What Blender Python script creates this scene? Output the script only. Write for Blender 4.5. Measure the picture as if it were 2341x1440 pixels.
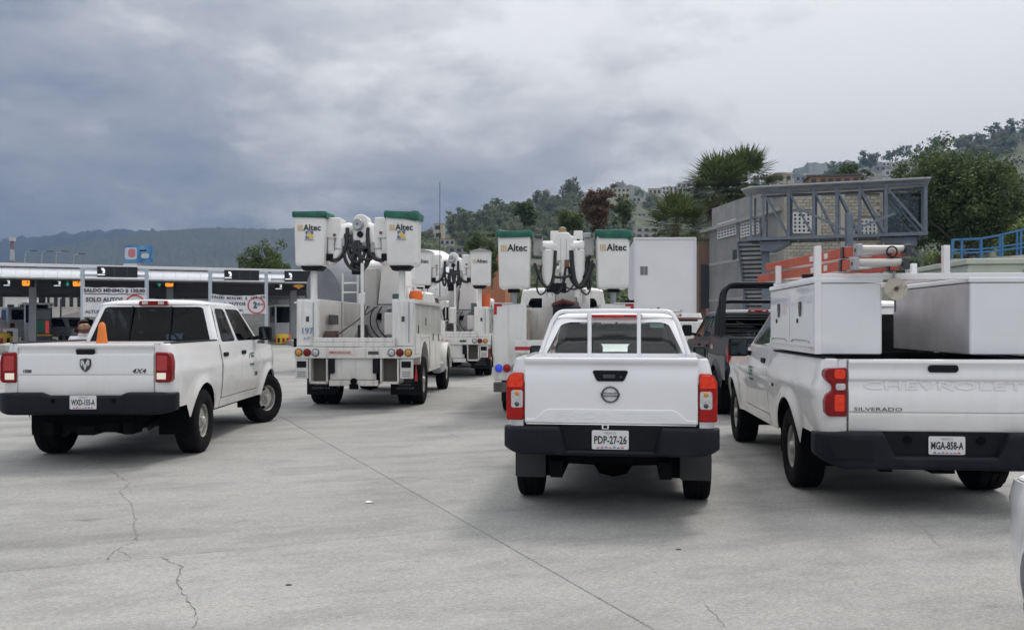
import bpy, bmesh, math, random
import numpy as np
from mathutils import Vector, Matrix
for o in list(bpy.data.objects): bpy.data.objects.remove(o)
scene = bpy.context.scene
C = scene.collection
R = math.radians
random.seed(7)
# ------------------------------------------------------------------ camera, sky, sun, exposure
F, HZ, CH = 2080.0, 740.0, 1.64          # focal length and horizon row in photo pixels, eye height
cam = bpy.data.cameras.new('camera'); camo = bpy.data.objects.new('camera', cam); C.objects.link(camo)
cam.sensor_width = 36; cam.lens = 36*F/2341; cam.shift_y = (HZ-720)/2341
cam.clip_start = 0.05; cam.clip_end = 20000
camo.location = (0, 0, CH); camo.rotation_euler = (R(90), 0, 0)
scene.camera = camo
SUN_EL, SUN_AZ = 58, 38                   # azimuth clockwise from +Y
world = bpy.data.worlds.new('World'); scene.world = world; world.use_nodes = True
def build_world():
    nt = world.node_tree; N = nt.nodes; L = nt.links; N.clear()
    out = N.new('ShaderNodeOutputWorld'); bg = N.new('ShaderNodeBackground'); L.new(bg.outputs[0], out.inputs[0])
    sky = N.new('ShaderNodeTexSky'); sky.sky_type = 'NISHITA'; sky.sun_disc = False
    sky.sun_elevation = R(SUN_EL); sky.sun_rotation = R(SUN_AZ); sky.air_density = 1.2; sky.dust_density = 3
    tc = N.new('ShaderNodeTexCoord'); sep = N.new('ShaderNodeSeparateXYZ'); L.new(tc.outputs['Generated'], sep.inputs[0])
    def M(op, a, b=None, clamp=False):
        n = N.new('ShaderNodeMath'); n.operation = op; n.use_clamp = clamp
        for i, s in enumerate((a, b)):
            if s is None: continue
            if isinstance(s, (int, float)): n.inputs[i].default_value = s
            else: L.new(s, n.inputs[i])
        return n.outputs[0]
    x, y, z = sep.outputs
    zz = M('ADD', M('MAXIMUM', z, 0.0), 0.48)
    cmb = N.new('ShaderNodeCombineXYZ')
    L.new(M('DIVIDE', x, zz), cmb.inputs[0]); L.new(M('DIVIDE', y, zz), cmb.inputs[1]); L.new(M('MULTIPLY', z, 2.2), cmb.inputs[2])
    def noise(sc, det, rough, off, dist=0.0):
        mp = N.new('ShaderNodeMapping'); mp.inputs['Location'].default_value = off; L.new(cmb.outputs[0], mp.inputs[0])
        n = N.new('ShaderNodeTexNoise'); n.inputs['Scale'].default_value = sc; n.inputs['Detail'].default_value = det
        n.inputs['Roughness'].default_value = rough; n.inputs['Distortion'].default_value = dist; L.new(mp.outputs[0], n.inputs['Vector'])
        return n.outputs['Fac']
    n1 = noise(2.2, 8, 0.56, (3.1, 1.7, 0.4), 0.35)
    n2 = noise(6.0, 8, 0.62, (7.3, 2.2, 1.9), 0.3)
    n3 = noise(0.6, 2, 0.5, (1.3, 4.2, 2.9))
    t = M('MULTIPLY', x, 0.80)
    t = M('ADD', t, M('MULTIPLY', z, 1.05))
    t = M('SUBTRACT', t, M('MULTIPLY', y, 0.22))
    t = M('ADD', t, M('MULTIPLY', M('SUBTRACT', n1, 0.5), 1.0))
    t = M('ADD', t, M('MULTIPLY', M('SUBTRACT', n2, 0.5), 0.48))
    t = M('ADD', t, M('MULTIPLY', M('SUBTRACT', n3, 0.5), 0.4))
    n4 = noise(3.2, 9, 0.60, (5.7, 8.8, 3.3), 0.15)
    mr = N.new('ShaderNodeMapRange'); mr.interpolation_type = 'SMOOTHSTEP'; mr.inputs[1].default_value = 0.47; mr.inputs[2].default_value = 0.66; L.new(n4, mr.inputs[0])
    t = M('ADD', t, M('MULTIPLY', mr.outputs[0], 0.24))
    n5 = noise(2.5, 9, 0.60, (2.1, 3.9, 7.7), 0.2)
    mr = N.new('ShaderNodeMapRange'); mr.interpolation_type = 'SMOOTHSTEP'; mr.inputs[1].default_value = 0.48; mr.inputs[2].default_value = 0.68; L.new(n5, mr.inputs[0])
    t = M('SUBTRACT', t, M('MULTIPLY', mr.outputs[0], 0.20))
    t = M('ADD', t, 0.71)
    ramp = N.new('ShaderNodeValToRGB'); L.new(t, ramp.inputs[0])
    e = ramp.color_ramp.elements
    e[0].position = 0.05; e[0].color = (0.165, 0.210, 0.310, 1)
    e[1].position = 1.0; e[1].color = (0.90, 0.905, 0.915, 1)
    for p, c in ((0.25, (0.265, 0.305, 0.390, 1)), (0.47, (0.405, 0.435, 0.495, 1)), (0.66, (0.565, 0.585, 0.625, 1)), (0.82, (0.735, 0.745, 0.770, 1))):
        k = e.new(p); k.color = c
    # overcast dome: the zenith is brighter than the horizon
    zen = M('ADD', 1.0, M('MULTIPLY', M('POWER', M('MAXIMUM', z, 0.0), 1.6), 0.75))
    vm = N.new('ShaderNodeVectorMath'); vm.operation = 'SCALE'; L.new(ramp.outputs[0], vm.inputs[0]); L.new(zen, vm.inputs['Scale'])
    vs = N.new('ShaderNodeVectorMath'); vs.operation = 'SCALE'; L.new(sky.outputs[0], vs.inputs[0]); vs.inputs['Scale'].default_value = 0.1
    mix = N.new('ShaderNodeMix'); mix.data_type = 'RGBA'; mix.inputs[0].default_value = 0.94
    L.new(vs.outputs[0], mix.inputs[6]); L.new(vm.outputs[0], mix.inputs[7]); L.new(mix.outputs[2], bg.inputs[0])
    bg.inputs[1].default_value = 0.94
build_world()
sl = bpy.data.lights.new('sun', 'SUN'); sl.energy = 1.5; sl.angle = R(11); sl.color = (1.0, 0.96, 0.90)
so = bpy.data.objects.new('sun', sl); C.objects.link(so)
so.rotation_euler = (R(90-SUN_EL), 0, R(180-SUN_AZ)); so.location = (30, 40, 60)
vs_ = scene.view_settings; vs_.view_transform = 'Standard'; vs_.look = 'None'; vs_.gamma = 1; vs_.exposure = 0.19; vs_.use_curve_mapping = False
scene.cycles.use_denoising = True
scene.cycles.max_bounces = 8; scene.cycles.transparent_max_bounces = 24; scene.cycles.volume_bounces = 0
scene.cycles.sample_clamp_indirect = 6
def at(px, py, Y):
    """the world point at depth Y that the photo shows at a pixel"""
    return Vector(((px-1170.5)*Y/F, Y, CH-(py-HZ)*Y/F))
def gz(Y):
    return 0.018*min(max(0.0, Y-26), 30)
# ------------------------------------------------------------------ helpers
def sock(n, names):
    for k in names:
        if k in n.inputs: return n.inputs[k]
MATS = {}
def mat(name, col, rough=0.5, metal=0.0, coat=0.0, noise=None, bump=None, emit=None, spec=0.5, rand=0.0, col2=None, nscale=4.0, ndet=4, thr=(0.35, 0.65)):
    """procedural Principled material; col2 is mixed in by a noise of scale nscale between thr; bump=(scale, strength)"""
    if name in MATS: return MATS[name]
    m = bpy.data.materials.new(name); m.use_nodes = True; MATS[name] = m
    nt = m.node_tree; N = nt.nodes; L = nt.links; b = N['Principled BSDF']
    b.inputs['Base Color'].default_value = (*col, 1); b.inputs['Roughness'].default_value = rough; b.inputs['Metallic'].default_value = metal
    b.inputs['Coat Weight'].default_value = coat; b.inputs['Coat Roughness'].default_value = 0.06; b.inputs['Specular IOR Level'].default_value = spec
    tc = N.new('ShaderNodeTexCoord')
    last = None
    if col2 is not None:
        n = N.new('ShaderNodeTexNoise'); n.inputs['Scale'].default_value = nscale; n.inputs['Detail'].default_value = ndet; n.inputs['Roughness'].default_value = 0.6
        L.new(tc.outputs['Object'], n.inputs['Vector'])
        r = N.new('ShaderNodeMapRange'); r.inputs[1].default_value = thr[0]; r.inputs[2].default_value = thr[1]; L.new(n.outputs['Fac'], r.inputs[0])
        mx = N.new('ShaderNodeMix'); mx.data_type = 'RGBA'; mx.inputs[6].default_value = (*col, 1); mx.inputs[7].default_value = (*col2, 1)
        L.new(r.outputs[0], mx.inputs[0]); last = mx.outputs[2]
    if rand:
        oi = N.new('ShaderNodeObjectInfo'); hs = N.new('ShaderNodeHueSaturation')
        mr = N.new('ShaderNodeMapRange'); mr.inputs[3].default_value = 1-rand; mr.inputs[4].default_value = 1+rand; L.new(oi.outputs['Random'], mr.inputs[0])
        L.new(mr.outputs[0], hs.inputs['Value'])
        if last is not None: L.new(last, hs.inputs['Color'])
        else: hs.inputs['Color'].default_value = (*col, 1)
        last = hs.outputs[0]
    if last is not None: L.new(last, b.inputs['Base Color'])
    if bump:
        n = N.new('ShaderNodeTexNoise'); n.inputs['Scale'].default_value = bump[0]; n.inputs['Detail'].default_value = 5; L.new(tc.outputs['Object'], n.inputs['Vector'])
        bp = N.new('ShaderNodeBump'); bp.inputs['Strength'].default_value = bump[1]; bp.inputs['Distance'].default_value = 0.02
        L.new(n.outputs['Fac'], bp.inputs['Height']); L.new(bp.outputs[0], b.inputs['Normal'])
    if emit:
        b.inputs['Emission Color'].default_value = (*emit[0], 1); b.inputs['Emission Strength'].default_value = emit[1]
    return m
def paint_mat(name, col, dust=(0.52, 0.49, 0.44), dz=(0.95, 0.35), amt=0.35, rough=0.32, streak=0.12, coat=0.9):
    """vehicle paint with clear coat, road dust thrown up from below and faint streaks"""
    if name in MATS: return MATS[name]
    m = bpy.data.materials.new(name); m.use_nodes = True; MATS[name] = m
    nt = m.node_tree; N = nt.nodes; L = nt.links; b = N['Principled BSDF']
    b.inputs['Roughness'].default_value = rough; b.inputs['Coat Weight'].default_value = coat; b.inputs['Coat Roughness'].default_value = 0.04
    tc = N.new('ShaderNodeTexCoord'); sp = N.new('ShaderNodeSeparateXYZ'); L.new(tc.outputs['Object'], sp.inputs[0])
    mr = N.new('ShaderNodeMapRange'); mr.inputs[1].default_value = dz[0]; mr.inputs[2].default_value = dz[1]; mr.inputs[3].default_value = 0.0; mr.inputs[4].default_value = amt; L.new(sp.outputs[2], mr.inputs[0])
    n = N.new('ShaderNodeTexNoise'); n.inputs['Scale'].default_value = 3.0; n.inputs['Detail'].default_value = 6; L.new(tc.outputs['Object'], n.inputs['Vector'])
    mu = N.new('ShaderNodeMath'); mu.operation = 'MULTIPLY'; L.new(mr.outputs[0], mu.inputs[0])
    m2 = N.new('ShaderNodeMapRange'); m2.inputs[1].default_value = 0.3; m2.inputs[2].default_value = 0.7; m2.inputs[3].default_value = 0.45; m2.inputs[4].default_value = 1.3; L.new(n.outputs['Fac'], m2.inputs[0]); L.new(m2.outputs[0], mu.inputs[1])
    mp = N.new('ShaderNodeMapping'); mp.inputs['Scale'].default_value = (9, 9, 0.9); L.new(tc.outputs['Object'], mp.inputs[0])
    n2 = N.new('ShaderNodeTexNoise'); n2.inputs['Scale'].default_value = 1.6; n2.inputs['Detail'].default_value = 5; L.new(mp.outputs[0], n2.inputs['Vector'])
    m3 = N.new('ShaderNodeMapRange'); m3.inputs[1].default_value = 0.5; m3.inputs[2].default_value = 0.8; m3.inputs[3].default_value = 0; m3.inputs[4].default_value = streak; L.new(n2.outputs['Fac'], m3.inputs[0])
    ad = N.new('ShaderNodeMath'); ad.operation = 'ADD'; ad.use_clamp = True; L.new(mu.outputs[0], ad.inputs[0]); L.new(m3.outputs[0], ad.inputs[1])
    mx = N.new('ShaderNodeMix'); mx.data_type = 'RGBA'; mx.inputs[6].default_value = (*col, 1); mx.inputs[7].default_value = (*dust, 1)
    L.new(ad.outputs[0], mx.inputs[0]); L.new(mx.outputs[2], b.inputs['Base Color'])
    rr = N.new('ShaderNodeMath'); rr.operation = 'MULTIPLY_ADD'; L.new(ad.outputs[0], rr.inputs[0]); rr.inputs[1].default_value = 0.5; rr.inputs[2].default_value = rough; L.new(rr.outputs[0], b.inputs['Roughness'])
    return m
def glass_mat(name, tint, refl=1.0):
    if name in MATS: return MATS[name]
    m = bpy.data.materials.new(name); m.use_nodes = True; MATS[name] = m
    nt = m.node_tree; N = nt.nodes; L = nt.links; N.clear()
    out = N.new('ShaderNodeOutputMaterial'); mx = N.new('ShaderNodeMixShader'); tr = N.new('ShaderNodeBsdfTransparent'); gl = N.new('ShaderNodeBsdfGlossy')
    tr.inputs[0].default_value = (*tint, 1); gl.inputs['Roughness'].default_value = 0.03; gl.inputs[0].default_value = (refl, refl, refl, 1)
    fr = N.new('ShaderNodeFresnel'); fr.inputs[0].default_value = 1.5
    L.new(fr.outputs[0], mx.inputs[0]); L.new(tr.outputs[0], mx.inputs[1]); L.new(gl.outputs[0], mx.inputs[2]); L.new(mx.outputs[0], out.inputs[0])
    return m
WHITE = paint_mat('white_paint', (0.80, 0.80, 0.80), dust=(0.46, 0.42, 0.36), dz=(1.15, 0.40), amt=0.62, streak=0.10)
WHITE2 = paint_mat('clean_white_paint', (0.83, 0.83, 0.845), amt=0.08, streak=0.03)
OLDWHITE = paint_mat('worn_white_paint', (0.78, 0.775, 0.755), dust=(0.30, 0.25, 0.20), dz=(1.7, 0.2), amt=0.42, rough=0.42, streak=0.45)
FIBER = mat('white_fibreglass', (0.80, 0.79, 0.775), 0.35, coat=0.2, col2=(0.72, 0.70, 0.67), nscale=2.2, thr=(0.45, 0.75))
NAVY = paint_mat('dark_blue_paint', (0.014, 0.020, 0.038), dust=(0.05, 0.05, 0.055), amt=0.12, streak=0.03, rough=0.5, coat=0.4)
NAVY.node_tree.nodes['Principled BSDF'].inputs['Specular IOR Level'].default_value = 0.35
BLACKP = mat('black_plastic', (0.010, 0.011, 0.014), 0.6, spec=0.15, bump=(300, 0.15))
BUMPER = mat('charcoal_bumper_plastic', (0.011, 0.0125, 0.018), 0.5, spec=0.16, bump=(250, 0.12), col2=(0.024, 0.025, 0.030), nscale=3, thr=(0.5, 0.8))
RUBBER = mat('tyre_rubber', (0.009, 0.009, 0.010), 0.9, spec=0.1, bump=(60, 0.2), col2=(0.026, 0.024, 0.022), nscale=5, thr=(0.5, 0.85))
DARK = mat('underbody_dark', (0.005, 0.005, 0.006), 0.9, spec=0.1)
STEELG = mat('grey_steel_wheel', (0.46, 0.45, 0.43), 0.42, metal=0.3, col2=(0.33, 0.31, 0.28), nscale=9, thr=(0.45, 0.75))
CHROME = mat('chrome', (0.75, 0.76, 0.78), 0.12, metal=1.0)
DARKCH = mat('dark_chrome', (0.10, 0.10, 0.11), 0.25, metal=0.8)
ALU = mat('bare_aluminium', (0.66, 0.66, 0.68), 0.42, metal=0.6, col2=(0.52, 0.52, 0.53), nscale=2.5)
GALV = mat('galvanised_steel', (0.42, 0.43, 0.45), 0.5, metal=0.4, col2=(0.33, 0.34, 0.36), nscale=6)
LREDDIM = mat('red_lens', (0.27, 0.007, 0.010), 0.22, spec=0.3, col2=(0.18, 0.004, 0.006), nscale=14)
LRED = mat('lit_red_lens', (0.38, 0.008, 0.008), 0.22, spec=0.3, emit=((1.0, 0.03, 0.02), 0.02), col2=(0.28, 0.006, 0.006), nscale=14)
LREDHOT = mat('lit_brake_lamp', (0.58, 0.040, 0.015), 0.25, spec=0.3, emit=((1.0, 0.08, 0.02), 0.16), col2=(0.42, 0.012, 0.01), nscale=30)
LAMBER = mat('amber_lens', (0.65, 0.26, 0.03), 0.2, coat=0.7)
LCLEAR = mat('clear_lens', (0.62, 0.62, 0.62), 0.18, coat=0.8, col2=(0.42, 0.42, 0.43), nscale=60)
LREV = mat('lit_reversing_lamp', (0.8, 0.75, 0.65), 0.2, emit=((1.0, 0.84, 0.62), 0.22))
LBLUE = mat('blue_lens', (0.02, 0.05, 0.55), 0.2, coat=0.8, emit=((0.02, 0.07, 1.0), 0.25))
LGREY = mat('grey_lens', (0.28, 0.25, 0.23), 0.25, coat=0.6)
GREENTARP = mat('green_vinyl_cover', (0.006, 0.085, 0.058), 0.42, bump=(14, 0.5), col2=(0.014, 0.15, 0.10), nscale=6)
HOSE = mat('black_hose', (0.014, 0.014, 0.016), 0.4)
REDP = mat('red_tape', (0.42, 0.02, 0.03), 0.4)
INK = mat('black_ink', (0.015, 0.016, 0.02), 0.5)
DKGREEN = mat('dark_green_ink', (0.02, 0.11, 0.08), 0.5)
ORANGEP = mat('orange_plastic', (0.80, 0.17, 0.03), 0.5, bump=(30, 0.1))
YELLOWP = mat('yellow_plastic', (0.75, 0.50, 0.04), 0.5)
SEATM = mat('dark_seat_fabric', (0.035, 0.036, 0.04), 0.85, bump=(120, 0.2))
GL_DARK = glass_mat('privacy_glass', (0.030, 0.036, 0.055), 0.45)
GL_MID = glass_mat('tinted_glass', (0.84, 0.92, 0.89))
GL_CLEAR = glass_mat('clear_glass', (0.92, 0.97, 0.95))
SIGNW = mat('white_sign_vinyl', (0.74, 0.74, 0.76), 0.5, col2=(0.66, 0.66, 0.68), nscale=2)
BLUEGREY = mat('blue_grey_steel_paint', (0.150, 0.178, 0.220), 0.45, col2=(0.115, 0.138, 0.172), nscale=3, thr=(0.4, 0.7))

EMBW = mat('embossed_white', (0.80, 0.80, 0.81), 0.35, coat=0.6)
class MB:
    """collects shapes; .obj() links them as one mesh object"""
    def __init__(s): s.v = []; s.f = []; s.mi = []; s.cur = 0
    def add(s, vs, fs):
        o = len(s.v); s.v.extend([tuple(p) for p in vs])
        for f in fs: s.f.append([i+o for i in f]); s.mi.append(s.cur)
        return s
    def box(s, x0, x1, y0, y1, z0, z1):
        return s.add([(x, y, z) for z in (z0, z1) for y in (y0, y1) for x in (x0, x1)],
                     [(0, 2, 3, 1), (4, 5, 7, 6), (0, 1, 5, 4), (2, 6, 7, 3), (0, 4, 6, 2), (1, 3, 7, 5)])
    def beam(s, p0, p1, w, h=None, up=(0, 0, 1)):
        """rectangular bar from p0 to p1"""
        p0, p1 = Vector(p0), Vector(p1); h = w if h is None else h
        d = (p1-p0).normalized(); u = Vector(up)
        if abs(d.dot(u)) > 0.98: u = Vector((0, 1, 0))
        a = d.cross(u).normalized(); b = a.cross(d)
        vs = [p+a*(sx*w/2)+b*(sy*h/2) for p in (p0, p1) for sy in (-1, 1) for sx in (-1, 1)]
        return s.add(vs, [(0, 1, 3, 2), (4, 6, 7, 5), (0, 4, 5, 1), (2, 3, 7, 6), (0, 2, 6, 4), (1, 5, 7, 3)])
    def ring(s, rings, closed=True, cap=True):
        n = len(rings[0]); o = len(s.v)
        for r in rings: s.v.extend([tuple(p) for p in r])
        for k in range(len(rings)-1):
            for i in range(n if closed else n-1):
                j = (i+1) % n
                s.f.append([o+k*n+i, o+k*n+j, o+(k+1)*n+j, o+(k+1)*n+i]); s.mi.append(s.cur)
        if cap and closed:
            s.f.append([o+i for i in range(n)][::-1]); s.mi.append(s.cur)
            s.f.append([o+(len(rings)-1)*n+i for i in range(n)]); s.mi.append(s.cur)
        return s
    def tube(s, pts, r, n=8, cap=True, rs=None):
        pts = [Vector(p) for p in pts]; rings = []; a = None
        for i, p in enumerate(pts):
            d = (pts[min(i+1, len(pts)-1)]-pts[max(i-1, 0)]).normalized()
            if a is None:
                u = Vector((0, 0, 1)) if abs(d.z) < 0.9 else Vector((0, 1, 0)); a = d.cross(u).normalized()
            else:
                a = (a-d*a.dot(d)).normalized()
            b = d.cross(a); rr = rs[i] if rs else r
            rings.append([p+a*(rr*math.cos(2*math.pi*k/n))+b*(rr*math.sin(2*math.pi*k/n)) for k in range(n)])
        return s.ring(rings, True, cap)
    def cyl(s, p0, p1, r, r2=None, n=16): return s.tube([p0, p1], r, n, rs=[r, r if r2 is None else r2])
    def lathe(s, prof, o, ax, n=24, close=False):
        """prof: (radius, distance along axis)"""
        o, ax = Vector(o), Vector(ax).normalized(); u = Vector((0, 0, 1)) if abs(ax.z) < 0.9 else Vector((1, 0, 0))
        a = ax.cross(u).normalized(); b = ax.cross(a)
        rings = [[o+ax*h+a*(r*math.cos(2*math.pi*k/n))+b*(r*math.sin(2*math.pi*k/n)) for k in range(n)] for r, h in prof]
        return s.ring(rings, True, close)
    def prism(s, poly, axis, d0, d1):
        """poly in the two other axes, extruded along axis from d0 to d1"""
        def P(p, d):
            return {'x': (d, p[0], p[1]), 'y': (p[0], d, p[1]), 'z': (p[0], p[1], d)}[axis]
        n = len(poly); vs = [P(p, d0) for p in poly]+[P(p, d1) for p in poly]
        return s.add(vs, [list(range(n))[::-1], [n+i for i in range(n)]]+[(i, (i+1) % n, n+(i+1) % n, n+i) for i in range(n)])
    def grid(s, fn, nu, nv):
        o = len(s.v)
        for j in range(nv+1):
            for i in range(nu+1): s.v.append(tuple(fn(i/nu, j/nv)))
        for j in range(nv):
            for i in range(nu):
                a = o+j*(nu+1)+i; s.f.append([a, a+1, a+nu+2, a+nu+1]); s.mi.append(s.cur)
        return s
    def hole(s, P, hole, rings=2, lip=None, outer=True):
        """patch P(s,t) over the unit square with a hole; lip: vector by which the hole's edge is turned in"""
        cx = sum(h[0] for h in hole)/len(hole); cy = sum(h[1] for h in hole)/len(hole); out = []
        for h in hole:
            dx, dy = h[0]-cx, h[1]-cy
            k = min([((1 if dx > 0 else 0)-cx)/dx] if abs(dx) > 1e-9 else [9e9]) if abs(dx) > 1e-9 else 9e9
            k2 = ((1 if dy > 0 else 0)-cy)/dy if abs(dy) > 1e-9 else 9e9
            k = min(k, k2); out.append([cx+dx*k, cy+dy*k])
        for c in ((0, 0), (1, 0), (1, 1), (0, 1)):
            i = min(range(len(out)), key=lambda q: (out[q][0]-c[0])**2+(out[q][1]-c[1])**2); out[i] = list(c)
        rr = [[P(o[0]+(h[0]-o[0])*k/rings, o[1]+(h[1]-o[1])*k/rings) for o, h in zip(out, hole)] for k in range(rings+1)]
        if lip is not None: rr.append([Vector(p)+Vector(lip) for p in rr[-1]])
        return s.ring(rr, True, False)
    def clean(s): return s
    def mesh(s, name, smooth=40):
        me = bpy.data.meshes.new(name); me.from_pydata(s.v, [], s.f)
        if any(s.mi): me.polygons.foreach_set('material_index', s.mi)
        bm = bmesh.new(); bm.from_mesh(me); bmesh.ops.recalc_face_normals(bm, faces=bm.faces); bm.to_mesh(me); bm.free()
        if smooth:
            me.shade_smooth(); me.set_sharp_from_angle(angle=R(smooth))
        me.update(); return me
    def obj(s, name, m=None, parent=None, smooth=40, bevel=0, seg=2, loc=None, rot=None):
        me = s.mesh(name, smooth)
        for k in (m if isinstance(m, (list, tuple)) else [m]):
            if k: me.materials.append(k)
        return link(me, name, parent, bevel, seg, loc, rot)
def link(me, name, parent=None, bevel=0, seg=2, loc=None, rot=None):
    o = bpy.data.objects.new(name, me); C.objects.link(o); o.parent = parent
    if loc is not None: o.location = loc
    if rot is not None: o.rotation_euler = rot
    if bevel:
        b = o.modifiers.new('bevel', 'BEVEL'); b.width = bevel; b.segments = seg; b.limit_method = 'ANGLE'; b.angle_limit = R(35); b.harden_normals = True
    return o
def tag(o, label=None, cat=None, group=None, kind=None):
    if label: o['label'] = label
    if cat: o['category'] = cat
    if group: o['group'] = group
    if kind: o['kind'] = kind
    return o
def thing(name, label, cat, loc=(0, 0, 0), rz=0, group=None):
    o = bpy.data.objects.new(name, None); C.objects.link(o); o.location = loc; o.rotation_euler = (0, 0, rz); o.empty_display_size = 0.3
    return tag(o, label, cat, group)
def rrect(x0, x1, y0, y1, r, n=5):
    """rounded rectangle, counter-clockwise; r: one radius or four (bl, br, tr, tl)"""
    rs = r if isinstance(r, (list, tuple)) else (r,)*4; pts = []
    for (cx, cy, a0), q in zip(((x0, y0, 180), (x1, y0, 270), (x1, y1, 0), (x0, y1, 90)), rs):
        ccx = cx+(q if cx == x0 else -q); ccy = cy+(q if cy == y0 else -q)
        for k in range(n+1):
            a = R(a0+90*k/n); pts.append((ccx+q*math.cos(a), ccy+q*math.sin(a)))
    return pts
ROT = {'back': Matrix(((1, 0, 0), (0, 0, -1), (0, 1, 0))), 'right': Matrix(((0, 0, 1), (1, 0, 0), (0, 1, 0))), 'left': Matrix(((0, 0, -1), (-1, 0, 0), (0, 1, 0)))}
_tx = {}
def text(name, s, m, parent, loc, size, face='back', ext=0.002, bold=0.0, sx=1.0, align='CENTER', tilt=0.0, shear=0.0, fit=None):
    key = (s, size, ext, bold, sx, align, shear, fit)
    if key not in _tx:
        cu = bpy.data.curves.new('t', 'FONT'); cu.body = s; cu.size = size; cu.extrude = ext; cu.offset = bold; cu.align_x = align; cu.align_y = 'CENTER'; cu.resolution_u = 2; cu.shear = shear
        t = bpy.data.objects.new('t', cu); C.objects.link(t); dg = bpy.context.evaluated_depsgraph_get()
        me = bpy.data.meshes.new_from_object(t.evaluated_get(dg)); bpy.data.objects.remove(t); bpy.data.curves.remove(cu)
        if fit: sx = fit/max(1e-6, max(v.co.x for v in me.vertices)-min(v.co.x for v in me.vertices))
        if sx != 1: me.transform(Matrix.Diagonal((sx, 1, 1, 1)))
        _tx[key] = me
    me = _tx[key].copy(); me.name = name; me.materials.clear(); me.materials.append(m)
    o = link(me, name, parent)
    o.matrix_local = Matrix.Translation(loc) @ (ROT[face] @ Matrix.Rotation(tilt, 3, 'Z')).to_4x4()
    return o
def copy_tree(o, parent=None):
    c = o.copy(); C.objects.link(c); c.parent = parent
    for ch in list(o.children): copy_tree(ch, c)
    return c
def np_mesh(name, verts, quads, mats, smooth=False, k=4):
    verts = np.asarray(verts, dtype=np.float32); quads = np.asarray(quads, dtype=np.int32)
    me = bpy.data.meshes.new(name); me.vertices.add(len(verts)); me.vertices.foreach_set('co', verts.ravel())
    me.loops.add(quads.size); me.loops.foreach_set('vertex_index', quads.ravel())
    me.polygons.add(len(quads)); me.polygons.foreach_set('loop_start', np.arange(0, quads.size, k, dtype=np.int32))
    for m in mats: me.materials.append(m)
    me.update(calc_edges=True); me.validate()
    if smooth: me.shade_smooth()
    return me
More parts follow.
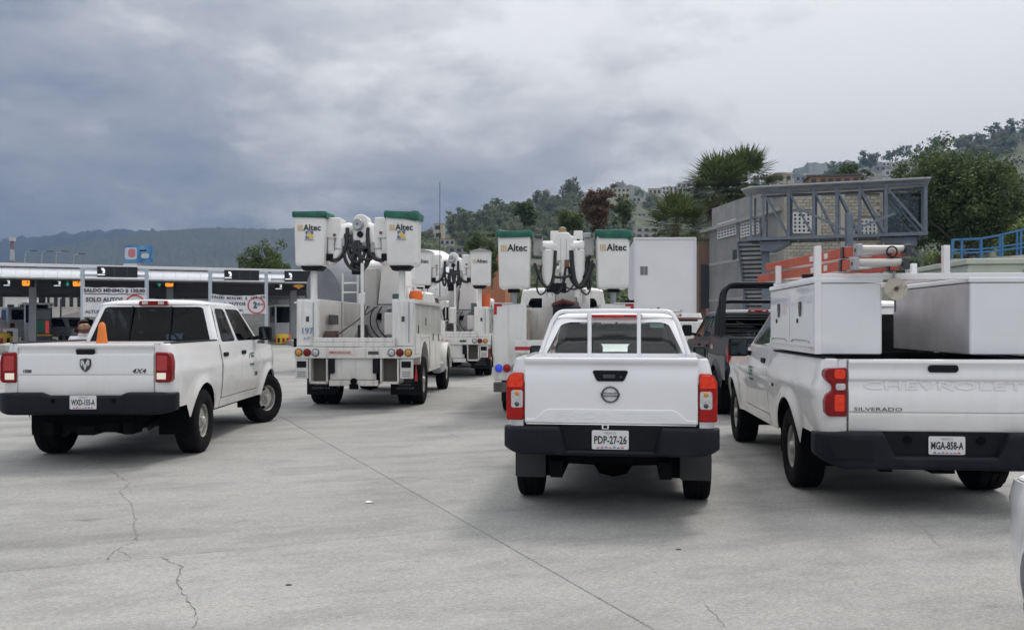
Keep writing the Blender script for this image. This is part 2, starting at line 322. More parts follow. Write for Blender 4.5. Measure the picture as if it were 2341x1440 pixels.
# ------------------------------------------------------------------ ground
def concrete_mat():
    m = bpy.data.materials.new('broomed_concrete'); m.use_nodes = True; MATS['concrete'] = m
    nt = m.node_tree; N = nt.nodes; L = nt.links; b = N['Principled BSDF']; b.inputs['Roughness'].default_value = 0.85; b.inputs['Specular IOR Level'].default_value = 0.25
    g = N.new('ShaderNodeNewGeometry'); rot = N.new('ShaderNodeMapping'); rot.inputs['Rotation'].default_value = (0, 0, R(-20)); L.new(g.outputs['Position'], rot.inputs[0])
    def noise(sc, det, vec, scale=(1, 1, 1), rough=0.6):
        mp = N.new('ShaderNodeMapping'); mp.inputs['Scale'].default_value = scale; L.new(vec, mp.inputs[0])
        n = N.new('ShaderNodeTexNoise'); n.inputs['Scale'].default_value = sc; n.inputs['Detail'].default_value = det; n.inputs['Roughness'].default_value = rough; L.new(mp.outputs[0], n.inputs['Vector']); return n.outputs['Fac']
    def ramp(f, pts):
        r = N.new('ShaderNodeValToRGB'); L.new(f, r.inputs[0]); e = r.color_ramp.elements
        e[0].position, e[0].color = pts[0][0], (*pts[0][1], 1); e[1].position, e[1].color = pts[-1][0], (*pts[-1][1], 1)
        for p, c in pts[1:-1]: e.new(p).color = (*c, 1)
        return r.outputs[0]
    def mul(a, b, f=1.0):
        n = N.new('ShaderNodeMix'); n.data_type = 'RGBA'; n.blend_type = 'MULTIPLY'; n.inputs[0].default_value = f; L.new(a, n.inputs[6]); L.new(b, n.inputs[7]); return n.outputs[2]
    P = rot.outputs[0]
    base = ramp(noise(0.28, 5, P), ((0.25, (0.285, 0.281, 0.272)), (0.5, (0.328, 0.324, 0.314)), (0.78, (0.368, 0.363, 0.352))))
    c = mul(base, ramp(noise(1.3, 9, P, (0.6, 1.3, 1)), ((0.26, (0.74, 0.74, 0.735)), (0.5, (1, 1, 1)), (0.8, (1.12, 1.12, 1.10)))))
    c = mul(c, ramp(noise(8, 8, P, (0.7, 1.4, 1), 0.72), ((0.25, (0.84, 0.84, 0.835)), (0.5, (1, 1, 1)), (0.75, (1.12, 1.12, 1.11)))))
    c = mul(c, ramp(noise(45, 6, P, (0.6, 1.6, 1), 0.8), ((0.25, (0.48, 0.48, 0.47)), (0.5, (1, 1, 1)), (0.75, (1.5, 1.5, 1.48)))))
    c = mul(c, ramp(noise(120, 4, P, (0.7, 1.3, 1), 0.8), ((0.28, (0.66, 0.66, 0.66)), (0.5, (1, 1, 1)), (0.72, (1.34, 1.34, 1.33)))))
    # oil and tyre stains with a shape of their own
    c = mul(c, ramp(noise(2.1, 4, P, (0.45, 1.0, 1)), ((0.24, (0.50, 0.50, 0.50)), (0.315, (1, 1, 1)), (1, (1, 1, 1)))))
    c = mul(c, ramp(noise(5.5, 3, P, (0.5, 1.2, 1)), ((0.19, (0.42, 0.42, 0.42)), (0.25, (1, 1, 1)), (1, (1, 1, 1)))))
    c = mul(c, ramp(noise(1.0, 3, P, (0.16, 1.1, 1), 0.5), ((0.30, (0.80, 0.80, 0.80)), (0.42, (1, 1, 1)), (1, (1, 1, 1)))))
    c = mul(c, ramp(noise(14, 2, P, (0.5, 1.0, 1)), ((0.20, (0.35, 0.35, 0.34)), (0.235, (1, 1, 1)), (1, (1, 1, 1)))))
    oi = N.new('ShaderNodeObjectInfo'); mr = N.new('ShaderNodeMapRange'); mr.inputs[3].default_value = 0.95; mr.inputs[4].default_value = 1.03; L.new(oi.outputs['Random'], mr.inputs[0])
    hs = N.new('ShaderNodeHueSaturation'); L.new(mr.outputs[0], hs.inputs['Value']); L.new(c, hs.inputs['Color']); L.new(hs.outputs[0], b.inputs['Base Color'])
    bp = N.new('ShaderNodeBump'); bp.inputs['Strength'].default_value = 0.55; bp.inputs['Distance'].default_value = 0.006
    ad = N.new('ShaderNodeMath'); ad.operation = 'ADD'; L.new(noise(30, 4, P, (0.3, 2.6, 1), 0.7), ad.inputs[0]); L.new(noise(120, 3, P), ad.inputs[1]); L.new(ad.outputs[0], bp.inputs['Height']); L.new(bp.outputs[0], b.inputs['Normal'])
    return m
CONC = concrete_mat()
JOINT = mat('joint_dirt', (0.10, 0.095, 0.085), 0.95, col2=(0.17, 0.16, 0.15), nscale=3)
EARTH = mat('far_ground', (0.16, 0.17, 0.12), 0.95, col2=(0.10, 0.12, 0.07), nscale=0.02)
b = MB()
ys = [-60, -10, 26, 30, 40, 50, 56, 120]
xs = [-160, -60, -20, 0, 20, 60, 160]
for j in range(len(ys)-1):
    for i in range(len(xs)-1):
        b.add([(xs[i], ys[j], gz(ys[j])-0.008), (xs[i+1], ys[j], gz(ys[j])-0.008), (xs[i+1], ys[j+1], gz(ys[j+1])-0.008), (xs[i], ys[j+1], gz(ys[j+1])-0.008)], [(0, 1, 2, 3)])
ground = tag(b.obj('ground', CONC, smooth=0), 'pale grey concrete apron in front of the toll plaza', kind='structure')
b = MB()
for (x0, x1, y0, y1) in ((-9000, 9000, 120, 9000), (-9000, -160, -9000, 120), (160, 9000, -9000, 120), (-160, 160, -9000, -60)):
    b.add([(x0, y0, 0.5), (x1, y0, 0.5), (x1, y1, 0.5), (x0, y1, 0.5)], [(0, 1, 2, 3)])
tag(b.obj('terrain', EARTH, smooth=0), kind='structure')
# concrete slabs, laid at 23 degrees to the view; joints are real gaps over the darker bed
TH = R(23.4); dv = Vector((-math.sin(TH), math.cos(TH), 0)); rv = Vector((math.cos(TH), math.sin(TH), 0)); O0 = Vector((0.77, 4.87, 0))
SW, SL, GAP = 5.6, 6.6, 0.003
sb = MB()
def slab_pt(u, v, z): return O0+rv*u+dv*v+Vector((0, 0, z))
hw_, hl_ = SW/2-GAP, SL/2-GAP
k = 0.006
rr_ = [[(-hw_, -hl_, -0.007), (hw_, -hl_, -0.007), (hw_, hl_, -0.007), (-hw_, hl_, -0.007)],
       [(-hw_, -hl_, -k*0.7), (hw_, -hl_, -k*0.7), (hw_, hl_, -k*0.7), (-hw_, hl_, -k*0.7)],
       [(-hw_+k, -hl_+k, 0), (hw_-k, -hl_+k, 0), (hw_-k, hl_-k, 0), (-hw_+k, hl_-k, 0)]]
sb.ring(rr_); slab_me = sb.mesh('concrete_slab', 0); slab_me.materials.append(CONC)
v_t = (Vector((-0.318, 7.34, 0))-O0).dot(dv)
for i in range(-6, 7):
    off = v_t if i < 0 else v_t+2.9*((i*1.37+0.8) % 1.9)
    for j in range(-4, 8):
        c = O0+rv*((i+0.5)*SW)+dv*(off+(j+0.5)*SL)
        if c.y > 22.0 or c.y < -3 or abs(c.x) > 7+0.62*max(c.y, 0): continue
        o = link(slab_me, 'concrete_slab', ground); o.location = c; o.rotation_euler = (0, 0, TH)
CRACK = mat('crack_dark', (0.10, 0.095, 0.09), 0.95, col2=(0.24, 0.235, 0.225), nscale=25)
def gp(px, py): return Vector(((px-1170.5)*F*CH/(py-HZ)/F, F*CH/(py-HZ), 0))
rc = random.Random(3)
for poly, w in (([(235, 1065), (268, 1085), (297, 1105), (272, 1125), (300, 1150), (308, 1185), (305, 1210), (315, 1225), (308, 1238), (270, 1255), (252, 1265), (248, 1280)], 0.008),
                ([(270, 1255), (285, 1262), (303, 1276)], 0.008), ([(368, 1272), (395, 1285), (416, 1296), (404, 1330), (420, 1360), (440, 1385), (453, 1410), (438, 1437)], 0.009),
                ([(1610, 1380), (1632, 1402), (1665, 1442)], 0.005), ([(975, 975), (1010, 985), (1060, 1003)], 0.008), ([(2060, 1180), (2120, 1215), (2150, 1250)], 0.006)):
    pts = [gp(*p) for p in poly]; fine = []
    for a, c in zip(pts, pts[1:]):
        n = max(2, int((c-a).length/0.035))
        for q in range(n): fine.append(a.lerp(c, q/n)+Vector((rc.gauss(0, 0.008), rc.gauss(0, 0.012), 0)))
    fine.append(pts[-1]); b = MB(); L_, R_ = [], []
    for q, p in enumerate(fine):
        d = (fine[min(q+1, len(fine)-1)]-fine[max(q-1, 0)]).normalized(); nrm = Vector((-d.y, d.x, 0))
        ww = 0.72*w*rc.uniform(0.1, 1.5)*(0.3 if q in (0, len(fine)-1) else 1)*(3.0 if rc.random() < 0.05 else 1)
        L_.append(p+nrm*ww/2+Vector((0, 0, 0.0025))); R_.append(p-nrm*ww/2+Vector((0, 0, 0.0025)))
    b.ring([L_, R_], closed=False); b.obj('pavement_crack', CRACK, ground, smooth=0)
# ------------------------------------------------------------------ foliage tools
def leaf_mat(name, c1, c2, c3, sc=0.5, trans=0.3):
    m = bpy.data.materials.new(name); m.use_nodes = True; MATS[name] = m
    nt = m.node_tree; N = nt.nodes; L = nt.links; b = N['Principled BSDF']; b.inputs['Roughness'].default_value = 0.6; b.inputs['Specular IOR Level'].default_value = 0.25
    g = N.new('ShaderNodeNewGeometry'); n = N.new('ShaderNodeTexNoise'); n.inputs['Scale'].default_value = sc; n.inputs['Detail'].default_value = 5; n.inputs['Roughness'].default_value = 0.7; L.new(g.outputs['Position'], n.inputs['Vector'])
    ad = N.new('ShaderNodeMath'); ad.operation = 'MULTIPLY_ADD'; L.new(g.outputs['Random Per Island'], ad.inputs[0]); ad.inputs[1].default_value = 0.22; L.new(n.outputs['Fac'], ad.inputs[2])
    r = N.new('ShaderNodeValToRGB'); L.new(ad.outputs[0], r.inputs[0]); e = r.color_ramp.elements
    e[0].position = 0.42; e[0].color = (*c1, 1); e[1].position = 0.80; e[1].color = (*c3, 1); e.new(0.6).color = (*c2, 1)
    L.new(r.outputs[0], b.inputs['Base Color'])
    t = N.new('ShaderNodeBsdfTranslucent'); L.new(r.outputs[0], t.inputs[0]); mx = N.new('ShaderNodeMixShader'); mx.inputs[0].default_value = trans
    out = N['Material Output']; L.new(b.outputs[0], mx.inputs[1]); L.new(t.outputs[0], mx.inputs[2]); L.new(mx.outputs[0], out.inputs[0])
    return m
LEAF_DK = leaf_mat('dark_green_leaves', (0.042, 0.068, 0.026), (0.080, 0.118, 0.040), (0.135, 0.180, 0.060), 0.7)
LEAF_MD = leaf_mat('mid_green_leaves', (0.045, 0.070, 0.020), (0.080, 0.115, 0.030), (0.125, 0.165, 0.045), 0.6)
LEAF_HILL = leaf_mat('hillside_leaves', (0.080, 0.100, 0.052), (0.140, 0.168, 0.088), (0.235, 0.250, 0.140), 0.05, 0.45)
LEAF_BROWN = leaf_mat('rust_brown_needles', (0.060, 0.033, 0.018), (0.105, 0.058, 0.030), (0.155, 0.092, 0.050), 0.8)
LEAF_LITE = leaf_mat('light_green_leaves', (0.08, 0.11, 0.03), (0.13, 0.17, 0.05), (0.20, 0.24, 0.08), 0.8)
PALM_LEAF = leaf_mat('palm_leaves', (0.055, 0.075, 0.024), (0.095, 0.120, 0.040), (0.150, 0.180, 0.065), 1.5)
DEAD_LEAF = leaf_mat('dead_palm_leaves', (0.085, 0.060, 0.035), (0.13, 0.095, 0.055), (0.19, 0.145, 0.09), 1.5)
BARK = mat('bark', (0.10, 0.075, 0.055), 0.9, bump=(12, 0.6), col2=(0.16, 0.13, 0.10), nscale=5)
def leaf_cloud(rng, cen, rad, per, size, flat=0.75):
    cen = np.asarray(cen); n = len(cen)*per
    c = np.repeat(cen, per, 0); r = np.repeat(np.asarray(rad), per)
    d = rng.normal(size=(n, 3)); d /= np.linalg.norm(d, axis=1)[:, None]
    p = c+d*(r*rng.random(n)**0.45)[:, None]*np.array([1, 1, flat])
    nv = d+rng.normal(size=(n, 3))*0.8+np.array([0, 0, 0.35]); nv /= np.linalg.norm(nv, axis=1)[:, None]
    a = np.cross(nv, rng.normal(size=(n, 3))); a /= np.linalg.norm(a, axis=1)[:, None]; bb = np.cross(nv, a)
    s = size*(0.55+0.9*rng.random(n))[:, None]
    v = np.stack([p-a*s*0.9, p-bb*s*0.5+nv*s*0.12, p+a*s*0.9, p+bb*s*0.5+nv*s*0.12], 1).reshape(-1, 3)
    q = np.arange(n*4).reshape(-1, 4)
    return v, q
def crown_clumps(rng, n, rx, rz, cz, lobes=7, jag=0.25):
    """clump centres spread over uneven lobes inside an ellipsoid"""
    lc = rng.normal(size=(lobes, 3)); lc /= np.linalg.norm(lc, axis=1)[:, None]; lc[:, 2] = lc[:, 2]*0.9+0.1
    lr = 0.38+0.26*rng.random(lobes); out = []
    while len(out) < n:
        k = rng.integers(lobes); d = rng.normal(size=3); d /= np.linalg.norm(d)
        p = lc[k]*(0.62)+d*lr[k]*rng.random()**0.33
        if rng.random() < 0.2: p = d*0.55*rng.random()
        p = p*(1+jag*(rng.random()-0.5))
        out.append((p[0]*rx, p[1]*rx, cz+p[2]*rz))
    return np.array(out)
def trunk_mb(h, r, rng, limbs=5, spread=1.0, top=0.75):
    b = MB(); b.tube([(0, 0, -0.2), (0.03, 0, h*0.3), (-0.04, 0.05, h*0.6), (0.02, 0, h*top)], r, 8, rs=[r*1.3, r, r*0.75, r*0.4])
    for k in range(limbs):
        a = 2*math.pi*(k+rng.random()*0.6)/limbs; z0 = h*(0.3+0.35*rng.random()); L_ = spread*(0.7+0.5*rng.random())
        b.tube([(0, 0, z0), (math.cos(a)*L_*0.5, math.sin(a)*L_*0.5, z0+L_*0.45), (math.cos(a)*L_, math.sin(a)*L_, z0+L_*0.8)], r*0.4, 6, rs=[r*0.5, r*0.35, r*0.12])
    return b
def tree(name, label, cat, px, pybase, Y, rx, rz, ht, leaf, nclump=160, per=60, size=0.14, seed=1, crad=0.55, lobes=8, group=None, z=None, bark=BARK, flat=0.75):
    """a tree whose crown centre is ht above its base"""
    p = at(px, pybase, Y)
    if z is not None: p.z = z
    t = thing(name, label, cat, p, 0, group); rng = np.random.default_rng(seed)
    v, q = leaf_cloud(rng, crown_clumps(rng, nclump, rx, rz, ht, lobes), crad*(0.7+0.6*rng.random(nclump)), per, size, flat)
    o = link(np_mesh('crown', v, q, [leaf]), 'crown', t); o['kind'] = 'stuff'
    trunk_mb(ht+rz*0.3, max(0.08, rx*0.07), rng, 6, rx*0.6).obj('trunk', bark, t)
    return t
# ------------------------------------------------------------------ hills
def prof(pts):
    X = [p[0] for p in pts]; Yv = [p[1] for p in pts]
    return lambda x: float(np.interp(x, X, Yv))
ridge = prof([(820, 738), (870, 690), (920, 610), (960, 565), (1000, 532), (1060, 518), (1120, 508), (1197, 495), (1260, 466), (1300, 445), (1345, 452), (1420, 452), (1500, 447), (1570, 440), (1700, 432), (1800, 420), (1900, 402), (1980, 385), (2060, 362), (2150, 340), (2240, 330), (2340, 312), (2600, 290), (3000, 330)])
rdist = prof([(820, 330), (1000, 400), (1200, 520), (1340, 620), (1500, 700), (1700, 760), (1900, 780), (2100, 820), (2400, 760), (3000, 600)])
HD0 = 85
rn = np.random.default_rng(11); _ph = rn.random((6, 3))*6.28
def hn(a, b):
    return sum(math.sin(a*f1+p[0])*math.sin(b*f2+p[1]) for (f1, f2), p in zip(((0.011, 5), (0.023, 9), (0.047, 13), (0.006, 3)), _ph))/4
def hill_pt(px, k):
    D = HD0+(rdist(px)-HD0)*k; e0 = (0.2-CH)/HD0; e1 = (HZ-ridge(px))/F
    s = k**1.15 if k < 1 else 1
    e = e0+(e1-e0)*s*(1+0.10*hn(px, k)*(1-k)*(k > 0))
    if k > 1: e = e1*(1-(k-1)*0.35)
    return Vector(((px-1170.5)/F*D, D, CH+e*D))
def hill_at(px, py):
    lo, hi = 0.0, 1.0
    for _ in range(30):
        m_ = (lo+hi)/2; p = hill_pt(px, m_); y = HZ-(p.z-CH)/p.y*F
        if y > py: lo = m_
        else: hi = m_
    return hill_pt(px, lo)
HILLG = mat('hillside_ground', (0.070, 0.085, 0.042), 0.95, col2=(0.125, 0.125, 0.075), nscale=0.06, ndet=6)
b = MB(); b.grid(lambda s, t: hill_pt(820+2180*s, t*1.35), 120, 26)
tag(b.obj('hill', HILLG), kind='structure')
# tree cover of the hillside: one mass, with gaps where houses stand
rng = np.random.default_rng(5)
tmpl = []
for i in range(4):
    v, q = leaf_cloud(rng, crown_clumps(rng, 17, 1.0, 0.95, 1.15, 5, 0.4), 0.36*(0.7+0.6*rng.random(17)), 13, 0.17)
    tmpl.append((v, q))
hill_v, hill_q, off = [], [], 0
HOUSE_PX = [(1415, 447, 50, 24), (1350, 448, 44, 12), (1496, 442, 30, 18), (1530, 442, 36, 18), (1563, 440, 30, 24), (1500, 494, 24, 16), (1472, 495, 34, 10), (1478, 545, 54, 28), (1500, 560, 60, 18), (1440, 515, 28, 14), (1003, 545, 24, 36), (1022, 560, 36, 16), (1050, 590, 54, 28), (1855, 405, 30, 14), (2325, 378, 40, 18),
            (1455, 462, 22, 11), (1540, 462, 26, 12), (1566, 470, 26, 14), (1522, 476, 22, 10), (1386, 455, 20, 10), (1575, 492, 24, 14), (1548, 452, 20, 10), (1800, 425, 30, 16), (1830, 415, 26, 14),
            (1990, 405, 26, 12), (2012, 392, 22, 12), (2035, 402, 24, 14), (2048, 384, 22, 12), (2000, 420, 30, 12), (2030, 416, 22, 10), (1965, 415, 24, 12), (2060, 395, 26, 14), (1978, 398, 18, 9), (2025, 380, 18, 9)]
def hill_cover(n, x0, x1, smin, smax, dens):
    global off
    for _ in range(n):
        px = rng.uniform(x0, x1); k = rng.random()**0.7
        if rng.random() > dens(px, k): continue
        p = hill_pt(px, k*1.02); s = rng.uniform(smin, smax)*(0.8+0.5*k)
        tpx = 1170.5+p.x/p.y*F; tpy = HZ-(p.z+0.8*s-CH)/p.y*F; rp_ = s/p.y*F
        if any(abs(tpx-hx) < hw2/2+rp_*0.75 and hy-hh-rp_*0.5 < tpy < hy+rp_*1.0 for hx, hy, hw2, hh in HOUSE_PX): continue
        v, q = tmpl[rng.integers(4)]; a = rng.random()*6.28; ca, sa = math.cos(a), math.sin(a)
        w = np.stack([v[:, 0]*ca-v[:, 1]*sa, v[:, 0]*sa+v[:, 1]*ca, v[:, 2]*rng.uniform(0.8, 1.35)], 1)*s+np.array([p.x, p.y, p.z-0.35*s])
        hill_v.append(w); hill_q.append(q+off); off += len(w)
def dens(px, k):
    if px > 1460 and 0.15 < k < 0.93: return 0.8
    if px > 1330 and 0.72 < k < 0.96: return 0.7
    if px < 1120 and k < 0.3: return 0.5
    return 1.0
hill_cover(2100, 930, 1640, 1.9, 4.3, dens)
hill_cover(900, 1600, 2500, 2.4, 5.0, dens)
hill_cover(260, 1850, 2500, 4.0, 7.0, lambda px, k: 1.0 if k > 0.82 else 0.0)
me = np_mesh('hillside_trees', np.concatenate(hill_v), np.concatenate(hill_q), [LEAF_HILL])
tag(link(me, 'hillside_trees'), 'trees covering the hillside behind the trucks', kind='stuff')
# far mountains
MTN = leaf_mat('mountain_forest', (0.016, 0.025, 0.017), (0.026, 0.037, 0.023), (0.042, 0.052, 0.030), 0.008, 0.0)
def mountain(name, pts, D0, D1, x0, x1, nu, nv, rough, seed):
    pr = prof(pts); r2 = np.random.default_rng(seed); ph = r2.random((9, 2))*6.28
    def fn(s, t):
        px = x0+(x1-x0)*s; k = min(t*1.25, 1.25); D = D0+(D1-D0)*k; e0 = (HZ-738)/F; e1 = (HZ-pr(px))/F
        e = e0+(e1-e0)*(min(k, 1)**1.2)
        if k > 1: e = e1*(1-(k-1)*0.5)
        n = sum(math.sin(px*f+p[0]+k*g)*math.sin(k*g+p[1]) for f, g, p in zip((0.013, 0.03, 0.05), (7, 15, 23), ph))/3
        e += e1*0.10*n*(1-min(k, 1))*min(k*3, 1)
        return ((px-1170.5)/F*D+r2.normal()*rough*0.4, D+r2.normal()*rough*0.4, CH+e*D+r2.normal()*rough)
    b = MB(); b.grid(fn, nu, nv); tag(b.obj(name, MTN, smooth=80), kind='structure')
mountain('mountain', [(-400, 640), (0, 602), (60, 585), (120, 566), (200, 551), (270, 545), (330, 534), (420, 524), (500, 520), (560, 522), (640, 524), (700, 520), (800, 540), (900, 570), (1000, 600), (1100, 640)], 900, 1900, -400, 1100, 360, 70, 1.0, 3)
mountain('mountain', [(-600, 540), (0, 546), (60, 541), (150, 532), (230, 525), (300, 521), (420, 528), (520, 545), (700, 580), (1000, 640)], 2400, 3000, -600, 1000, 160, 24, 5, 4)
mountain('mountain', [(1280, 500), (1360, 450), (1392, 424), (1420, 414), (1445, 420), (1480, 440), (1560, 470), (1700, 520)], 700, 1100, 1280, 1700, 70, 26, 1.8, 5)
mountain('mountain', [(1700, 470), (1780, 420), (1815, 388), (1850, 370), (1880, 370), (1905, 376), (1940, 366), (1975, 372), (2040, 380), (2120, 380), (2300, 420), (2500, 480)], 900, 1500, 1700, 2500, 110, 26, 2.2, 6)
mountain('mountain', [(2050, 420), (2150, 350), (2230, 322), (2280, 306), (2340, 296), (2500, 270), (2700, 290), (2900, 400)], 600, 900, 2050, 2900, 120, 26, 2.0, 7)
# ------------------------------------------------------------------ wheels
_wheel = {}
def wheel_meshes(r, tw, rim, style):
    key = (r, tw, rim, style)
    if key in _wheel: return _wheel[key]
    b = MB(); h = tw/2; n = 72
    prof_ = [(rim-0.012, -h*0.82), (rim+0.012, -h*0.95), (rim+(r-rim)*0.45, -h*1.03), (r-0.035, -h*0.97), (r-0.010, -h*0.86), (r, -h*0.62), (r, -h*0.30), (r-0.010, -h*0.26), (r-0.010, -h*0.20), (r, -h*0.16), (r, h*0.16),
             (r-0.010, h*0.20), (r-0.010, h*0.26), (r, h*0.30), (r, h*0.62), (r-0.010, h*0.86), (r-0.035, h*0.97), (rim+(r-rim)*0.45, h*1.03), (rim+0.012, h*0.95), (rim-0.012, h*0.82)]
    rings = []
    for i, (q, x) in enumerate(prof_):
        ring = []
        for k in range(n):
            dr = 0
            if 4 <= i <= 15 and (k+(i//2)) % 3 == 0: dr = -0.009
            a = 2*math.pi*k/n; ring.append((x, (q+dr)*math.cos(a), (q+dr)*math.sin(a)))
        rings.append(ring)
    b.ring(rings, True, False); ty = b.mesh('tyre', 30); ty.materials.append(RUBBER)
    b = MB(); x0 = h*0.60
    b.lathe([(rim-0.004, -h*0.82), (rim-0.004, -h*0.3), (rim-0.02, h*0.2), (rim-0.02, h*0.70), (rim+0.010, h*0.86), (rim+0.016, h*0.80), (rim+0.006, h*0.70)], (0, 0, 0), (1, 0, 0), 48)
    nh = {'oval': 5, 'slot': 12, 'round': 8}[style]; r0, r1 = rim*0.42, rim*0.93
    for k in range(nh):
        a0 = 2*math.pi*k/nh; da = 2*math.pi/nh
        def P(s, t, a0=a0, da=da):
            q = r0+(r1-r0)*t; a = a0+da*s; xx = x0-0.018+0.035*math.sin(math.pi*min(1, t*1.1))*0.9-0.03*t
            return Vector((xx, q*math.cos(a), q*math.sin(a)))
        hl = {'oval': rrect(0.26, 0.74, 0.36, 0.86, 0.20, 4), 'slot': rrect(0.17, 0.83, 0.40, 0.95, 0.25, 4), 'round': rrect(0.28, 0.72, 0.5, 0.86, 0.17, 4)}[style]
        b.hole(P, hl, 2, lip=(-0.02, 0, 0))
    b.lathe([(r0, x0-0.018), (r0*0.97, x0+0.004), (r0*0.62, x0+0.008), (r0*0.60, x0+0.035), (r0*0.5, x0+0.05), (0.001, x0+0.055)], (0, 0, 0), (1, 0, 0), 28)
    for k in range(6):
        a = 2*math.pi*(k+0.5)/6; b.cyl((x0, r0*0.8*math.cos(a), r0*0.8*math.sin(a)), (x0+0.025, r0*0.8*math.cos(a), r0*0.8*math.sin(a)), 0.010, n=6)
    ri = b.mesh('rim', 35); ri.materials.append(STEELG)
    b = MB(); b.lathe([(rim-0.022, 0), (0.02, 0)], (h*0.05, 0, 0), (1, 0, 0), 24); br = b.mesh('brake_drum', 0); br.materials.append(DARK)
    _wheel[key] = (ty, ri, br); return _wheel[key]
def wheel(root, x, y, r, tw, rim, style, steer=0.0, z=None):
    e = bpy.data.objects.new('wheel', None); C.objects.link(e); e.parent = root; e.location = (x, y, r if z is None else z); e.empty_display_size = 0.2
    e.rotation_euler = (0, 0, steer+(math.pi if x < 0 else 0))
    for me, nm in zip(wheel_meshes(r, tw, rim, style), ('tyre', 'rim', 'brake_drum')): link(me, nm, e)
    return e
# ------------------------------------------------------------------ pickup trucks
def pickup(name, label, cat, loc, yaw, P, paint, group=None):
    root = thing(name, label, cat, loc, yaw, group)
    g = lambda k: P[k]
    wb, ro, fo, hw, zr, zs, r, ra = (P[k] for k in ('wb', 'ro', 'fo', 'hw', 'zr', 'zs', 'r', 'ra'))
    cab_r, wsb, rf, rr, zb, zroof, hr, tg = (P[k] for k in ('cab_r', 'wsb', 'rf', 'rr', 'zb', 'zroof', 'hr', 'tg'))
    rc = P.get('rc', 0.10); zm = P.get('zm', 0.95); fr = wb+fo; zhood = P.get('zhood', zb-0.02)
    def sx(y, z):
        x = hw
        x -= 0.055*max(0, (z-zm)/(zr-zm))**2.2 + 0.05*max(0, (zm-z)/(zm-zs))**2
        x += P.get('crease', 0.012)*math.exp(-((z-zm-0.12)/0.05)**2)
        for yc in (0, wb):
            d = math.hypot(y-yc, z-r); x += P.get('flare', 0.025)*math.exp(-((d-ra)/0.085)**2)
        d = y+ro
        if d < rc: x -= rc*(1-math.sqrt(max(0, 1-(1-max(d, 0)/rc)**2)))
        d = fr-y
        if d < 0.9: x -= 0.26*(1-max(d, 0)/0.9)**2.2
        return x
    def zlo(y, base=zs):
        z = base
        if y < -ra-0.02: z = P.get('ztail', 0.66)
        for yc in (0, wb):
            d = abs(y-yc)
            if d < ra: z = max(z, r+math.sqrt(ra*ra-d*d))
        return z
    def ylist(a, c):
        ys = set(np.linspace(a, c, max(3, int((c-a)/0.11)+2)).tolist())
        for yc in (0, wb):
            for k in range(15):
                y = yc+ra*math.cos(math.pi*k/14)
                if a < y < c: ys.add(y)
        if a < -ro+rc < c:
            for k in range(6): ys.add(-ro+rc*(1-math.cos(k*math.pi/12)))
        return sorted(y for y in ys if a-1e-6 <= y <= c+1e-6)
    def skin(b, sd, ya, yb, lo, hi, nz=10, inset=0.0, lip=0.02):
        yl = ylist(ya, yb); cols = []
        for y in yl:
            l_, h_ = lo(y), hi(y)
            cols.append([Vector((sd*(sx(y, l_+(h_-l_)*k/nz)-inset), y, l_+(h_-l_)*k/nz)) for k in range(nz+1)])
        if lip:
            cols = [[p+Vector((-sd*lip, 0, 0)) for p in cols[0]]]+cols+[[p+Vector((-sd*lip, 0, 0)) for p in cols[-1]]]
            cols = [[c[0]+Vector((-sd*lip*1.5, 0, 0))]+c+[c[-1]+Vector((-sd*lip, 0, 0))] for c in cols]
        b.ring(cols, closed=False, cap=False)
    bed_f = cab_r-0.02
    zf = P.get('zfloor', 0.80)
    # bed
    b = MB()
    for sd in (-1, 1):
        skin(b, sd, -ro, bed_f, zlo, lambda y: zr, 12, lip=0)
        yl = ylist(-ro, bed_f)
        b.ring([[Vector((sd*sx(y, zr), y, zr)) for y in yl], [Vector((sd*(sx(y, zr)-0.012), y, zr+0.012)) for y in yl], [Vector((sd*(hw-0.15), y, zr+0.012)) for y in yl], [Vector((sd*(hw-0.16), y, zf)) for y in yl]], closed=False)
        zz = np.linspace(P.get('ztail', 0.66), zr+0.012, 14)
        b.ring([[Vector((sd*sx(-ro, min(z, zr)), -ro, z)) for z in zz], [Vector((sd*tg, -ro, z)) for z in zz], [Vector((sd*tg, -ro+0.07, z)) for z in zz]], closed=False)
    b.add([(-hw+.16, -ro, zf), (hw-.16, -ro, zf), (hw-.16, bed_f, zf), (-hw+.16, bed_f, zf)], [(0, 1, 2, 3)])
    b.add([(-hw+.1, bed_f-.03, zf), (hw-.1, bed_f-.03, zf), (hw-.1, bed_f-.03, zr), (-hw+.1, bed_f-.03, zr)], [(0, 1, 2, 3)])
    b.obj('bed', paint, root, smooth=35)
    if P.get('dark_bed'):  # black panels added so the gap below the tool boxes reads dark
        b = MB(); wi = hw-0.165
        b.box(-wi, wi, -ro+0.02, bed_f-0.05, zf+0.004, zf+0.02); b.box(-wi, -wi+0.012, -ro+0.02, bed_f-0.05, zf+0.02, zr); b.box(wi-0.012, wi, -ro+0.02, bed_f-0.05, zf+0.02, zr); b.box(-wi, wi, bed_f-0.05, bed_f-0.035, zf, zr); b.obj('dark_bed_panels', BLACKP, root)
    if P.get('railcap', True):
        for sd in (-1, 1):
            c = MB(); c.box(min(sd*(hw-0.055-0.10), sd*(hw-0.055)), max(sd*(hw-0.055-0.10), sd*(hw-0.055)), -ro+0.12, bed_f-0.02, zr+0.008, zr+0.026); c.obj('bed_rail_cap', BLACKP, root, bevel=0.008)
    # cab sides: doors with real gaps, rocker panel, front wing
    zd = zs+0.13; G = 0.005
    segs = P['doors']                       # list of (y0, y1)
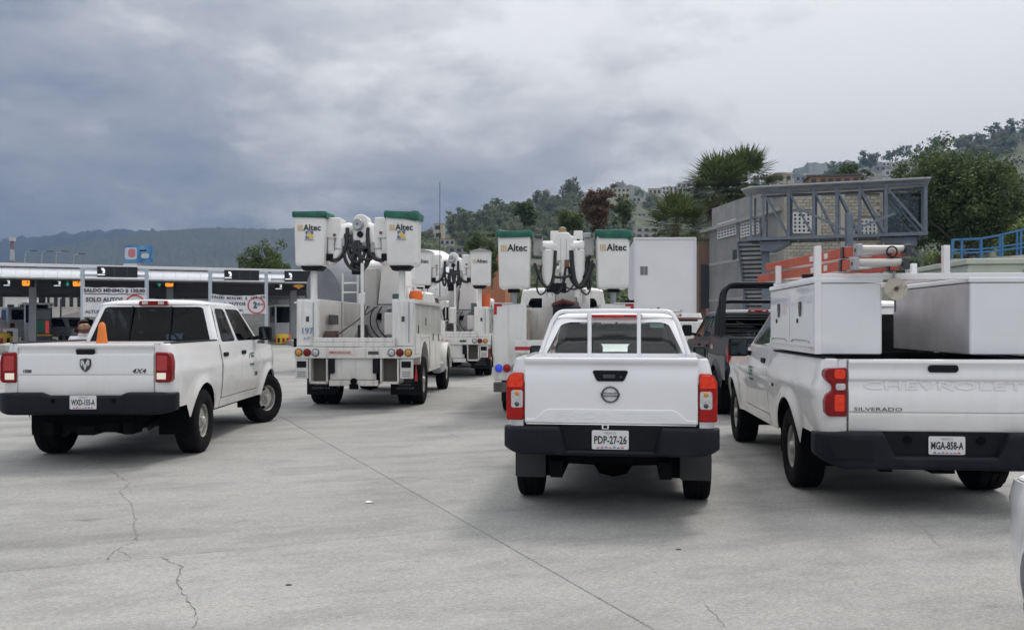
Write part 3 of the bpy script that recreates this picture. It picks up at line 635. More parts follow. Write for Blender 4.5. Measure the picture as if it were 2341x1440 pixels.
    for sd in (-1, 1):
        for (a, c) in segs:
            d = MB(); skin(d, sd, a+G, c-G, lambda y: max(zd, zlo(y)+0.02), lambda y: zb, 10); o = d.obj('door', paint, root, smooth=35)
            hy = a+0.17; hz = zb-0.145; xx = sx(hy, hz)
            k = MB(); k.box(min(sd*(xx-.005), sd*(xx+0.022)), max(sd*(xx-.005), sd*(xx+0.022)), hy-0.10, hy+0.10, hz-0.030, hz+0.030); k.obj('door_handle', BLACKP, o, bevel=0.012)
        k = MB(); skin(k, sd, cab_r+0.01, segs[-1][1], lambda y: zlo(y), lambda y: max(zd-G*2, zlo(y)+0.01), 3); k.obj('rocker_panel', paint, root, smooth=35)
        if segs[0][0] > cab_r+0.1:
            k = MB(); skin(k, sd, cab_r, segs[0][0]-G, lambda y: max(zd, zlo(y)), lambda y: zb, 10); k.obj('cab_corner', paint, root, smooth=35)
        k = MB(); ztop = lambda y: zhood-0.02-0.10*max(0, (y-wsb)/(fr-wsb))**1.6
        skin(k, sd, segs[-1][1]+G, fr, lambda y: max(zlo(y), zs+0.0), ztop, 12); k.obj('front_wing', paint, root, smooth=35)
    ztop = lambda y: zhood-0.02-0.10*max(0, (y-wsb)/(fr-wsb))**1.6
    k = MB()
    def hood(s, t):
        y = wsb-0.12+(fr-wsb+0.12)*t; u = 2*s-1; xm = sx(y, ztop(y))-0.022; return (u*xm, y, ztop(y)+0.004+P.get('hoodcrown', 0.06)*(1-u*u)*(1-0.4*t)+0.02*(abs(u) < 0.6))
    k.grid(hood, 16, 12); k.obj('bonnet', paint, root, smooth=50)
    k = MB(); xm = sx(fr, 0.8)
    k.box(-xm-0.01, xm+0.01, fr-0.08, fr+0.02, zs+0.05, ztop(fr)+0.02); fo_ = k.obj('front_fascia', paint, root, bevel=0.05)
    k = MB(); k.box(-xm*0.7, xm*0.7, fr+0.015, fr+0.035, 0.75, ztop(fr)-0.06); k.obj('grille', BLACKP, fo_, bevel=0.01)
    for sd in (-1, 1):
        k = MB(); k.box(min(sd*xm*.74, sd*xm), max(sd*xm*.74, sd*xm), fr-0.05, fr+0.03, ztop(fr)-0.24, ztop(fr)-0.06); k.obj('headlight', LCLEAR, root, bevel=0.02)
    k = MB(); k.box(-hw+0.24, hw-0.24, fr-0.02, fr+0.10, 0.44, 0.70)
    if P.get('fbumper', True): k.obj('front_bumper', paint, root, bevel=0.04)
    # dark body behind the gaps, floor, frame, axles
    k = MB()
    for sd in (-1, 1): skin(k, sd, cab_r+0.03, fr-0.1, lambda y: zlo(y)+0.02, lambda y: min(zb, ztop(y))-0.02, 6, inset=0.03, lip=0)
    k.obj('inner_body', DARK, root)
    k = MB(); k.box(-hw+0.14, hw-0.14, 0.5, fr-0.3, 0.47, 0.56); k.box(-0.52, 0.52, -ro+0.15, 0.5, 0.47, 0.60); k.box(-0.55, 0.55, 0.6, fr-0.6, 0.36, 0.47)
    for sd in (-1, 1): k.box(sd*0.45-0.05, sd*0.45+0.05, -ro+0.05, fr-0.1, 0.36, 0.50)
    k.obj('underbody', DARK, root)
    k = MB(); k.tube([(-P['trk'], 0, r), (-0.18, 0, r-0.02), (-0.13, 0, r-0.02), (0, 0, r-0.02), (0.13, 0, r-0.02), (0.18, 0, r-0.02), (P['trk'], 0, r)], 0.05, 12, rs=[.05, .05, .13, .16, .13, .05, .05]); k.obj('rear_axle', DARK, root)
    k = MB(); k.tube([(0.5, 2.2, 0.40), (0.52, 0.6, 0.42), (0.55, -0.3, 0.45), (0.62, -ro+0.12, 0.40)], 0.035, 8); P.get('exhaust', True) and k.obj('exhaust_pipe', DARKCH, root)
    k = MB(); k.box(-0.10, 0.10, -ro-0.02, -ro+0.3, 0.36, 0.46); k.box(-0.32, 0.32, -ro+0.1, -ro+0.2, 0.38, 0.48); P.get('hitch', True) and k.obj('tow_hitch', DARK, root, bevel=0.01)
    for sd in (-1, 1):
        for yc in (0, wb):
            k = MB(); n = 20; ring0 = []; ring1 = []; ring2 = []
            for q in range(n+1):
                a = -0.25+(math.pi+0.5)*q/n; yy = yc+(ra+0.005)*math.cos(a); z2 = r+(ra+0.005)*math.sin(a)
                ring0.append((sd*(sx(yy, max(z2, zs))-0.02), yy, z2)); ring1.append((sd*(P['trk']-0.28), yy, z2)); ring2.append((sd*(P['trk']-0.30), yc, r))
            k.ring([ring0, ring1, ring2], closed=False); k.obj('wheel_housing', DARK, root)
    # greenhouse
    hb = sx(cab_r+0.5, zb)-0.02; ze = zroof-0.075; q = 0.07; zb2 = P.get('zb2', zr-0.12)
    k = MB()
    for sd in (-1, 1):
        k.ring([[Vector((sd*(sx(y, zb)-0.018), y, zb)) for y in np.linspace(cab_r+0.02, wsb, 12)], [Vector((sd*hb, y, zb+0.012)) for y in np.linspace(cab_r+0.02, wsb, 12)]], closed=False)
        st = []
        for z, fy, fx in ((zb2, cab_r, hb), (zb, cab_r, hb), (ze, rr, hr)):
            st.append([Vector((sd*(fx-q+q*math.sin(a)), fy+q-q*math.cos(a), z)) for a in np.linspace(0, math.pi/2, 7)])
        st2 = [st[0], st[1]]+[[a.lerp(c, t) for a, c in zip(st[1], st[2])] for t in (0.33, 0.66)]+[st[2]]
        k.ring(st2, closed=False)
    bow = P.get('side_bow', 0.02)
    splits = P['splits']                   # window borders along the side, in s
    wins = []
    for sd in (-1, 1):
        def side(s, t, sd=sd):
            yb_ = cab_r+q+(wsb-cab_r-q)*s; yt = rr+q+(rf-rr-q)*s
            x = hb+(hr-hb)*t+bow*math.sin(math.pi*t); return Vector((sd*x, yb_+(yt-yb_)*t, zb+(ze-zb)*t))
        for (s0, s1, h0, h1, rad) in splits:
            def sub(s, t, s0=s0, s1=s1, side=side): return side(s0+(s1-s0)*s, t)
            hl = rrect(h0, h1, 0.05, 0.90, rad, 5)
            k.hole(sub, hl, 3, lip=(-sd*0.012, 0, 0)); wins.append(('side_window', [sub(*p)+Vector((-sd*0.011, 0, 0)) for p in hl], P.get('gside', GL_DARK)))
    def rear(s, t):
        u = 2*s-1; x0 = hb-q; x1 = hr-q; yb_ = cab_r; z = zb2+(ze-zb2)*t; tt = max(0, (z-zb)/(ze-zb)); x = x0+(x1-x0)*tt; y = cab_r+(rr-cab_r)*tt
        return Vector((u*x, y-0.03*(1-u*u)*tt, z))
    hl = P['rear_hole']; k.hole(rear, hl, 3, lip=(0, 0.014, 0)); wins.append(('rear_window', [rear(*p)+Vector((0, 0.012, 0)) for p in hl], P.get('grear', GL_DARK)))
    rearhole = [rear(*p) for p in hl]
    def front(s, t):
        u = 2*s-1; x = hb-0.01+(hr-hb+0.01)*t; return Vector((u*x, wsb+(rf-wsb)*t+0.10*(1-u*u), zb-0.02+(ze-zb+0.02)*t))
    hl = rrect(0.05, 0.95, 0.05, 0.92, (0.06, 0.06, 0.06, 0.06), 5); k.hole(front, hl, 3, lip=(0, -0.012, 0)); wins.append(('windscreen', [front(*p)+Vector((0, -0.01, 0)) for p in hl], P.get('gfront', GL_CLEAR)))
    def roof(s, t):
        u = math.sin((s-0.5)*math.pi); v = math.sin((t-0.5)*math.pi); f = (max(0, 1-abs(u)**7)**0.5)*(max(0, 1-abs(v)**9)**0.5)
        y = rr+(rf-rr)*(v+1)/2+(0.10*(1-u*u)*max(0, v)**3)-0.03*(1-u*u)*max(0, -v)**3; return (u*hr, y, ze+0.055*f+0.02*(1-u*u)*f)
    k.grid(roof, 24, 20)
    k.obj('cab_shell', paint, root, smooth=42)
    for nm, pts, gm in wins:
        w = MB(); n = len(pts); c = sum(pts, Vector())/n; w.add(pts+[c], [(i, (i+1) % n, n) for i in range(n)]); w.obj(nm, gm, root, smooth=60)
    # interior
    k = MB(); k.box(-hb+0.06, hb-0.06, cab_r+0.12, wsb, zf-0.1, zf-0.06); k.box(-hb+0.05, hb-0.05, wsb-0.38, wsb-0.02, zb-0.22, zb+0.01); k.obj('dashboard', BLACKP, root, bevel=0.03)
    rows = P.get('seat_rows', (wsb-1.25,))
    for ry in rows:
        for sx_ in (-0.38, 0.38):
            k = MB(); k.box(sx_-0.25, sx_+0.25, ry-0.10, ry+0.42, zf, zf+0.18); k.beam((sx_, ry-0.04, zf+0.15), (sx_, ry-0.20, zb+0.14), 0.50, 0.13, (0, 1, 0)); k.box(sx_-0.13, sx_+0.13, ry-0.27, ry-0.18, zb+0.17, zb+0.34); k.obj('seat', SEATM, root, bevel=0.04, seg=3)
    k = MB(); k.lathe([(0.19+0.015*math.cos(a), 0.015*math.sin(a)) for a in np.linspace(0, 6.283, 9)], (-0.38, wsb-0.52, zb-0.02), (0, -0.8, 0.6), 24); k.obj('steering_wheel', BLACKP, root)
    k = MB(); k.box(-0.13, 0.13, rf-0.02, rf+0.01, ze-0.14, ze-0.06); k.box(-0.012, 0.012, rf-0.0, rf+0.05, ze-0.08, ze+0.02); k.obj('rear_view_mirror', BLACKP, root, bevel=0.012)
    # door mirrors
    for sd in (-1, 1):
        y = wsb-0.34; mw, mh = P.get('mir', (0.20, 0.24)); x0 = hb+0.03; zb_k = zb; zb = zb+P.get('mirz', 0.0)
        k = MB(); k.box(min(sd*(x0+0.06), sd*(x0+0.06+mw)), max(sd*(x0+0.06), sd*(x0+0.06+mw)), y-0.02, y+0.11, zb+0.02, zb+0.02+mh); o = k.obj('door_mirror', BLACKP, root, bevel=0.035, seg=3)
        k = MB(); k.beam((sd*(hb-0.01), y+0.06, zb+0.05), (sd*(x0+0.10), y+0.05, zb+0.07), 0.06, 0.06); k.obj('mirror_arm', BLACKP, o, bevel=0.01)
        k = MB(); k.box(min(sd*(x0+0.085), sd*(x0+0.035+mw)), max(sd*(x0+0.085), sd*(x0+0.035+mw)), y-0.024, y-0.016, zb+0.045, zb-0.005+mh); zb = zb_k; k.obj('mirror_glass', mat('mirror_glass', (0.07, 0.085, 0.085), 0.08, metal=1.0), o)
    # wheels
    for sd in (-1, 1):
        wheel(root, sd*P['trk'], 0, r, P['tw'], P['rim'], P['wstyle']); wheel(root, sd*P['trk'], wb, r, P['tw'], P['rim'], P['wstyle'], P.get('steer', 0))
    return root, sx, rearhole
def tailgate(root, y, hx, prof_, paint, bevel=0.012):
    """prof_: (depth behind y, z) polyline from bottom to top of the outer face"""
    b = MB(); poly = [(y-d, z) for d, z in prof_]+[(y+0.06, prof_[-1][1]), (y+0.06, prof_[0][1])]
    b.prism(poly, 'x', -hx, hx); return b.obj('tailgate', paint, root, bevel=bevel, smooth=50)
def loft_bumper(root, y, hx, sec, m, name='rear_bumper', bevel=0.0, n=41, xs=None):
    """sec(x) -> (y back, y front, z0, z1, corner radius)"""
    b = MB(); rings = []
    for x in (xs if xs is not None else np.linspace(-hx, hx, n)):
        yb_, yf, z0, z1, cr = sec(float(x)); rings.append([Vector((x, p[0], p[1])) for p in rrect(yb_, yf, z0, z1, cr, 4)])
    b.ring(rings); return b.obj(name, m, root, smooth=45)
PLATE = mat('plate_white', (0.70, 0.70, 0.70), 0.45)
def plate(root, loc, s, extra=(0.85, 0.35, 0.55), tiltx=0.0):
    b = MB(); w, h = 0.150, 0.0775; b.prism(rrect(-w, w, -h, h, 0.012, 3), 'y', 0, 0.004); o = b.obj('license_plate', PLATE, root, loc=loc); o.rotation_euler = (tiltx, 0, 0)
    text('plate_number', s, INK, o, (0, -0.0015, -0.004), 0.090, ext=0.0012, bold=0.0018, fit=0.265)
    text('plate_state', 'MEXICO', mat('plate_grey', (0.30, 0.30, 0.32), 0.5), o, (0, -0.0015, 0.055), 0.026, ext=0.0008)
    rp = random.Random(len(s)+ord(s[0])); cols = [(0.25, 0.20, 0.45), (0.55, 0.16, 0.20), (0.35, 0.32, 0.55), (0.60, 0.30, 0.12), (0.22, 0.30, 0.45)]
    for i in range(7):
        k = MB(); x = -0.10+0.033*i; hh = rp.uniform(0.008, 0.018); k.prism([(x-0.014, -0.070), (x+0.014, -0.070), (x+0.010, -0.070+hh), (x, -0.066+hh), (x-0.010, -0.070+hh*0.8)], 'y', -0.0022, 0)
        k.obj('plate_motif', mat('plate_print_%d' % (i % 5), cols[i % 5], 0.5), o, smooth=0)
    return o
def side_text(root, sx, sd, y, z, s, size, m, name='door_lettering', ext=0.001, bold=0.002):
    return text(name, s, m, root, (sd*(sx(y, z)+0.004), y, z), size, 'right' if sd > 0 else 'left', ext, bold)
# ---- crew-cab pickup at the left, reversing lamps lit
YR = -1.12
P = dict(wb=3.57, ro=1.16, fo=0.98, hw=0.985, zr=1.40, zs=0.50, r=0.405, ra=0.485, tw=0.275, rim=0.222, trk=0.865, cab_r=0.83, wsb=3.08, rf=2.42, rr=1.02, zb=1.36, zroof=1.985, hr=0.74, tg=0.780, zhood=1.34, rc=0.16, flare=0.035,
         doors=[(0.88, 1.83), (1.83, 2.92)], splits=[(0.0, 0.42, 0.13, 0.95, (0.10, 0.05, 0.10, 0.18)), (0.42, 1.0, 0.05, 0.93, (0.05, 0.05, 0.10, 0.06))], wstyle='oval', steer=R(-24),
         rear_hole=rrect(0.012, 0.988, 0.13, 0.945, (0.04, 0.04, 0.05, 0.05), 5), seat_rows=(2.0,), zb2=1.26, mir=(0.20, 0.22), grear=glass_mat('dark_rear_glass', (0.035, 0.048, 0.085), 0.4))
ram, sxr, rh = pickup('crew_cab_pickup', 'white crew-cab pickup with amber cone in its bed and dark rear window', 'pickup truck', (-4.93, 11.62, 0), R(1.9), P, WHITE)
y0 = -P['ro']
tgt = tailgate(ram, y0, 0.768, [(0.004, 0.795), (0.016, 0.88), (0.016, 1.035), (0.010, 1.05), (0.022, 1.06), (0.022, 1.26), (0.018, 1.29), (-0.012, 1.30), (-0.004, 1.345), (0.020, 1.365), (0.030, 1.385), (0.022, 1.412)], WHITE)
b = MB(); b.prism([(-0.11, 1.30), (-0.105, 1.285), (0.085, 1.285), (0.10, 1.30), (0.10, 1.345), (-0.12, 1.345)], 'y', y0-0.022, y0-0.004); b.obj('tailgate_handle', BLACKP, tgt, bevel=0.008)
b = MB(); b.prism([(-0.062, 1.235), (-0.066, 1.17), (-0.045, 1.12), (0.0, 1.085), (0.045, 1.12), (0.066, 1.17), (0.062, 1.235), (0, 1.245)], 'y', y0-0.034, y0-0.02); em = b.obj('shield_emblem', DARKCH, tgt, bevel=0.004)
b = MB(); b.prism([(-0.050, 1.215), (-0.028, 1.228), (-0.012, 1.20), (0, 1.165), (0.012, 1.20), (0.028, 1.228), (0.050, 1.215), (0.050, 1.17), (0.030, 1.15), (0.026, 1.185), (0.010, 1.125), (0, 1.10), (-0.010, 1.125), (-0.026, 1.185), (-0.030, 1.15), (-0.050, 1.17)], 'y', y0-0.044, y0-0.033); b.obj('emblem_relief', CHROME, em, bevel=0.002) if False else b.obj('emblem_relief', CHROME, tgt, bevel=0.002)
text('tailgate_lettering', '4X4', DARKCH, tgt, (0.60, y0-0.023, 1.095), 0.075, ext=0.004, bold=0.001, sx=1.25, shear=0.25)
text('tailgate_lettering', '1500', DARKCH, tgt, (-0.66, y0-0.023, 1.095), 0.050, ext=0.004, bold=0.002, sx=1.0)
for sd in (-1, 1):
    x0, x1 = 0.785, 0.985
    b = MB(); pl = [(sd*a, z) for a, z in ((x0, 0.965), (x1-0.03, 0.965), (x1-0.012, 1.0), (x1-0.012, 1.20), (x1-0.03, 1.285), (x1-0.06, 1.31), (x0, 1.315))]
    b.prism(pl, 'y', y0-0.025, y0+0.12); tl = b.obj('tail_light', LREDDIM, ram, bevel=0.02, seg=3)
    b = MB(); b.box(min(sd*(x0+0.02), sd*(x0+0.125)), max(sd*(x0+0.02), sd*(x0+0.125)), y0-0.031, y0-0.02, 1.0, 1.075); b.obj('reversing_lamp', LREV, tl, bevel=0.006)
    b = MB(); b.box(min(sd*(x0+0.02), sd*(x0+0.14)), max(sd*(x0+0.02), sd*(x0+0.14)), y0-0.030, y0-0.02, 1.10, 1.27); b.obj('stop_lamp', mat('stop_lens', (0.42, 0.012, 0.014), 0.12, coat=0.9), tl, bevel=0.01)
def sec(x):
    a = abs(x); w = max(0, (a-0.80)/0.22); yb_ = y0-0.115+0.16*w*w; cn = 1 if a < 0.40 else max(0, 1-(a-0.40)/0.09)
    return (yb_+0.03*cn, y0+0.06+0.12*w*w, 0.60+0.05*w*w, 0.855-0.012*w-0.035*cn, 0.035)
loft_bumper(ram, y0, 1.005, sec, BUMPER, xs=[-1.005, -0.99, -0.96, -0.92, -0.86, -0.8, -0.7, -0.6, -0.5, -0.485, -0.46, -0.43, -0.40, -0.3, -0.15, 0, 0.15, 0.3, 0.40, 0.43, 0.46, 0.485, 0.5, 0.6, 0.7, 0.8, 0.86, 0.92, 0.96, 0.99, 1.005])
plate(ram, (0.0, y0-0.093, 0.745), 'WXD-155-A')
for sd in (-1, 1):
    b = MB(); b.cyl((sd*0.34, y0-0.09, 0.76), (sd*0.34, y0-0.08, 0.76), 0.028); b.obj('tow_eye', DARK, ram)
b = MB(); b.prism([(-0.20, 1.895), (0.20, 1.895), (0.19, 1.957), (-0.19, 1.957)], 'y', 0.955, 1.06); hl_ = b.obj('high_brake_light', LREDDIM, ram, bevel=0.012)
for sx_ in (-0.11, 0.11):
    b = MB(); b.box(sx_-0.04, sx_+0.04, 0.948, 0.958, 1.908, 1.944); b.obj('cargo_lamp', LCLEAR, hl_, bevel=0.004)
# slider frame of the rear window
for x in (-0.30, 0.26):
    b = MB(); p0 = Vector((x, 0.842, 1.36)); p1 = Vector((x*0.94, 0.985, 1.88)); b.beam(p0, p1, 0.02, 0.02, (0, 1, 0)); b.obj('window_bar', BLACKP, ram)
side_text(ram, sxr, 1, 2.42, 1.13, 'CFE', 0.17, DKGREEN)
side_text(ram, sxr, 1, 2.42, 1.02, 'Distribucion', 0.05, DKGREEN, bold=0.0005)
side_text(ram, sxr, 1, 2.68, 0.86, '1500', 0.09, DARKCH)
# ---- mid-size pickup in the middle
P = dict(wb=3.15, ro=1.20, fo=0.90, hw=0.855, zr=1.345, zs=0.52, r=0.365, ra=0.44, tw=0.235, rim=0.205, trk=0.775, cab_r=0.45, wsb=2.45, rf=1.85, rr=0.72, zb=1.28, zroof=1.775, hr=0.60, tg=0.720, zhood=1.24, rc=0.13, flare=0.03, railcap=False,
         doors=[(0.52, 1.40), (1.40, 2.32)], splits=[(0.0, 0.42, 0.14, 0.95, (0.10, 0.05, 0.10, 0.18)), (0.42, 1.0, 0.05, 0.93, (0.05, 0.05, 0.10, 0.06))], wstyle='round',
         rear_hole=rrect(0.012, 0.988, 0.09, 0.90, (0.06, 0.06, 0.10, 0.10), 7), grear=GL_MID, gside=GL_MID, seat_rows=(1.15,), zb2=1.26, zm=0.95, mir=(0.15, 0.15), mirz=-0.07, exhaust=False, hitch=False)
fron, sxf, rh = pickup('compact_pickup', 'clean white pickup with white rack bars behind its cab and lit tail lamps', 'pickup truck', (0.965, 8.67, 0), R(-7.5), P, WHITE2)
y0 = -P['ro']
tgt = tailgate(fron, y0, 0.708, [(0.012, 0.815), (0.018, 0.84), (0.016, 1.12), (0.016, 1.235), (0.006, 1.255), (0.004, 1.30), (0.026, 1.325), (0.032, 1.345), (0.022, 1.362)], WHITE2)
# raised lower section of the tailgate skin and its embossed lettering
b = MB(); b.prism([(-0.70, 0.822), (0.70, 0.822), (0.70, 0.852), (0.62, 0.858), (0.545, 0.925), (0.50, 0.940), (-0.50, 0.940), (-0.545, 0.925), (-0.62, 0.858), (-0.70, 0.852)], 'y', y0-0.030, y0-0.014); b.obj('tailgate_relief', WHITE2, tgt, bevel=0.010, seg=3)
text('embossed_lettering', 'FRONTIER', EMBW, tgt, (0, y0-0.030, 0.885), 0.088, ext=0.003, bold=0.002, fit=0.92)
b = MB(); b.prism([(-0.115, 1.178), (-0.10, 1.168), (0.10, 1.168), (0.115, 1.178), (0.145, 1.245), (0.135, 1.258), (-0.135, 1.258), (-0.145, 1.245)], 'y', y0-0.028, y0-0.008); hd = b.obj('tailgate_handle', BLACKP, tgt, bevel=0.008)
b = MB(); b.box(-0.06, 0.04, y0-0.040, y0-0.026, 1.195, 1.225); b.cyl((0.085, y0-0.034, 1.205), (0.085, y0-0.026, 1.205), 0.009, n=12); b.obj('lock', DARKCH, tgt)
b = MB(); rr2, t2 = 0.066, 0.0075
b.ring([[(math.cos(a)*(rr2+t2*math.cos(c)), y0-0.026-t2*math.sin(c), 1.06+math.sin(a)*0.93*(rr2+t2*math.cos(c))) for c in np.linspace(0, 5.5, 8)] for a in np.linspace(0, 6.2832, 40)], closed=True, cap=False); em = b.obj('round_emblem', DARKCH, tgt)
b = MB(); b.prism(rrect(-0.078, 0.078, 1.046, 1.074, 0.004), 'y', y0-0.036, y0-0.018); b.obj('emblem_bar', DARKCH, tgt, bevel=0.003)
text('emblem_lettering', 'NISSAN', CHROME, tgt, (0, y0-0.0375, 1.06), 0.026, ext=0.001, bold=0.0008, sx=1.3)
for sd in (-1, 1):
    x0, x1 = 0.716, 0.862
    def lp(z0, z1, xa, xb, rtop=0.0): return [(sd*xa, z0), (sd*xb, z0), (sd*xb, z1-rtop), (sd*(xb-rtop*0.35), z1-rtop*0.3), (sd*(xb-rtop*0.8), z1), (sd*xa, z1)]
    b = MB(); b.prism(lp(0.842, 1.235, x0, x1, 0.07), 'y', y0-0.022, y0+0.13); tl = b.obj('tail_light', LRED, fron, bevel=0.018, seg=3)
    b = MB(); b.prism(lp(1.115, 1.222, x0+0.008, x1-0.012, 0.06), 'y', y0-0.029, y0-0.018); sl_ = b.obj('stop_lamp', LREDHOT, tl, bevel=0.012)
    b = MB(); b.prism(rrect(min(sd*(x0+0.006), sd*(x1-0.042)), max(sd*(x0+0.006), sd*(x1-0.042)), 0.945, 1.09, 0.02), 'y', y0-0.027, y0-0.018); b.obj('reversing_lamp', LCLEAR, tl, bevel=0.006)
    b = MB(); b.lathe([(0.021, 0), (0.016, 0.005), (0.002, 0.008)], (sd*(x0+0.055), y0-0.027, 1.065), (0, -1, 0), 14); b.obj('turn_bulb', LAMBER, tl)
    b = MB(); b.lathe([(0.020, 0), (0.014, 0.005), (0.002, 0.008)], (sd*(x0+0.055), y0-0.027, 0.975), (0, -1, 0), 14); b.obj('reversing_bulb', DARKCH, tl)
def sec(x):
    a = abs(x); w = max(0, (a-0.70)/0.19); yb_ = y0-0.10+0.15*w*w; cn = 1 if a < 0.36 else max(0, 1-(a-0.36)/0.05)
    return (yb_+0.05*cn, y0+0.07+0.13*w*w, 0.565+0.05*w*w-0.01*cn, 0.795-0.012*w-0.19*cn, 0.03)
loft_bumper(fron, y0, 0.885, sec, BUMPER, xs=[-0.885, -0.875, -0.85, -0.81, -0.76, -0.70, -0.62, -0.5, -0.42, -0.405, -0.39, -0.37, -0.355, -0.2, 0, 0.2, 0.355, 0.37, 0.39, 0.405, 0.42, 0.5, 0.62, 0.7, 0.76, 0.81, 0.85, 0.875, 0.885])
b = MB(); b.box(-0.70, 0.70, y0-0.02, y0+0.05, 0.60, 0.805); b.obj('bumper_filler', BLACKP, fron, bevel=0.01)
plate(fron, (0.0, y0-0.030, 0.690), 'PDP-27-26')
b = MB(); b.prism(rrect(-0.068, -0.012, 0.778, 0.815, 0.008), 'y', y0-0.036, y0-0.02); lt = b.obj('tailgate_latch', WHITE2, fron); b = MB(); b.box(-0.056, -0.024, y0-0.039, y0-0.035, 0.785, 0.808); b.obj('latch_opening', DARK, lt)
for sd in (-1, 1):   # mud flaps
    b = MB(); b.prism(rrect(min(sd*0.60, sd*0.875), max(sd*0.60, sd*0.875), 0.25, 0.62, 0.02), 'y', -0.50, -0.485); b.obj('mud_flap', mat('mud_flap_rubber', (0.03, 0.031, 0.034), 0.6), fron)
    b = MB(); b.box(sd*0.45-0.06, sd*0.45+0.06, -0.95, -0.86, 0.42, 0.52); b.obj('spring_shackle', DARK, fron, bevel=0.01)
b = MB(); b.prism([(-0.262, 1.705), (0.262, 1.705), (0.285, 1.732), (-0.285, 1.732)], 'y', 0.655, 0.75); hb_ = b.obj('high_brake_light', LRED, fron, bevel=0.006)
for i in range(6):
    b = MB(); x = -0.085+0.034*i; b.box(x-0.011, x+0.011, 0.650, 0.657, 1.712, 1.726); b.obj('led', LREDHOT, hb_)
# white headache rack
def arc3(p, q, c, n=6): return [((1-t)**2)*Vector(p)+2*t*(1-t)*Vector(c)+t*t*Vector(q) for t in np.linspace(0, 1, n)]
rk = [(-0.735, 0.36, 1.33), (-0.62, 0.42, 1.66)]+arc3((-0.60, 0.43, 1.69), (-0.49, 0.45, 1.765), (-0.57, 0.44, 1.765))+[(0, 0.45, 1.77)]+arc3((0.49, 0.45, 1.765), (0.60, 0.43, 1.69), (0.57, 0.44, 1.765))+[(0.62, 0.42, 1.66), (0.735, 0.36, 1.33)]
b = MB(); b.tube(rk, 0.022, 10); b.obj('rack_hoop', WHITE2, fron)
for x in (-0.245, 0.245):
    b = MB(); b.tube([(x, 0.40, 1.22), (x, 0.44, 1.765)], 0.021, 10); b.obj('rack_bar', WHITE2, fron)
b = MB(); b.prism(rrect(0.36, 0.50, 1.60, 1.655, 0.006), 'y', 0.70, 0.703); st = b.obj('registration_sticker', mat('sticker_mint', (0.42, 0.62, 0.55), 0.5), fron); text('sticker_number', 'PDP2726', mat('sticker_grey', (0.12, 0.22, 0.22), 0.5), st, (0.43, 0.6985, 1.628), 0.034, ext=0.0005)
# ---- full-size regular-cab pickup at the right with tool boxes
P = dict(wb=3.55, ro=1.34, fo=1.0, hw=1.02, zr=1.325, zs=0.50, r=0.405, ra=0.495, tw=0.28, rim=0.222, trk=0.86, cab_r=1.05, wsb=2.62, rf=2.00, rr=1.20, zb=1.36, zroof=1.91, hr=0.74, tg=0.798, zhood=1.35, rc=0.17, flare=0.03, crease=0.02, mirz=-0.15, dark_bed=True,
         doors=[(1.22, 2.48)], splits=[(0.0, 1.0, 0.20, 0.95, (0.16, 0.04, 0.10, 0.16))], wstyle='slot', gside=GL_MID, hoodcrown=0.08,
         rear_hole=rrect(0.035, 0.965, 0.16, 0.86, (0.05, 0.05, 0.06, 0.06), 5), seat_rows=(1.75,), zb2=1.2, mir=(0.24, 0.24))
silv, sxs, rh = pickup('regular_cab_pickup', 'white pickup carrying two tall tool boxes and a ladder rack', 'pickup truck', (3.80, 9.12, 0), R(-5.0), P, WHITE)
y0 = -P['ro']
tgt = tailgate(silv, y0, 0.785, [(0.012, 0.715), (0.020, 0.74), (0.020, 0.865), (0.012, 0.875), (0.020, 0.885), (0.020, 1.04), (0.010, 1.06), (0.004, 1.14), (0.022, 1.165), (0.022, 1.20), (0.008, 1.235), (0.010, 1.27), (0.030, 1.305), (0.022, 1.335)], WHITE)
text('embossed_lettering', 'CHEVROLET', EMBW, tgt, (0, y0-0.008, 1.105), 0.105, ext=0.0048, bold=0.001, fit=1.33)
text('tailgate_lettering', 'SILVERADO', DARKCH, tgt, (-0.745, y0-0.022, 0.905), 0.046, ext=0.003, bold=-0.0005, fit=0.40, align='LEFT')
b = MB(); b.prism(rrect(-0.125, 0.125, 1.225, 1.288, 0.028), 'y', y0-0.030, y0-0.004); b.obj('tailgate_handle', BLACKP, tgt, bevel=0.008)
for sd in (-1, 1):
    x0, x1 = 0.80, 1.0
    pl = [(x0, 0.84), (x1-0.05, 0.84), (x1-0.02, 0.87), (x1-0.015, 0.97), (x1-0.03, 1.03), (x1-0.075, 1.065), (x1-0.075, 1.11), (x1-0.03, 1.15), (x1-0.015, 1.19), (x1-0.02, 1.235), (x1-0.04, 1.255), (x0, 1.262)]
    b = MB(); b.prism([(sd*a, z) for a, z in pl], 'y', y0-0.022, y0+0.20); tl = b.obj('tail_light', LREDDIM, silv, bevel=0.018, seg=3)
    for (za, zb_, xa, xb_, mm, nm) in ((1.165, 1.245, x0+0.015, x0+0.105, LREDHOT, 'stop_lamp'), (0.885, 1.03, x0+0.02, x0+0.105, LREDHOT, 'running_lamp'), (1.068, 1.125, x0+0.012, x0+0.095, LCLEAR, 'reversing_lamp')):
        b = MB(); b.prism(rrect(min(sd*xa, sd*xb_), max(sd*xa, sd*xb_), za, zb_, 0.018), 'y', y0-0.029, y0-0.018); b.obj(nm, mm, tl, bevel=0.006)
def sec(x):
    a = abs(x); w = max(0, (a-0.82)/0.22); yb_ = y0-0.125+0.20*w*w; cn = 1 if a < 0.42 else max(0, 1-(a-0.42)/0.10)
    return (yb_+0.02*cn, y0+0.06+0.16*w*w, 0.40+0.10*w*w, 0.715-0.02*w-0.20*cn, 0.035)
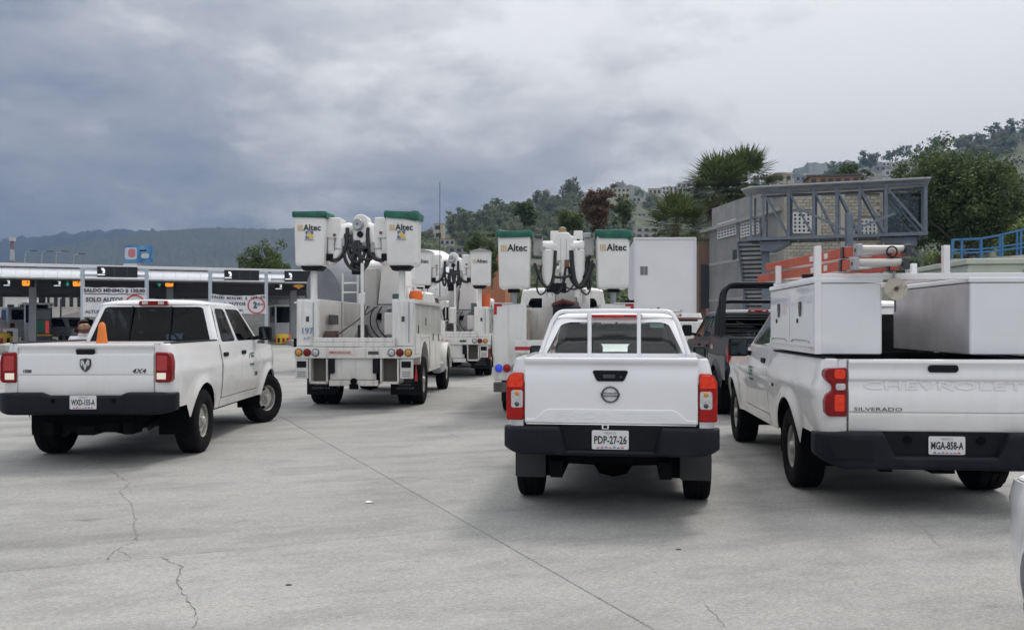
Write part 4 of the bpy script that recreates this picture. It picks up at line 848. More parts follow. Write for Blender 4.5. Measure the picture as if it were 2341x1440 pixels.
loft_bumper(silv, y0, 1.045, sec, BUMPER, xs=[-1.045, -1.03, -1.0, -0.96, -0.90, -0.82, -0.7, -0.6, -0.53, -0.51, -0.48, -0.45, -0.42, -0.3, 0, 0.3, 0.42, 0.45, 0.48, 0.51, 0.53, 0.6, 0.7, 0.82, 0.90, 0.96, 1.0, 1.03, 1.045])
for sd in (-1, 1):
    b = MB(); b.prism([(sd*0.60, 0.47), (sd*0.93, 0.50), (sd*0.97, 0.60), (sd*0.97, 0.66), (sd*0.62, 0.66)], 'y', y0-0.13, y0-0.118); b.obj('bumper_step', BLACKP, silv, bevel=0.006)
    b = MB(); b.cyl((sd*0.30, y0-0.05, 0.65), (sd*0.30, y0-0.035, 0.65), 0.035); b.obj('tow_hook_cover', DARK, silv)
b = MB(); b.box(-0.55, 0.55, y0-0.03, y0+0.06, 0.46, 0.72); b.obj('bumper_filler', BLACKP, silv, bevel=0.01)
plate(silv, (0.02, y0-0.045, 0.605), 'MGA-858-A')
side_text(silv, sxs, -1, 2.05, 1.06, 'CFE', 0.16, DKGREEN)
side_text(silv, sxs, -1, 2.05, 0.965, 'Distribucion', 0.045, DKGREEN, bold=0.0005)
b = MB(); b.cyl((-sxs(0.62, 1.0)-0.012, 0.72, 0.98), (-sxs(0.72, 1.0)+0.01, 0.72, 0.98), 0.02); b.obj('fuel_cap_lock', BLACKP, silv)
SR = Matrix.Rotation(R(-5.0), 4, 'Z'); SILV = Matrix.Translation((3.80, 9.12, 0)) @ SR
def on_silv(p): return SILV @ Vector(p)
def placed(t, p, rz=0): t.location = on_silv(p); t.rotation_euler = (0, 0, R(-5.0)+rz); return t
BXM = paint_mat('tool_box_white', (0.79, 0.80, 0.82), amt=0.1, streak=0.05)
# left tool box
def toolbox(label, x, y, inner):
    t = placed(thing('tool_box', label, 'tool box'), (x, y, 1.368))
    L_, W, H = 2.02, 0.57, 0.63
    b = MB(); b.box(-W/2, W/2, 0, L_, 0, H); b.obj('box_body', BXM, t, bevel=0.012)
    b = MB(); b.box(-W/2-0.014, W/2+0.014, -0.012, L_+0.012, H+0.003, H+0.05); b.obj('box_lid', BXM, t, bevel=0.012)
    s = -1 if x < 0 else 1
    for i in range(2):
        ya = 0.06+i*(L_-0.06)/2; yb_ = ya+(L_-0.18)/2
        b = MB(); b.box(min(s*(W/2-.002), s*(W/2+0.012)), max(s*(W/2-.002), s*(W/2+0.012)), ya, yb_, 0.06, H-0.09); d = b.obj('box_door', BXM, t, bevel=0.006)
        ym = (ya+yb_)/2; xo = s*(W/2+0.012)
        b = MB(); b.prism([(ym-0.035, H-0.15), (ym+0.035, H-0.15), (ym+0.04, H-0.21), (ym+0.012, H-0.29), (ym-0.012, H-0.29), (ym-0.04, H-0.21)], 'x', min(xo, xo+s*0.014), max(xo, xo+s*0.014)); b.obj('latch', DARKCH, d, bevel=0.004)
        b = MB(); b.cyl((xo, ym+0.12, 0.30), (xo+s*0.008, ym+0.12, 0.30), 0.022); b.obj('lock', BLACKP, d)
        b = MB(); b.tube([(xo+s*0.004, ya+0.08, 0.10), (xo+s*0.004, ya+0.16, 0.12), (xo+s*0.004, yb_-0.16, 0.12), (xo+s*0.004, yb_-0.08, 0.10)], 0.006, 6); b.obj('hinge_rod', GALV, d)
    b = MB(); xi = -s*(W/2); b.box(min(xi, xi-s*0.006), max(xi, xi-s*0.006), 0.01, L_-0.01, 0.01, H-0.01); b.obj('inner_panel', inner, t)
    return t
toolbox('white tool box with two latches, over the near wheel of its pickup', -0.725, -1.12, BXM)
toolbox('white tool box with a bare metal inner side, beside the hanging round plate', 0.60, -1.12, ALU)
# rack standing on the boxes
rack = placed(thing('ladder_rack', 'white ladder rack with four uprights above the tool boxes', 'rack'), (0, 0, 1.34+0.69))
b = MB(); b.box(-1.0, 1.0, -1.12, -1.06, 0, 0.055); b.obj('cross_bar', WHITE2, rack, bevel=0.004)
b = MB(); b.box(-1.0, 1.0, 0.74, 0.80, 0, 0.055); b.obj('cross_bar', WHITE2, rack, bevel=0.004)
for (x, y, z0, z1) in ((-0.985, -1.10, -0.66, 0.30), (-0.955, 0.76, 0.05, 0.24), (0.12, -1.09, 0.05, 0.30), (0.48, 0.77, 0.05, 0.26), (-0.30, 0.77, 0.05, 0.10)):
    b = MB(); b.box(x-0.028, x+0.028, y-0.03, y+0.03, z0, z1); b.obj('upright', WHITE2, rack, bevel=0.004)
b = MB(); b.tube([(-0.95, -0.35, 0.075), (0.25, -0.35, 0.075)], 0.02, 8); b.obj('support_bar', BLACKP, rack)
b = MB(); b.box(-0.97, -0.93, -1.06, 0.74, 0.0, 0.04); b.obj('side_bar', WHITE2, rack)
b = MB(); b.box(0.10, 0.14, -1.06, 0.74, 0.0, 0.04); b.obj('side_bar', WHITE2, rack)
# ladders
LADO = mat('orange_fibreglass', (0.52, 0.085, 0.035), 0.5, col2=(0.40, 0.07, 0.035), nscale=5, bump=(40, 0.1))
LABW = mat('white_label', (0.62, 0.60, 0.58), 0.6)
def ladder(label, p, L_, w, rz, tilt):
    t = placed(thing('extension_ladder', label, 'ladder', group='ladders on the rack'), p, rz); t.rotation_euler = (tilt, 0, R(-5.0)+rz)
    for sd in (-1, 1):
        b = MB(); x = sd*w/2; b.box(x-0.016, x+0.016, 0, L_, 0, 0.088); o = b.obj('side_rail', LADO, t, bevel=0.005)
        for k in range(3):
            c = MB(); c.box(min(x+sd*0.0165, x+sd*0.018), max(x+sd*0.0165, x+sd*0.018), 0.7+k*0.2, 0.80+k*0.2, 0.018, 0.07); c.obj('rail_label', LABW, o)
        c = MB(); c.box(x-0.026, x+0.026, -0.02, 0.07, -0.008, 0.096); c.obj('rail_end', GALV if sd < 0 else DARKCH, o, bevel=0.008)
        c = MB(); c.box(x-0.03, x+0.03, 0.30, 0.36, -0.01, 0.10); c.obj('rail_clamp', DARKCH, o, bevel=0.006)
        c = MB(); c.cyl((x-0.03, 0.02, 0.044), (x+0.03, 0.02, 0.044), 0.018, n=10); c.obj('rail_bolt', DARKCH, o)
    n = int(L_/0.31)
    for k in range(n):
        b = MB(); y = 0.10+k*0.31; b.cyl((-w/2, y, 0.044), (w/2, y, 0.044), 0.019, n=10); b.obj('rung', ALU, t)
    b = MB(); b.cyl((-w/2+0.02, 0.04, 0.062), (w/2-0.02, 0.04, 0.062), 0.028, n=12); b.obj('roller', mat('pale_roller', (0.62, 0.60, 0.57), 0.4), t)
    if 'top' in label: b = MB(); b.tube([(0.06+0.045*math.cos(a), -0.03, 0.03+0.045*math.sin(a)) for a in np.linspace(0, 6.2832, 17)], 0.007, 6, cap=False); b.obj('rope_ring', BLACKP, t)
    return t
ladder('orange extension ladder lying lowest on the rack', (-0.50, -1.30, 2.115), 3.3, 0.43, R(4), R(0.5))
ladder('orange extension ladder on top of the other ladder', (-0.46, -1.25, 2.235), 2.7, 0.43, R(6), R(0.3))
# round plate hanging from the rack
t = placed(thing('round_plate', 'round rusty plate hanging from the rack between the tool boxes', 'plate'), (-0.33, -1.14, 1.945))
b = MB(); b.lathe([(0.0, 0.0), (0.085, 0.0), (0.098, 0.012), (0.098, 0.03), (0.02, 0.035)], (0, 0, 0), (0, -1, 0), 28); b.obj('disc', mat('cream_rusted_enamel', (0.50, 0.47, 0.38), 0.5, col2=(0.16, 0.11, 0.08), nscale=9, thr=(0.52, 0.7)), t)
b = MB(); b.tube([(0.0, 0, 0.09), (-0.01, 0, 0.13), (0, 0.01, 0.15)], 0.012, 6); b.obj('hook', GALV, t)
b = MB(); b.tube([(0.0, -0.01, -0.09), (0.0, -0.01, -0.20)], 0.007, 6); b.obj('chain', DARKCH, t)
# ------------------------------------------------------------------ dark pickup with roll bars
P = dict(wb=3.57, ro=1.16, fo=0.98, hw=0.985, zr=1.40, zs=0.50, r=0.405, ra=0.485, tw=0.275, rim=0.222, trk=0.865, cab_r=0.83, wsb=3.08, rf=2.42, rr=1.02, zb=1.36, zroof=1.925, hr=0.74, tg=0.775, zhood=1.34, rc=0.16, flare=0.035,
         doors=[(0.88, 1.83), (1.83, 2.92)], splits=[(0.0, 0.42, 0.13, 0.95, (0.10, 0.05, 0.10, 0.18)), (0.42, 1.0, 0.05, 0.93, (0.05, 0.05, 0.10, 0.06))], wstyle='oval', gside=GL_MID,
         rear_hole=rrect(0.035, 0.965, 0.13, 0.86, (0.05, 0.05, 0.06, 0.06), 5), seat_rows=(2.0,), zb2=1.26)
darkp, sxd, rh = pickup('dark_pickup', 'dark blue pickup with black roll bars over its bed', 'pickup truck', (4.70, 16.6, 0), R(-3.0), P, NAVY)
y0 = -P['ro']
tgt = tailgate(darkp, y0, 0.768, [(0.012, 0.86), (0.02, 1.05), (0.022, 1.26), (-0.01, 1.30), (0.030, 1.385), (0.022, 1.412)], NAVY)
for sd in (-1, 1):
    x0, x1 = 0.785, 0.985
    b = MB(); b.prism([(sd*a, z) for a, z in ((x0, 0.965), (x1-0.03, 0.965), (x1-0.012, 1.0), (x1-0.012, 1.20), (x1-0.03, 1.285), (x1-0.06, 1.31), (x0, 1.315))], 'y', y0-0.025, y0+0.12); tl = b.obj('tail_light', LRED, darkp, bevel=0.02, seg=3)
    b = MB(); b.box(min(sd*(x0+0.02), sd*(x0+0.145)), max(sd*(x0+0.02), sd*(x0+0.145)), y0-0.031, y0-0.02, 0.985, 1.03); b.obj('reversing_lamp', LCLEAR, tl, bevel=0.006)
loft_bumper(darkp, y0, 1.0, lambda x: (y0-0.11+0.16*max(0, (abs(x)-0.8)/0.2)**2, y0+0.06, 0.60, 0.85, 0.035), BUMPER, n=21)
b = MB(); b.box(-0.70, 0.70, 0.955, 1.10, 1.85, 1.905); wr = b.obj('white_roof_edge', WHITE2, darkp, bevel=0.012)
b = MB(); b.prism([(-0.20, 1.86), (0.20, 1.86), (0.19, 1.912), (-0.19, 1.912)], 'y', 0.925, 0.96); hl_ = b.obj('high_brake_light', LRED, darkp, bevel=0.01)
for sx_ in (-0.11, 0.11):
    b = MB(); b.box(sx_-0.035, sx_+0.035, 0.918, 0.928, 1.872, 1.90); b.obj('cargo_lamp', LCLEAR, hl_)
RB = mat('black_gloss_tube', (0.008, 0.009, 0.013), 0.4, spec=0.25)
for (yb_, yt, zt, r_) in ((-0.30, -0.15, 2.36, 0.042), (0.05, 0.18, 2.33, 0.042), (0.42, 0.52, 2.06, 0.036)):
    pts = [(-0.90, yb_, 1.38), (-0.87, (yb_+yt)/2, 1.38+(zt-1.38)*0.6)]+arc3((-0.845, yt, zt-0.22), (-0.62, yt, zt), (-0.82, yt, zt))+[(0, yt, zt)]+arc3((0.62, yt, zt), (0.845, yt, zt-0.22), (0.82, yt, zt))+[(0.87, (yb_+yt)/2, 1.38+(zt-1.38)*0.6), (0.90, yb_, 1.38)]
    b = MB(); b.tube(pts, r_, 10); b.obj('roll_bar', RB, darkp)
for z in (1.52, 1.62, 1.72, 1.82):
    b = MB(); b.tube([(-0.66, 0.80, z), (0.66, 0.80, z)], 0.014, 8); b.obj('window_guard_bar', RB, darkp)
b = MB(); b.tube([(-0.84, -0.15, 2.2), (-0.83, 0.52, 1.95)], 0.03, 8); b.obj('roll_bar_brace', RB, darkp)
text('side_lettering', '4X4', LABW, darkp, (-sxd(0.45, 1.2)-0.004, 0.45, 1.2), 0.13, 'left', 0.001, 0.004)
# ------------------------------------------------------------------ white car at the right edge
P = dict(wb=2.55, ro=0.72, fo=0.82, hw=0.87, zr=0.96, zs=0.24, r=0.31, ra=0.365, tw=0.20, rim=0.19, trk=0.75, cab_r=-0.35, wsb=1.95, rf=1.30, rr=0.05, zb=0.96, zroof=1.47, hr=0.58, tg=0.60, zhood=0.94, rc=0.2, zm=0.62, zfloor=0.45, railcap=False, flare=0.02, fbumper=False,
         doors=[(-0.05, 0.85), (0.85, 1.85)], splits=[(0.0, 0.42, 0.13, 0.95, (0.10, 0.05, 0.10, 0.18)), (0.42, 1.0, 0.05, 0.93, (0.05, 0.05, 0.10, 0.06))], wstyle='round', gside=GL_MID,
         rear_hole=rrect(0.05, 0.95, 0.15, 0.86, 0.05, 5), grear=GL_MID, seat_rows=(0.8,), zb2=0.90, mir=(0.18, 0.14))
carw, sxc, rh = pickup('white_car', 'front corner of a white car just entering the frame', 'car', (3.27, 1.48, 0), R(0), P, WHITE2)
b = MB(); b.box(-0.80, 0.80, -0.70, -0.36, 0.94, 0.975); b.obj('boot_lid', WHITE2, carw, bevel=0.015)
tailgate(carw, -0.72, 0.60, [(0.01, 0.4), (0.02, 0.7), (0.01, 0.96)], WHITE2)
b = MB(); b.box(-0.84, 0.84, -0.80, -0.70, 0.28, 0.60); b.obj('rear_bumper', WHITE2, carw, bevel=0.05)
b = MB(); b.prism([(-0.60, 3.20), (-0.56, 3.38), (0.56, 3.38), (0.60, 3.20)], 'z', 0.18, 0.32); b.obj('lower_lip', BLACKP, carw, bevel=0.02)
RUST0 = mat('dull_rust', (0.16, 0.09, 0.05), 0.9)
# ------------------------------------------------------------------ aerial-bucket trucks
def truck_base(name, label, cat, loc, yaw, wb=4.3, cab_y=3.05, group=None, r=0.49, paint=OLDWHITE, dual=True, zroof=2.42):
    t = thing(name, label, cat, loc, yaw, group)
    b = MB()
    for sd in (-1, 1): b.box(sd*0.42-0.05, sd*0.42+0.05, -1.35, wb+0.9, 0.62, 0.86)
    b.box(-0.42, 0.42, -0.9, -0.8, 0.64, 0.84); b.box(-0.42, 0.42, 1.5, 1.6, 0.64, 0.84); b.obj('chassis', DARK, t)
    b = MB(); b.tube([(-1.0, 0, r), (-0.22, 0, r), (-0.16, 0, r), (0, 0, r), (0.16, 0, r), (0.22, 0, r), (1.0, 0, r)], 0.06, 12, rs=[.06, .07, .17, .22, .17, .07, .06]); b.obj('rear_axle', DARK, t)
    for sd in (-1, 1):
        wheel(t, sd*1.02, 0, r, 0.24, 0.27, 'round')
        if dual: wheel(t, sd*0.75, 0, r, 0.24, 0.27, 'round')
        wheel(t, sd*0.98, wb, r, 0.25, 0.27, 'round')
    # cab
    cw, y0, y1 = 1.02, cab_y, cab_y+1.35; zf, zb, ze = 0.75, 1.72, zroof-0.08
    b = MB()
    for sd in (-1, 1):
        b.ring([[(sd*cw, y, z) for y in np.linspace(y0+0.06, y1+0.1, 6)] for z in (zf, 1.2, zb)], closed=False)
        def sp(s, u, sd=sd): return Vector((sd*(cw-0.02-0.10*u), y0+0.06+(y1-y0-0.06)*s-0.35*u*s, zb+(ze-zb)*u))
        hl = rrect(0.12, 0.92, 0.06, 0.88, 0.08); b.hole(sp, hl, 2, lip=(-sd*0.012, 0, 0))
        w = MB(); w.add([sp(*p)+Vector((-sd*0.01, 0, 0)) for p in hl], [tuple(range(len(hl)))]); w.obj('side_window', GL_DARK, t, smooth=0)
        b.ring([[(sd*(cw-0.06*(1-math.cos(a))), y0+0.06-0.06*math.sin(a), z) for a in np.linspace(0, 1.57, 5)] for z in (zf, zb)], closed=False)
        b.ring([[(sd*(cw-0.02-k_-0.06*(1-math.cos(a))), y0+0.06-0.06*math.sin(a), z) for a in np.linspace(0, 1.57, 5)] for z, k_ in ((zb, 0), (ze, 0.10))], closed=False)
    def rp(s, u): 
        x = (2*s-1)*(cw-0.06-0.12*max(0, (u-0.55)/0.45)); return Vector((x, y0, zf+(ze-zf)*u))
    for (s0, s1) in ((0.0, 0.5), (0.5, 1.0)):
        sub = lambda s, u, s0=s0, s1=s1: rp(s0+(s1-s0)*s, u); hl = rrect(0.14, 0.86, 0.52, 0.90, 0.08); b.hole(sub, hl, 2, lip=(0, 0.014, 0))
        w = MB(); w.add([sub(*p)+Vector((0, 0.012, 0)) for p in hl], [tuple(range(len(hl)))]); w.obj('rear_window', GL_DARK, t, smooth=0)
    def fp(s, u): return Vector(((2*s-1)*(cw-0.02-0.10*u), y1-0.35*u+0.06, zb+(ze-zb)*u))
    hl = rrect(0.05, 0.95, 0.06, 0.92, 0.05); b.hole(fp, hl, 2); w = MB(); w.add([fp(*p) for p in hl], [tuple(range(len(hl)))]); w.obj('windscreen', GL_DARK, t, smooth=0)
    def rfn(s, u):
        a = math.sin((s-.5)*math.pi); v = math.sin((u-.5)*math.pi); f = (max(0, 1-abs(a)**6)**.5)*(max(0, 1-abs(v)**8)**.5); return (a*(cw-0.12), y0+(y1-0.29-y0)*(v+1)/2, ze+0.08*f)
    b.grid(rfn, 16, 14); b.obj('cab', paint, t, smooth=40)
    b = MB()
    def hood(s, u):
        a = 2*s-1; y = y1+(wb+0.75-y1)*u; return (a*(0.72-0.08*u), y, 1.68-0.16*u-0.22*abs(a)**3)
    b.grid(hood, 12, 6)
    for sd in (-1, 1): b.ring([[(sd*(0.72-0.08*u), y1+(wb+0.75-y1)*u, z) for u in np.linspace(0, 1, 5)] for z in (1.0, 1.46-0.1)], closed=False)
    b.box(-0.64, 0.64, wb+0.70, wb+0.76, 0.8, 1.45); b.obj('bonnet', paint, t, smooth=45)
    for sd in (-1, 1):
        b = MB(); pts = []
        for k in range(13):
            a = math.pi*k/12; pts.append((wb+0.64*math.cos(a), r+0.05+0.64*math.sin(a)))
        poly = [(wb+0.64, 0.52), *pts, (wb-0.64, 0.52), (wb-0.54, 0.52)]+[(wb-0.54*math.cos(math.pi*k/12), r+0.05+0.54*math.sin(math.pi*k/12)) for k in range(13)]+[(wb+0.54, 0.52)]
        b.prism(poly, 'x', min(sd*0.66, sd*1.14), max(sd*0.66, sd*1.14)); b.obj('front_wing', paint, t, bevel=0.03)
        b = MB(); b.box(min(sd*0.86, sd*1.10), max(sd*0.86, sd*1.10), cab_y+0.1, cab_y+1.2, 0.45, 0.72); b.obj('fuel_tank', GALV, t, bevel=0.06)
        b = MB(); b.box(min(sd*1.16, sd*1.34), max(sd*1.16, sd*1.34), y1-0.25, y1-0.18, 1.65, 2.05); mo = b.obj('door_mirror', paint, t, bevel=0.03)
        b = MB(); b.tube([(sd*0.95, y1-0.2, 1.75), (sd*1.2, y1-0.2, 1.75)], 0.015, 6); b.obj('mirror_arm', BLACKP, mo)
    b = MB(); b.box(-1.05, 1.05, wb+0.85, wb+1.0, 0.5, 0.8); b.obj('front_bumper', GALV, t, bevel=0.03)
    return t
def lamp(root, x, y, z, m, r=0.07, name='tail_lamp', rimm=None):
    b = MB(); b.lathe([(r*1.12, 0), (r*1.12, 0.016), (r*0.98, 0.02)], (x, y, z), (0, -1, 0), 22); o = b.obj(name, rimm or BLACKP, root)
    b = MB(); b.lathe([(r*0.98, 0.010), (r*0.85, 0.028), (r*0.4, 0.038), (0.002, 0.040)], (x, y, z), (0, -1, 0), 22); b.obj('lens', m, o); return o
def bucket(root, x, y, z0, z1, w, d, cover, seed, logo=2, drape=None):
    rb = random.Random(seed); b = MB(); rings = []
    for k, (z, e) in enumerate(((z0, 0.05), (z0+0.012, 0.025), (z0+0.05, 0.01), (z0+0.07, 0.008), (z1-0.05, 0.0), (z1-0.045, -0.012), (z1, -0.012))):
        f = 0.965+0.035*(z-z0)/(z1-z0)
        rings.append([(x+(p[0])*f, y+p[1]*f, z) for p in rrect(-w/2+e, w/2-e, -d/2+e, d/2-e, 0.035, 4)])
    b.ring(rings); o = b.obj('bucket', FIBER, root, smooth=40)
    yf = y-d/2-0.002
    if logo:
        text('bucket_lettering', 'Altec', INK, o, (x+0.055, yf-0.001, z0+(z1-z0)*0.72), 0.165, ext=0.001, bold=0.0035, sx=0.95)
        GOLD = mat('gold_ink', (0.62, 0.47, 0.26), 0.5)
        for i in range(3):
            k = MB(); xx = x-0.225+i*0.036; k.box(xx, xx+0.024, yf-0.002, yf, z0+(z1-z0)*0.72-0.055, z0+(z1-z0)*0.72+0.055); k.obj('logo_bar', GOLD, o)
    if logo > 1:
        zc = z0+(z1-z0)*0.585
        for i, (dx, dz, c) in enumerate(((-0.042, 0.042, 'b'), (0.042, 0.042, 'b'), (-0.042, -0.042, 'b'), (0.042, -0.042, 'y'), (0, 0, 'y'))):
            k = MB(); s_ = 0.030 if i < 4 else 0.040; k.box(x+dx-s_, x+dx+s_, yf-0.003+0.001*(i < 4), yf, zc+dz-s_, zc+dz+s_); k.obj('emblem_square', mat('emblem_blue', (0.10, 0.14, 0.30), 0.5) if c == 'b' else mat('emblem_yellow', (0.72, 0.52, 0.12), 0.5), o)
        text('emblem_lettering', 'DIVISION', mat('emblem_blue', (0.10, 0.14, 0.30)), o, (x, yf-0.001, zc-0.095), 0.035, ext=0.0005, bold=0.0005, sx=1.3)
    if cover:
        b = MB(); n = 44; base = rrect(-w/2-0.03, w/2+0.03, -d/2-0.03, d/2+0.03, 0.06, 10); rings = []
        hang = [rb.uniform(-0.015, 0.012) for _ in base]
        for i in range(len(base)):
            if drape is not None and base[i][0] > w*0.32 and base[i][1] < 0: hang[i] -= drape*(0.5+rb.random()*0.5)
        hang = [(hang[i-1]+hang[i]+hang[(i+1) % len(base)])/3 for i in range(len(base))]
        for (f, dz, hh) in ((0.985, -0.075, 1), (1.02, -0.055, 0.7), (1.03, 0.0, 0.2), (1.0, 0.03, 0.1), (0.75, 0.038, 0), (0.3, 0.03, 0)):
            rings.append([(x+p[0]*f, y+p[1]*f, z1+dz+hang[i]*hh+0.012*math.sin(i*1.7+seed)*(0.3 < f < 1.01)) for i, p in enumerate(base)])
        b.ring(rings); b.obj('bucket_cover', GREENTARP, root, smooth=50)
    elif cover is False:
        b = MB(); b.prism([(x-w/2-0.04, z1), (x+w/2+0.04, z1), (x+w/2+0.02, z1+0.02), (x, z1+0.10), (x-w/2-0.02, z1+0.02)], 'y', y-d/2-0.04, y+d/2+0.04); b.obj('bucket_lid', mat('grey_lid', (0.36, 0.35, 0.33), 0.6), root, bevel=0.01)
    return o
def bez(p0, p1, p2, p3, n=12):
    p0, p1, p2, p3 = map(Vector, (p0, p1, p2, p3)); return [((1-t)**3)*p0+3*t*(1-t)**2*p1+3*t*t*(1-t)*p2+t**3*p3 for t in np.linspace(0, 1, n)]
def bucket_truck_a(label, loc, yaw, left=True, cover=True, logo=2, seed=1):
    t = truck_base('bucket_truck', label, 'bucket truck', loc, yaw, group='aerial bucket trucks')
    W = OLDWHITE; yb = -1.50
    # body: side compartments with wheel arch, each side
    for sd in (-1, 1):
        pts = [(-1.36, 0.98), (-0.62, 0.98)]+[(-0.62*math.cos(math.pi*k/10), 0.62+0.66*math.sin(math.pi*k/10)) for k in range(1, 10)]+[(0.62, 0.98), (0.66, 0.62), (2.62, 0.62), (2.62, 1.98), (2.45, 2.11), (-1.36, 2.11)]
        b = MB(); b.prism(pts, 'x', min(sd*0.70, sd*1.14), max(sd*0.70, sd*1.14)); o = b.obj('side_compartment', W, t, bevel=0.012)
        for (ya, yc, za, zc) in ((-1.30, -0.72, 1.06, 2.0), (-0.66, 0.66, 1.36, 2.0), (0.72, 1.60, 0.70, 2.0), (1.66, 2.56, 0.70, 1.94)):
            b = MB(); b.box(min(sd*1.137, sd*1.155), max(sd*1.137, sd*1.155), ya, yc, za, zc); d = b.obj('compartment_door', W, t, bevel=0.008)
            b = MB(); zm = (za+zc)/2; b.box(min(sd*1.155, sd*1.168), max(sd*1.155, sd*1.168), (ya+yc)/2-0.03, (ya+yc)/2+0.03, zm-0.08, zm+0.08); b.obj('door_latch', DARKCH, d, bevel=0.005)
        b = MB(); b.box(min(sd*1.13, sd*1.19), max(sd*1.13, sd*1.19), -1.36, 2.6, 2.03, 2.06); b.obj('drip_rail', W, t, bevel=0.005)
        b = MB(); xa = sd*0.92; b.box(xa-0.20, xa+0.20, -1.378, -1.36, 1.22, 2.08); d = b.obj('rear_compartment_door', W, t, bevel=0.008)
        b = MB(); b.box(xa-0.03, xa+0.03, -1.39, -1.377, 1.68, 1.78); b.obj('door_latch', DARKCH, d, bevel=0.005)
        b = MB(); b.box(xa+0.10, xa+0.12, -1.392, -1.377, 1.28, 2.04); b.obj('door_hinge', GALV, d)
        # bucket rest posts on the compartments
        px = sd*0.86; b = MB(); b.box(px-0.055, px+0.055, -1.20, -1.08, 2.11, 2.67); b.obj('bucket_rest_post', W, t, bevel=0.01)
        b = MB(); b.prism([(px-0.22, 2.75), (px+0.22, 2.75), (px+0.14, 2.66), (px-0.16, 2.66)], 'y', -1.34, -0.96); b.obj('bucket_rest_pad', BLACKP, t, bevel=0.02)
    b = MB(); b.box(-0.70, 0.70, -1.50, 2.60, 1.13, 1.19); b.obj('deck', mat('deck_grey', (0.40, 0.39, 0.37), 0.7, col2=(0.28, 0.26, 0.24), nscale=4), t)
    # tail: lip, bumper with lamps, boxes below
    b = MB(); b.box(-0.78, 0.78, yb-0.02, yb+0.08, 1.205, 1.285); b.obj('tail_lip', W, t, bevel=0.01)
    b = MB(); b.box(-0.78, 0.78, yb-0.01, yb+0.10, 1.29, 1.375); b.obj('tail_rail', W, t, bevel=0.01)
    b = MB(); b.box(-1.14, 1.14, yb-0.04, yb+0.12, 0.985, 1.195); bp = b.obj('rear_bumper', W, t, bevel=0.012)
    for x, m in ((-1.045, LAMBER), (-0.885, LREDDIM), (-0.725, LCLEAR), (0.725, LCLEAR), (0.885, LREDDIM), (1.045, LAMBER)): lamp(t, x, yb-0.042, 1.095, m, 0.064)
    b = MB(); b.prism(rrect(-0.50, 0.06, 1.045, 1.14, 0.012), 'y', yb-0.046, yb-0.041); o = b.obj('warning_sticker', mat('pale_pink_label', (0.70, 0.60, 0.58), 0.5), t); text('sticker_lettering', 'EMERGENCIAS', REDP, o, (-0.26, yb-0.048, 1.092), 0.065, ext=0.001, bold=0.001)
    b = MB(); b.box(0.28, 0.48, yb-0.05, yb-0.041, 1.06, 1.12); b.obj('nameplate', DARKCH, t, bevel=0.004)
    b = MB(); b.box(-0.46, 0.42, yb+0.02, yb+0.08, 0.58, 0.985); b.obj('tail_skirt', W, t, bevel=0.01)
    b = MB(); b.box(-0.48, 0.46, yb+0.0, yb+0.16, 0.46, 0.57); b.obj('tail_crossmember', W, t, bevel=0.01)
    for x in (-0.42, 0.42):
        b = MB(); b.box(x-0.055, x+0.055, yb-0.05, yb+0.02, 0.70, 0.975); b.obj('dock_bumper', BLACKP, t, bevel=0.015)
    b = MB(); b.cyl((0.0, yb-0.06, 0.55), (0.0, yb+0.05, 0.55), 0.06); b.box(-0.08, 0.08, yb-0.04, yb+0.05, 0.40, 0.5); b.obj('tow_hook', DARK, t)
    for sd in (-1, 1):
        x = sd*0.68; w = 0.18                      # open-ended boxes under the bumper
        b = MB(); b.box(x-w, x-w+0.035, yb, yb+0.55, 0.50, 0.975); b.box(x+w-0.035, x+w, yb, yb+0.55, 0.50, 0.975); b.box(x-w, x+w, yb, yb+0.55, 0.50, 0.545); b.box(x-w+.035, x+w-.035, yb+0.5, yb+0.55, 0.545, 0.975); b.obj('open_step_box', W, t); b = MB(); b.box(x-w+.04, x+w-.04, yb+0.20, yb+0.22, 0.55, 0.97); b.obj('step_box_shade_panel', mat('box_shadow_grey', (0.10, 0.095, 0.085), 0.9), t)  # dark inset panel: shade inside the open box put into its colour
        x = sd*1.0; b = MB(); b.box(x-0.12, x+0.12, yb-0.01, yb+0.10, 0.60, 0.975); o = b.obj('lamp_bracket', W, t, bevel=0.01)
        b = MB(); b.box(x-0.09, x+0.09, yb-0.022, yb-0.009, 0.81, 0.93); b.obj('black_panel', BLACKP, o, bevel=0.005)
        for z in (0.65, 0.69, 0.73):
            b = MB(); b.box(x-0.08, x+0.08, yb-0.018, yb-0.009, z-0.012, z+0.010); b.obj('vent_slat', GALV, o)
        b = MB(); b.box(sd*0.84-0.29, sd*0.84+0.29, -0.66, -0.645, 0.23, 0.62); f = b.obj('mud_flap', BLACKP, t, bevel=0.004)
        for k, (s_, z) in enumerate((('VEHICULO', 0.50), ('DIVISION', 0.43), ('CENTRO SUR', 0.36))): text('flap_lettering', s_, mat('worn_white_ink', (0.22, 0.22, 0.22), 0.7), f, (sd*0.84, -0.668, z), 0.06, ext=0.0005)
    b = MB(); b.prism([(1.14, 0.55), (1.20, 0.55), (1.17, 0.90)], 'y', yb+0.1, yb+0.12); b.obj('red_reflector', REDP, t)
    text('rear_number', '197', mat('number_blue', (0.20, 0.26, 0.42), 0.5), t, (-0.93, -1.394, 1.50), 0.16, ext=0.001, bold=0.003)
    text('rear_number', 'A 57', mat('number_blue', (0.20, 0.26, 0.42), 0.5), t, (-0.93, -1.394, 1.36), 0.07, ext=0.001, bold=0.001)
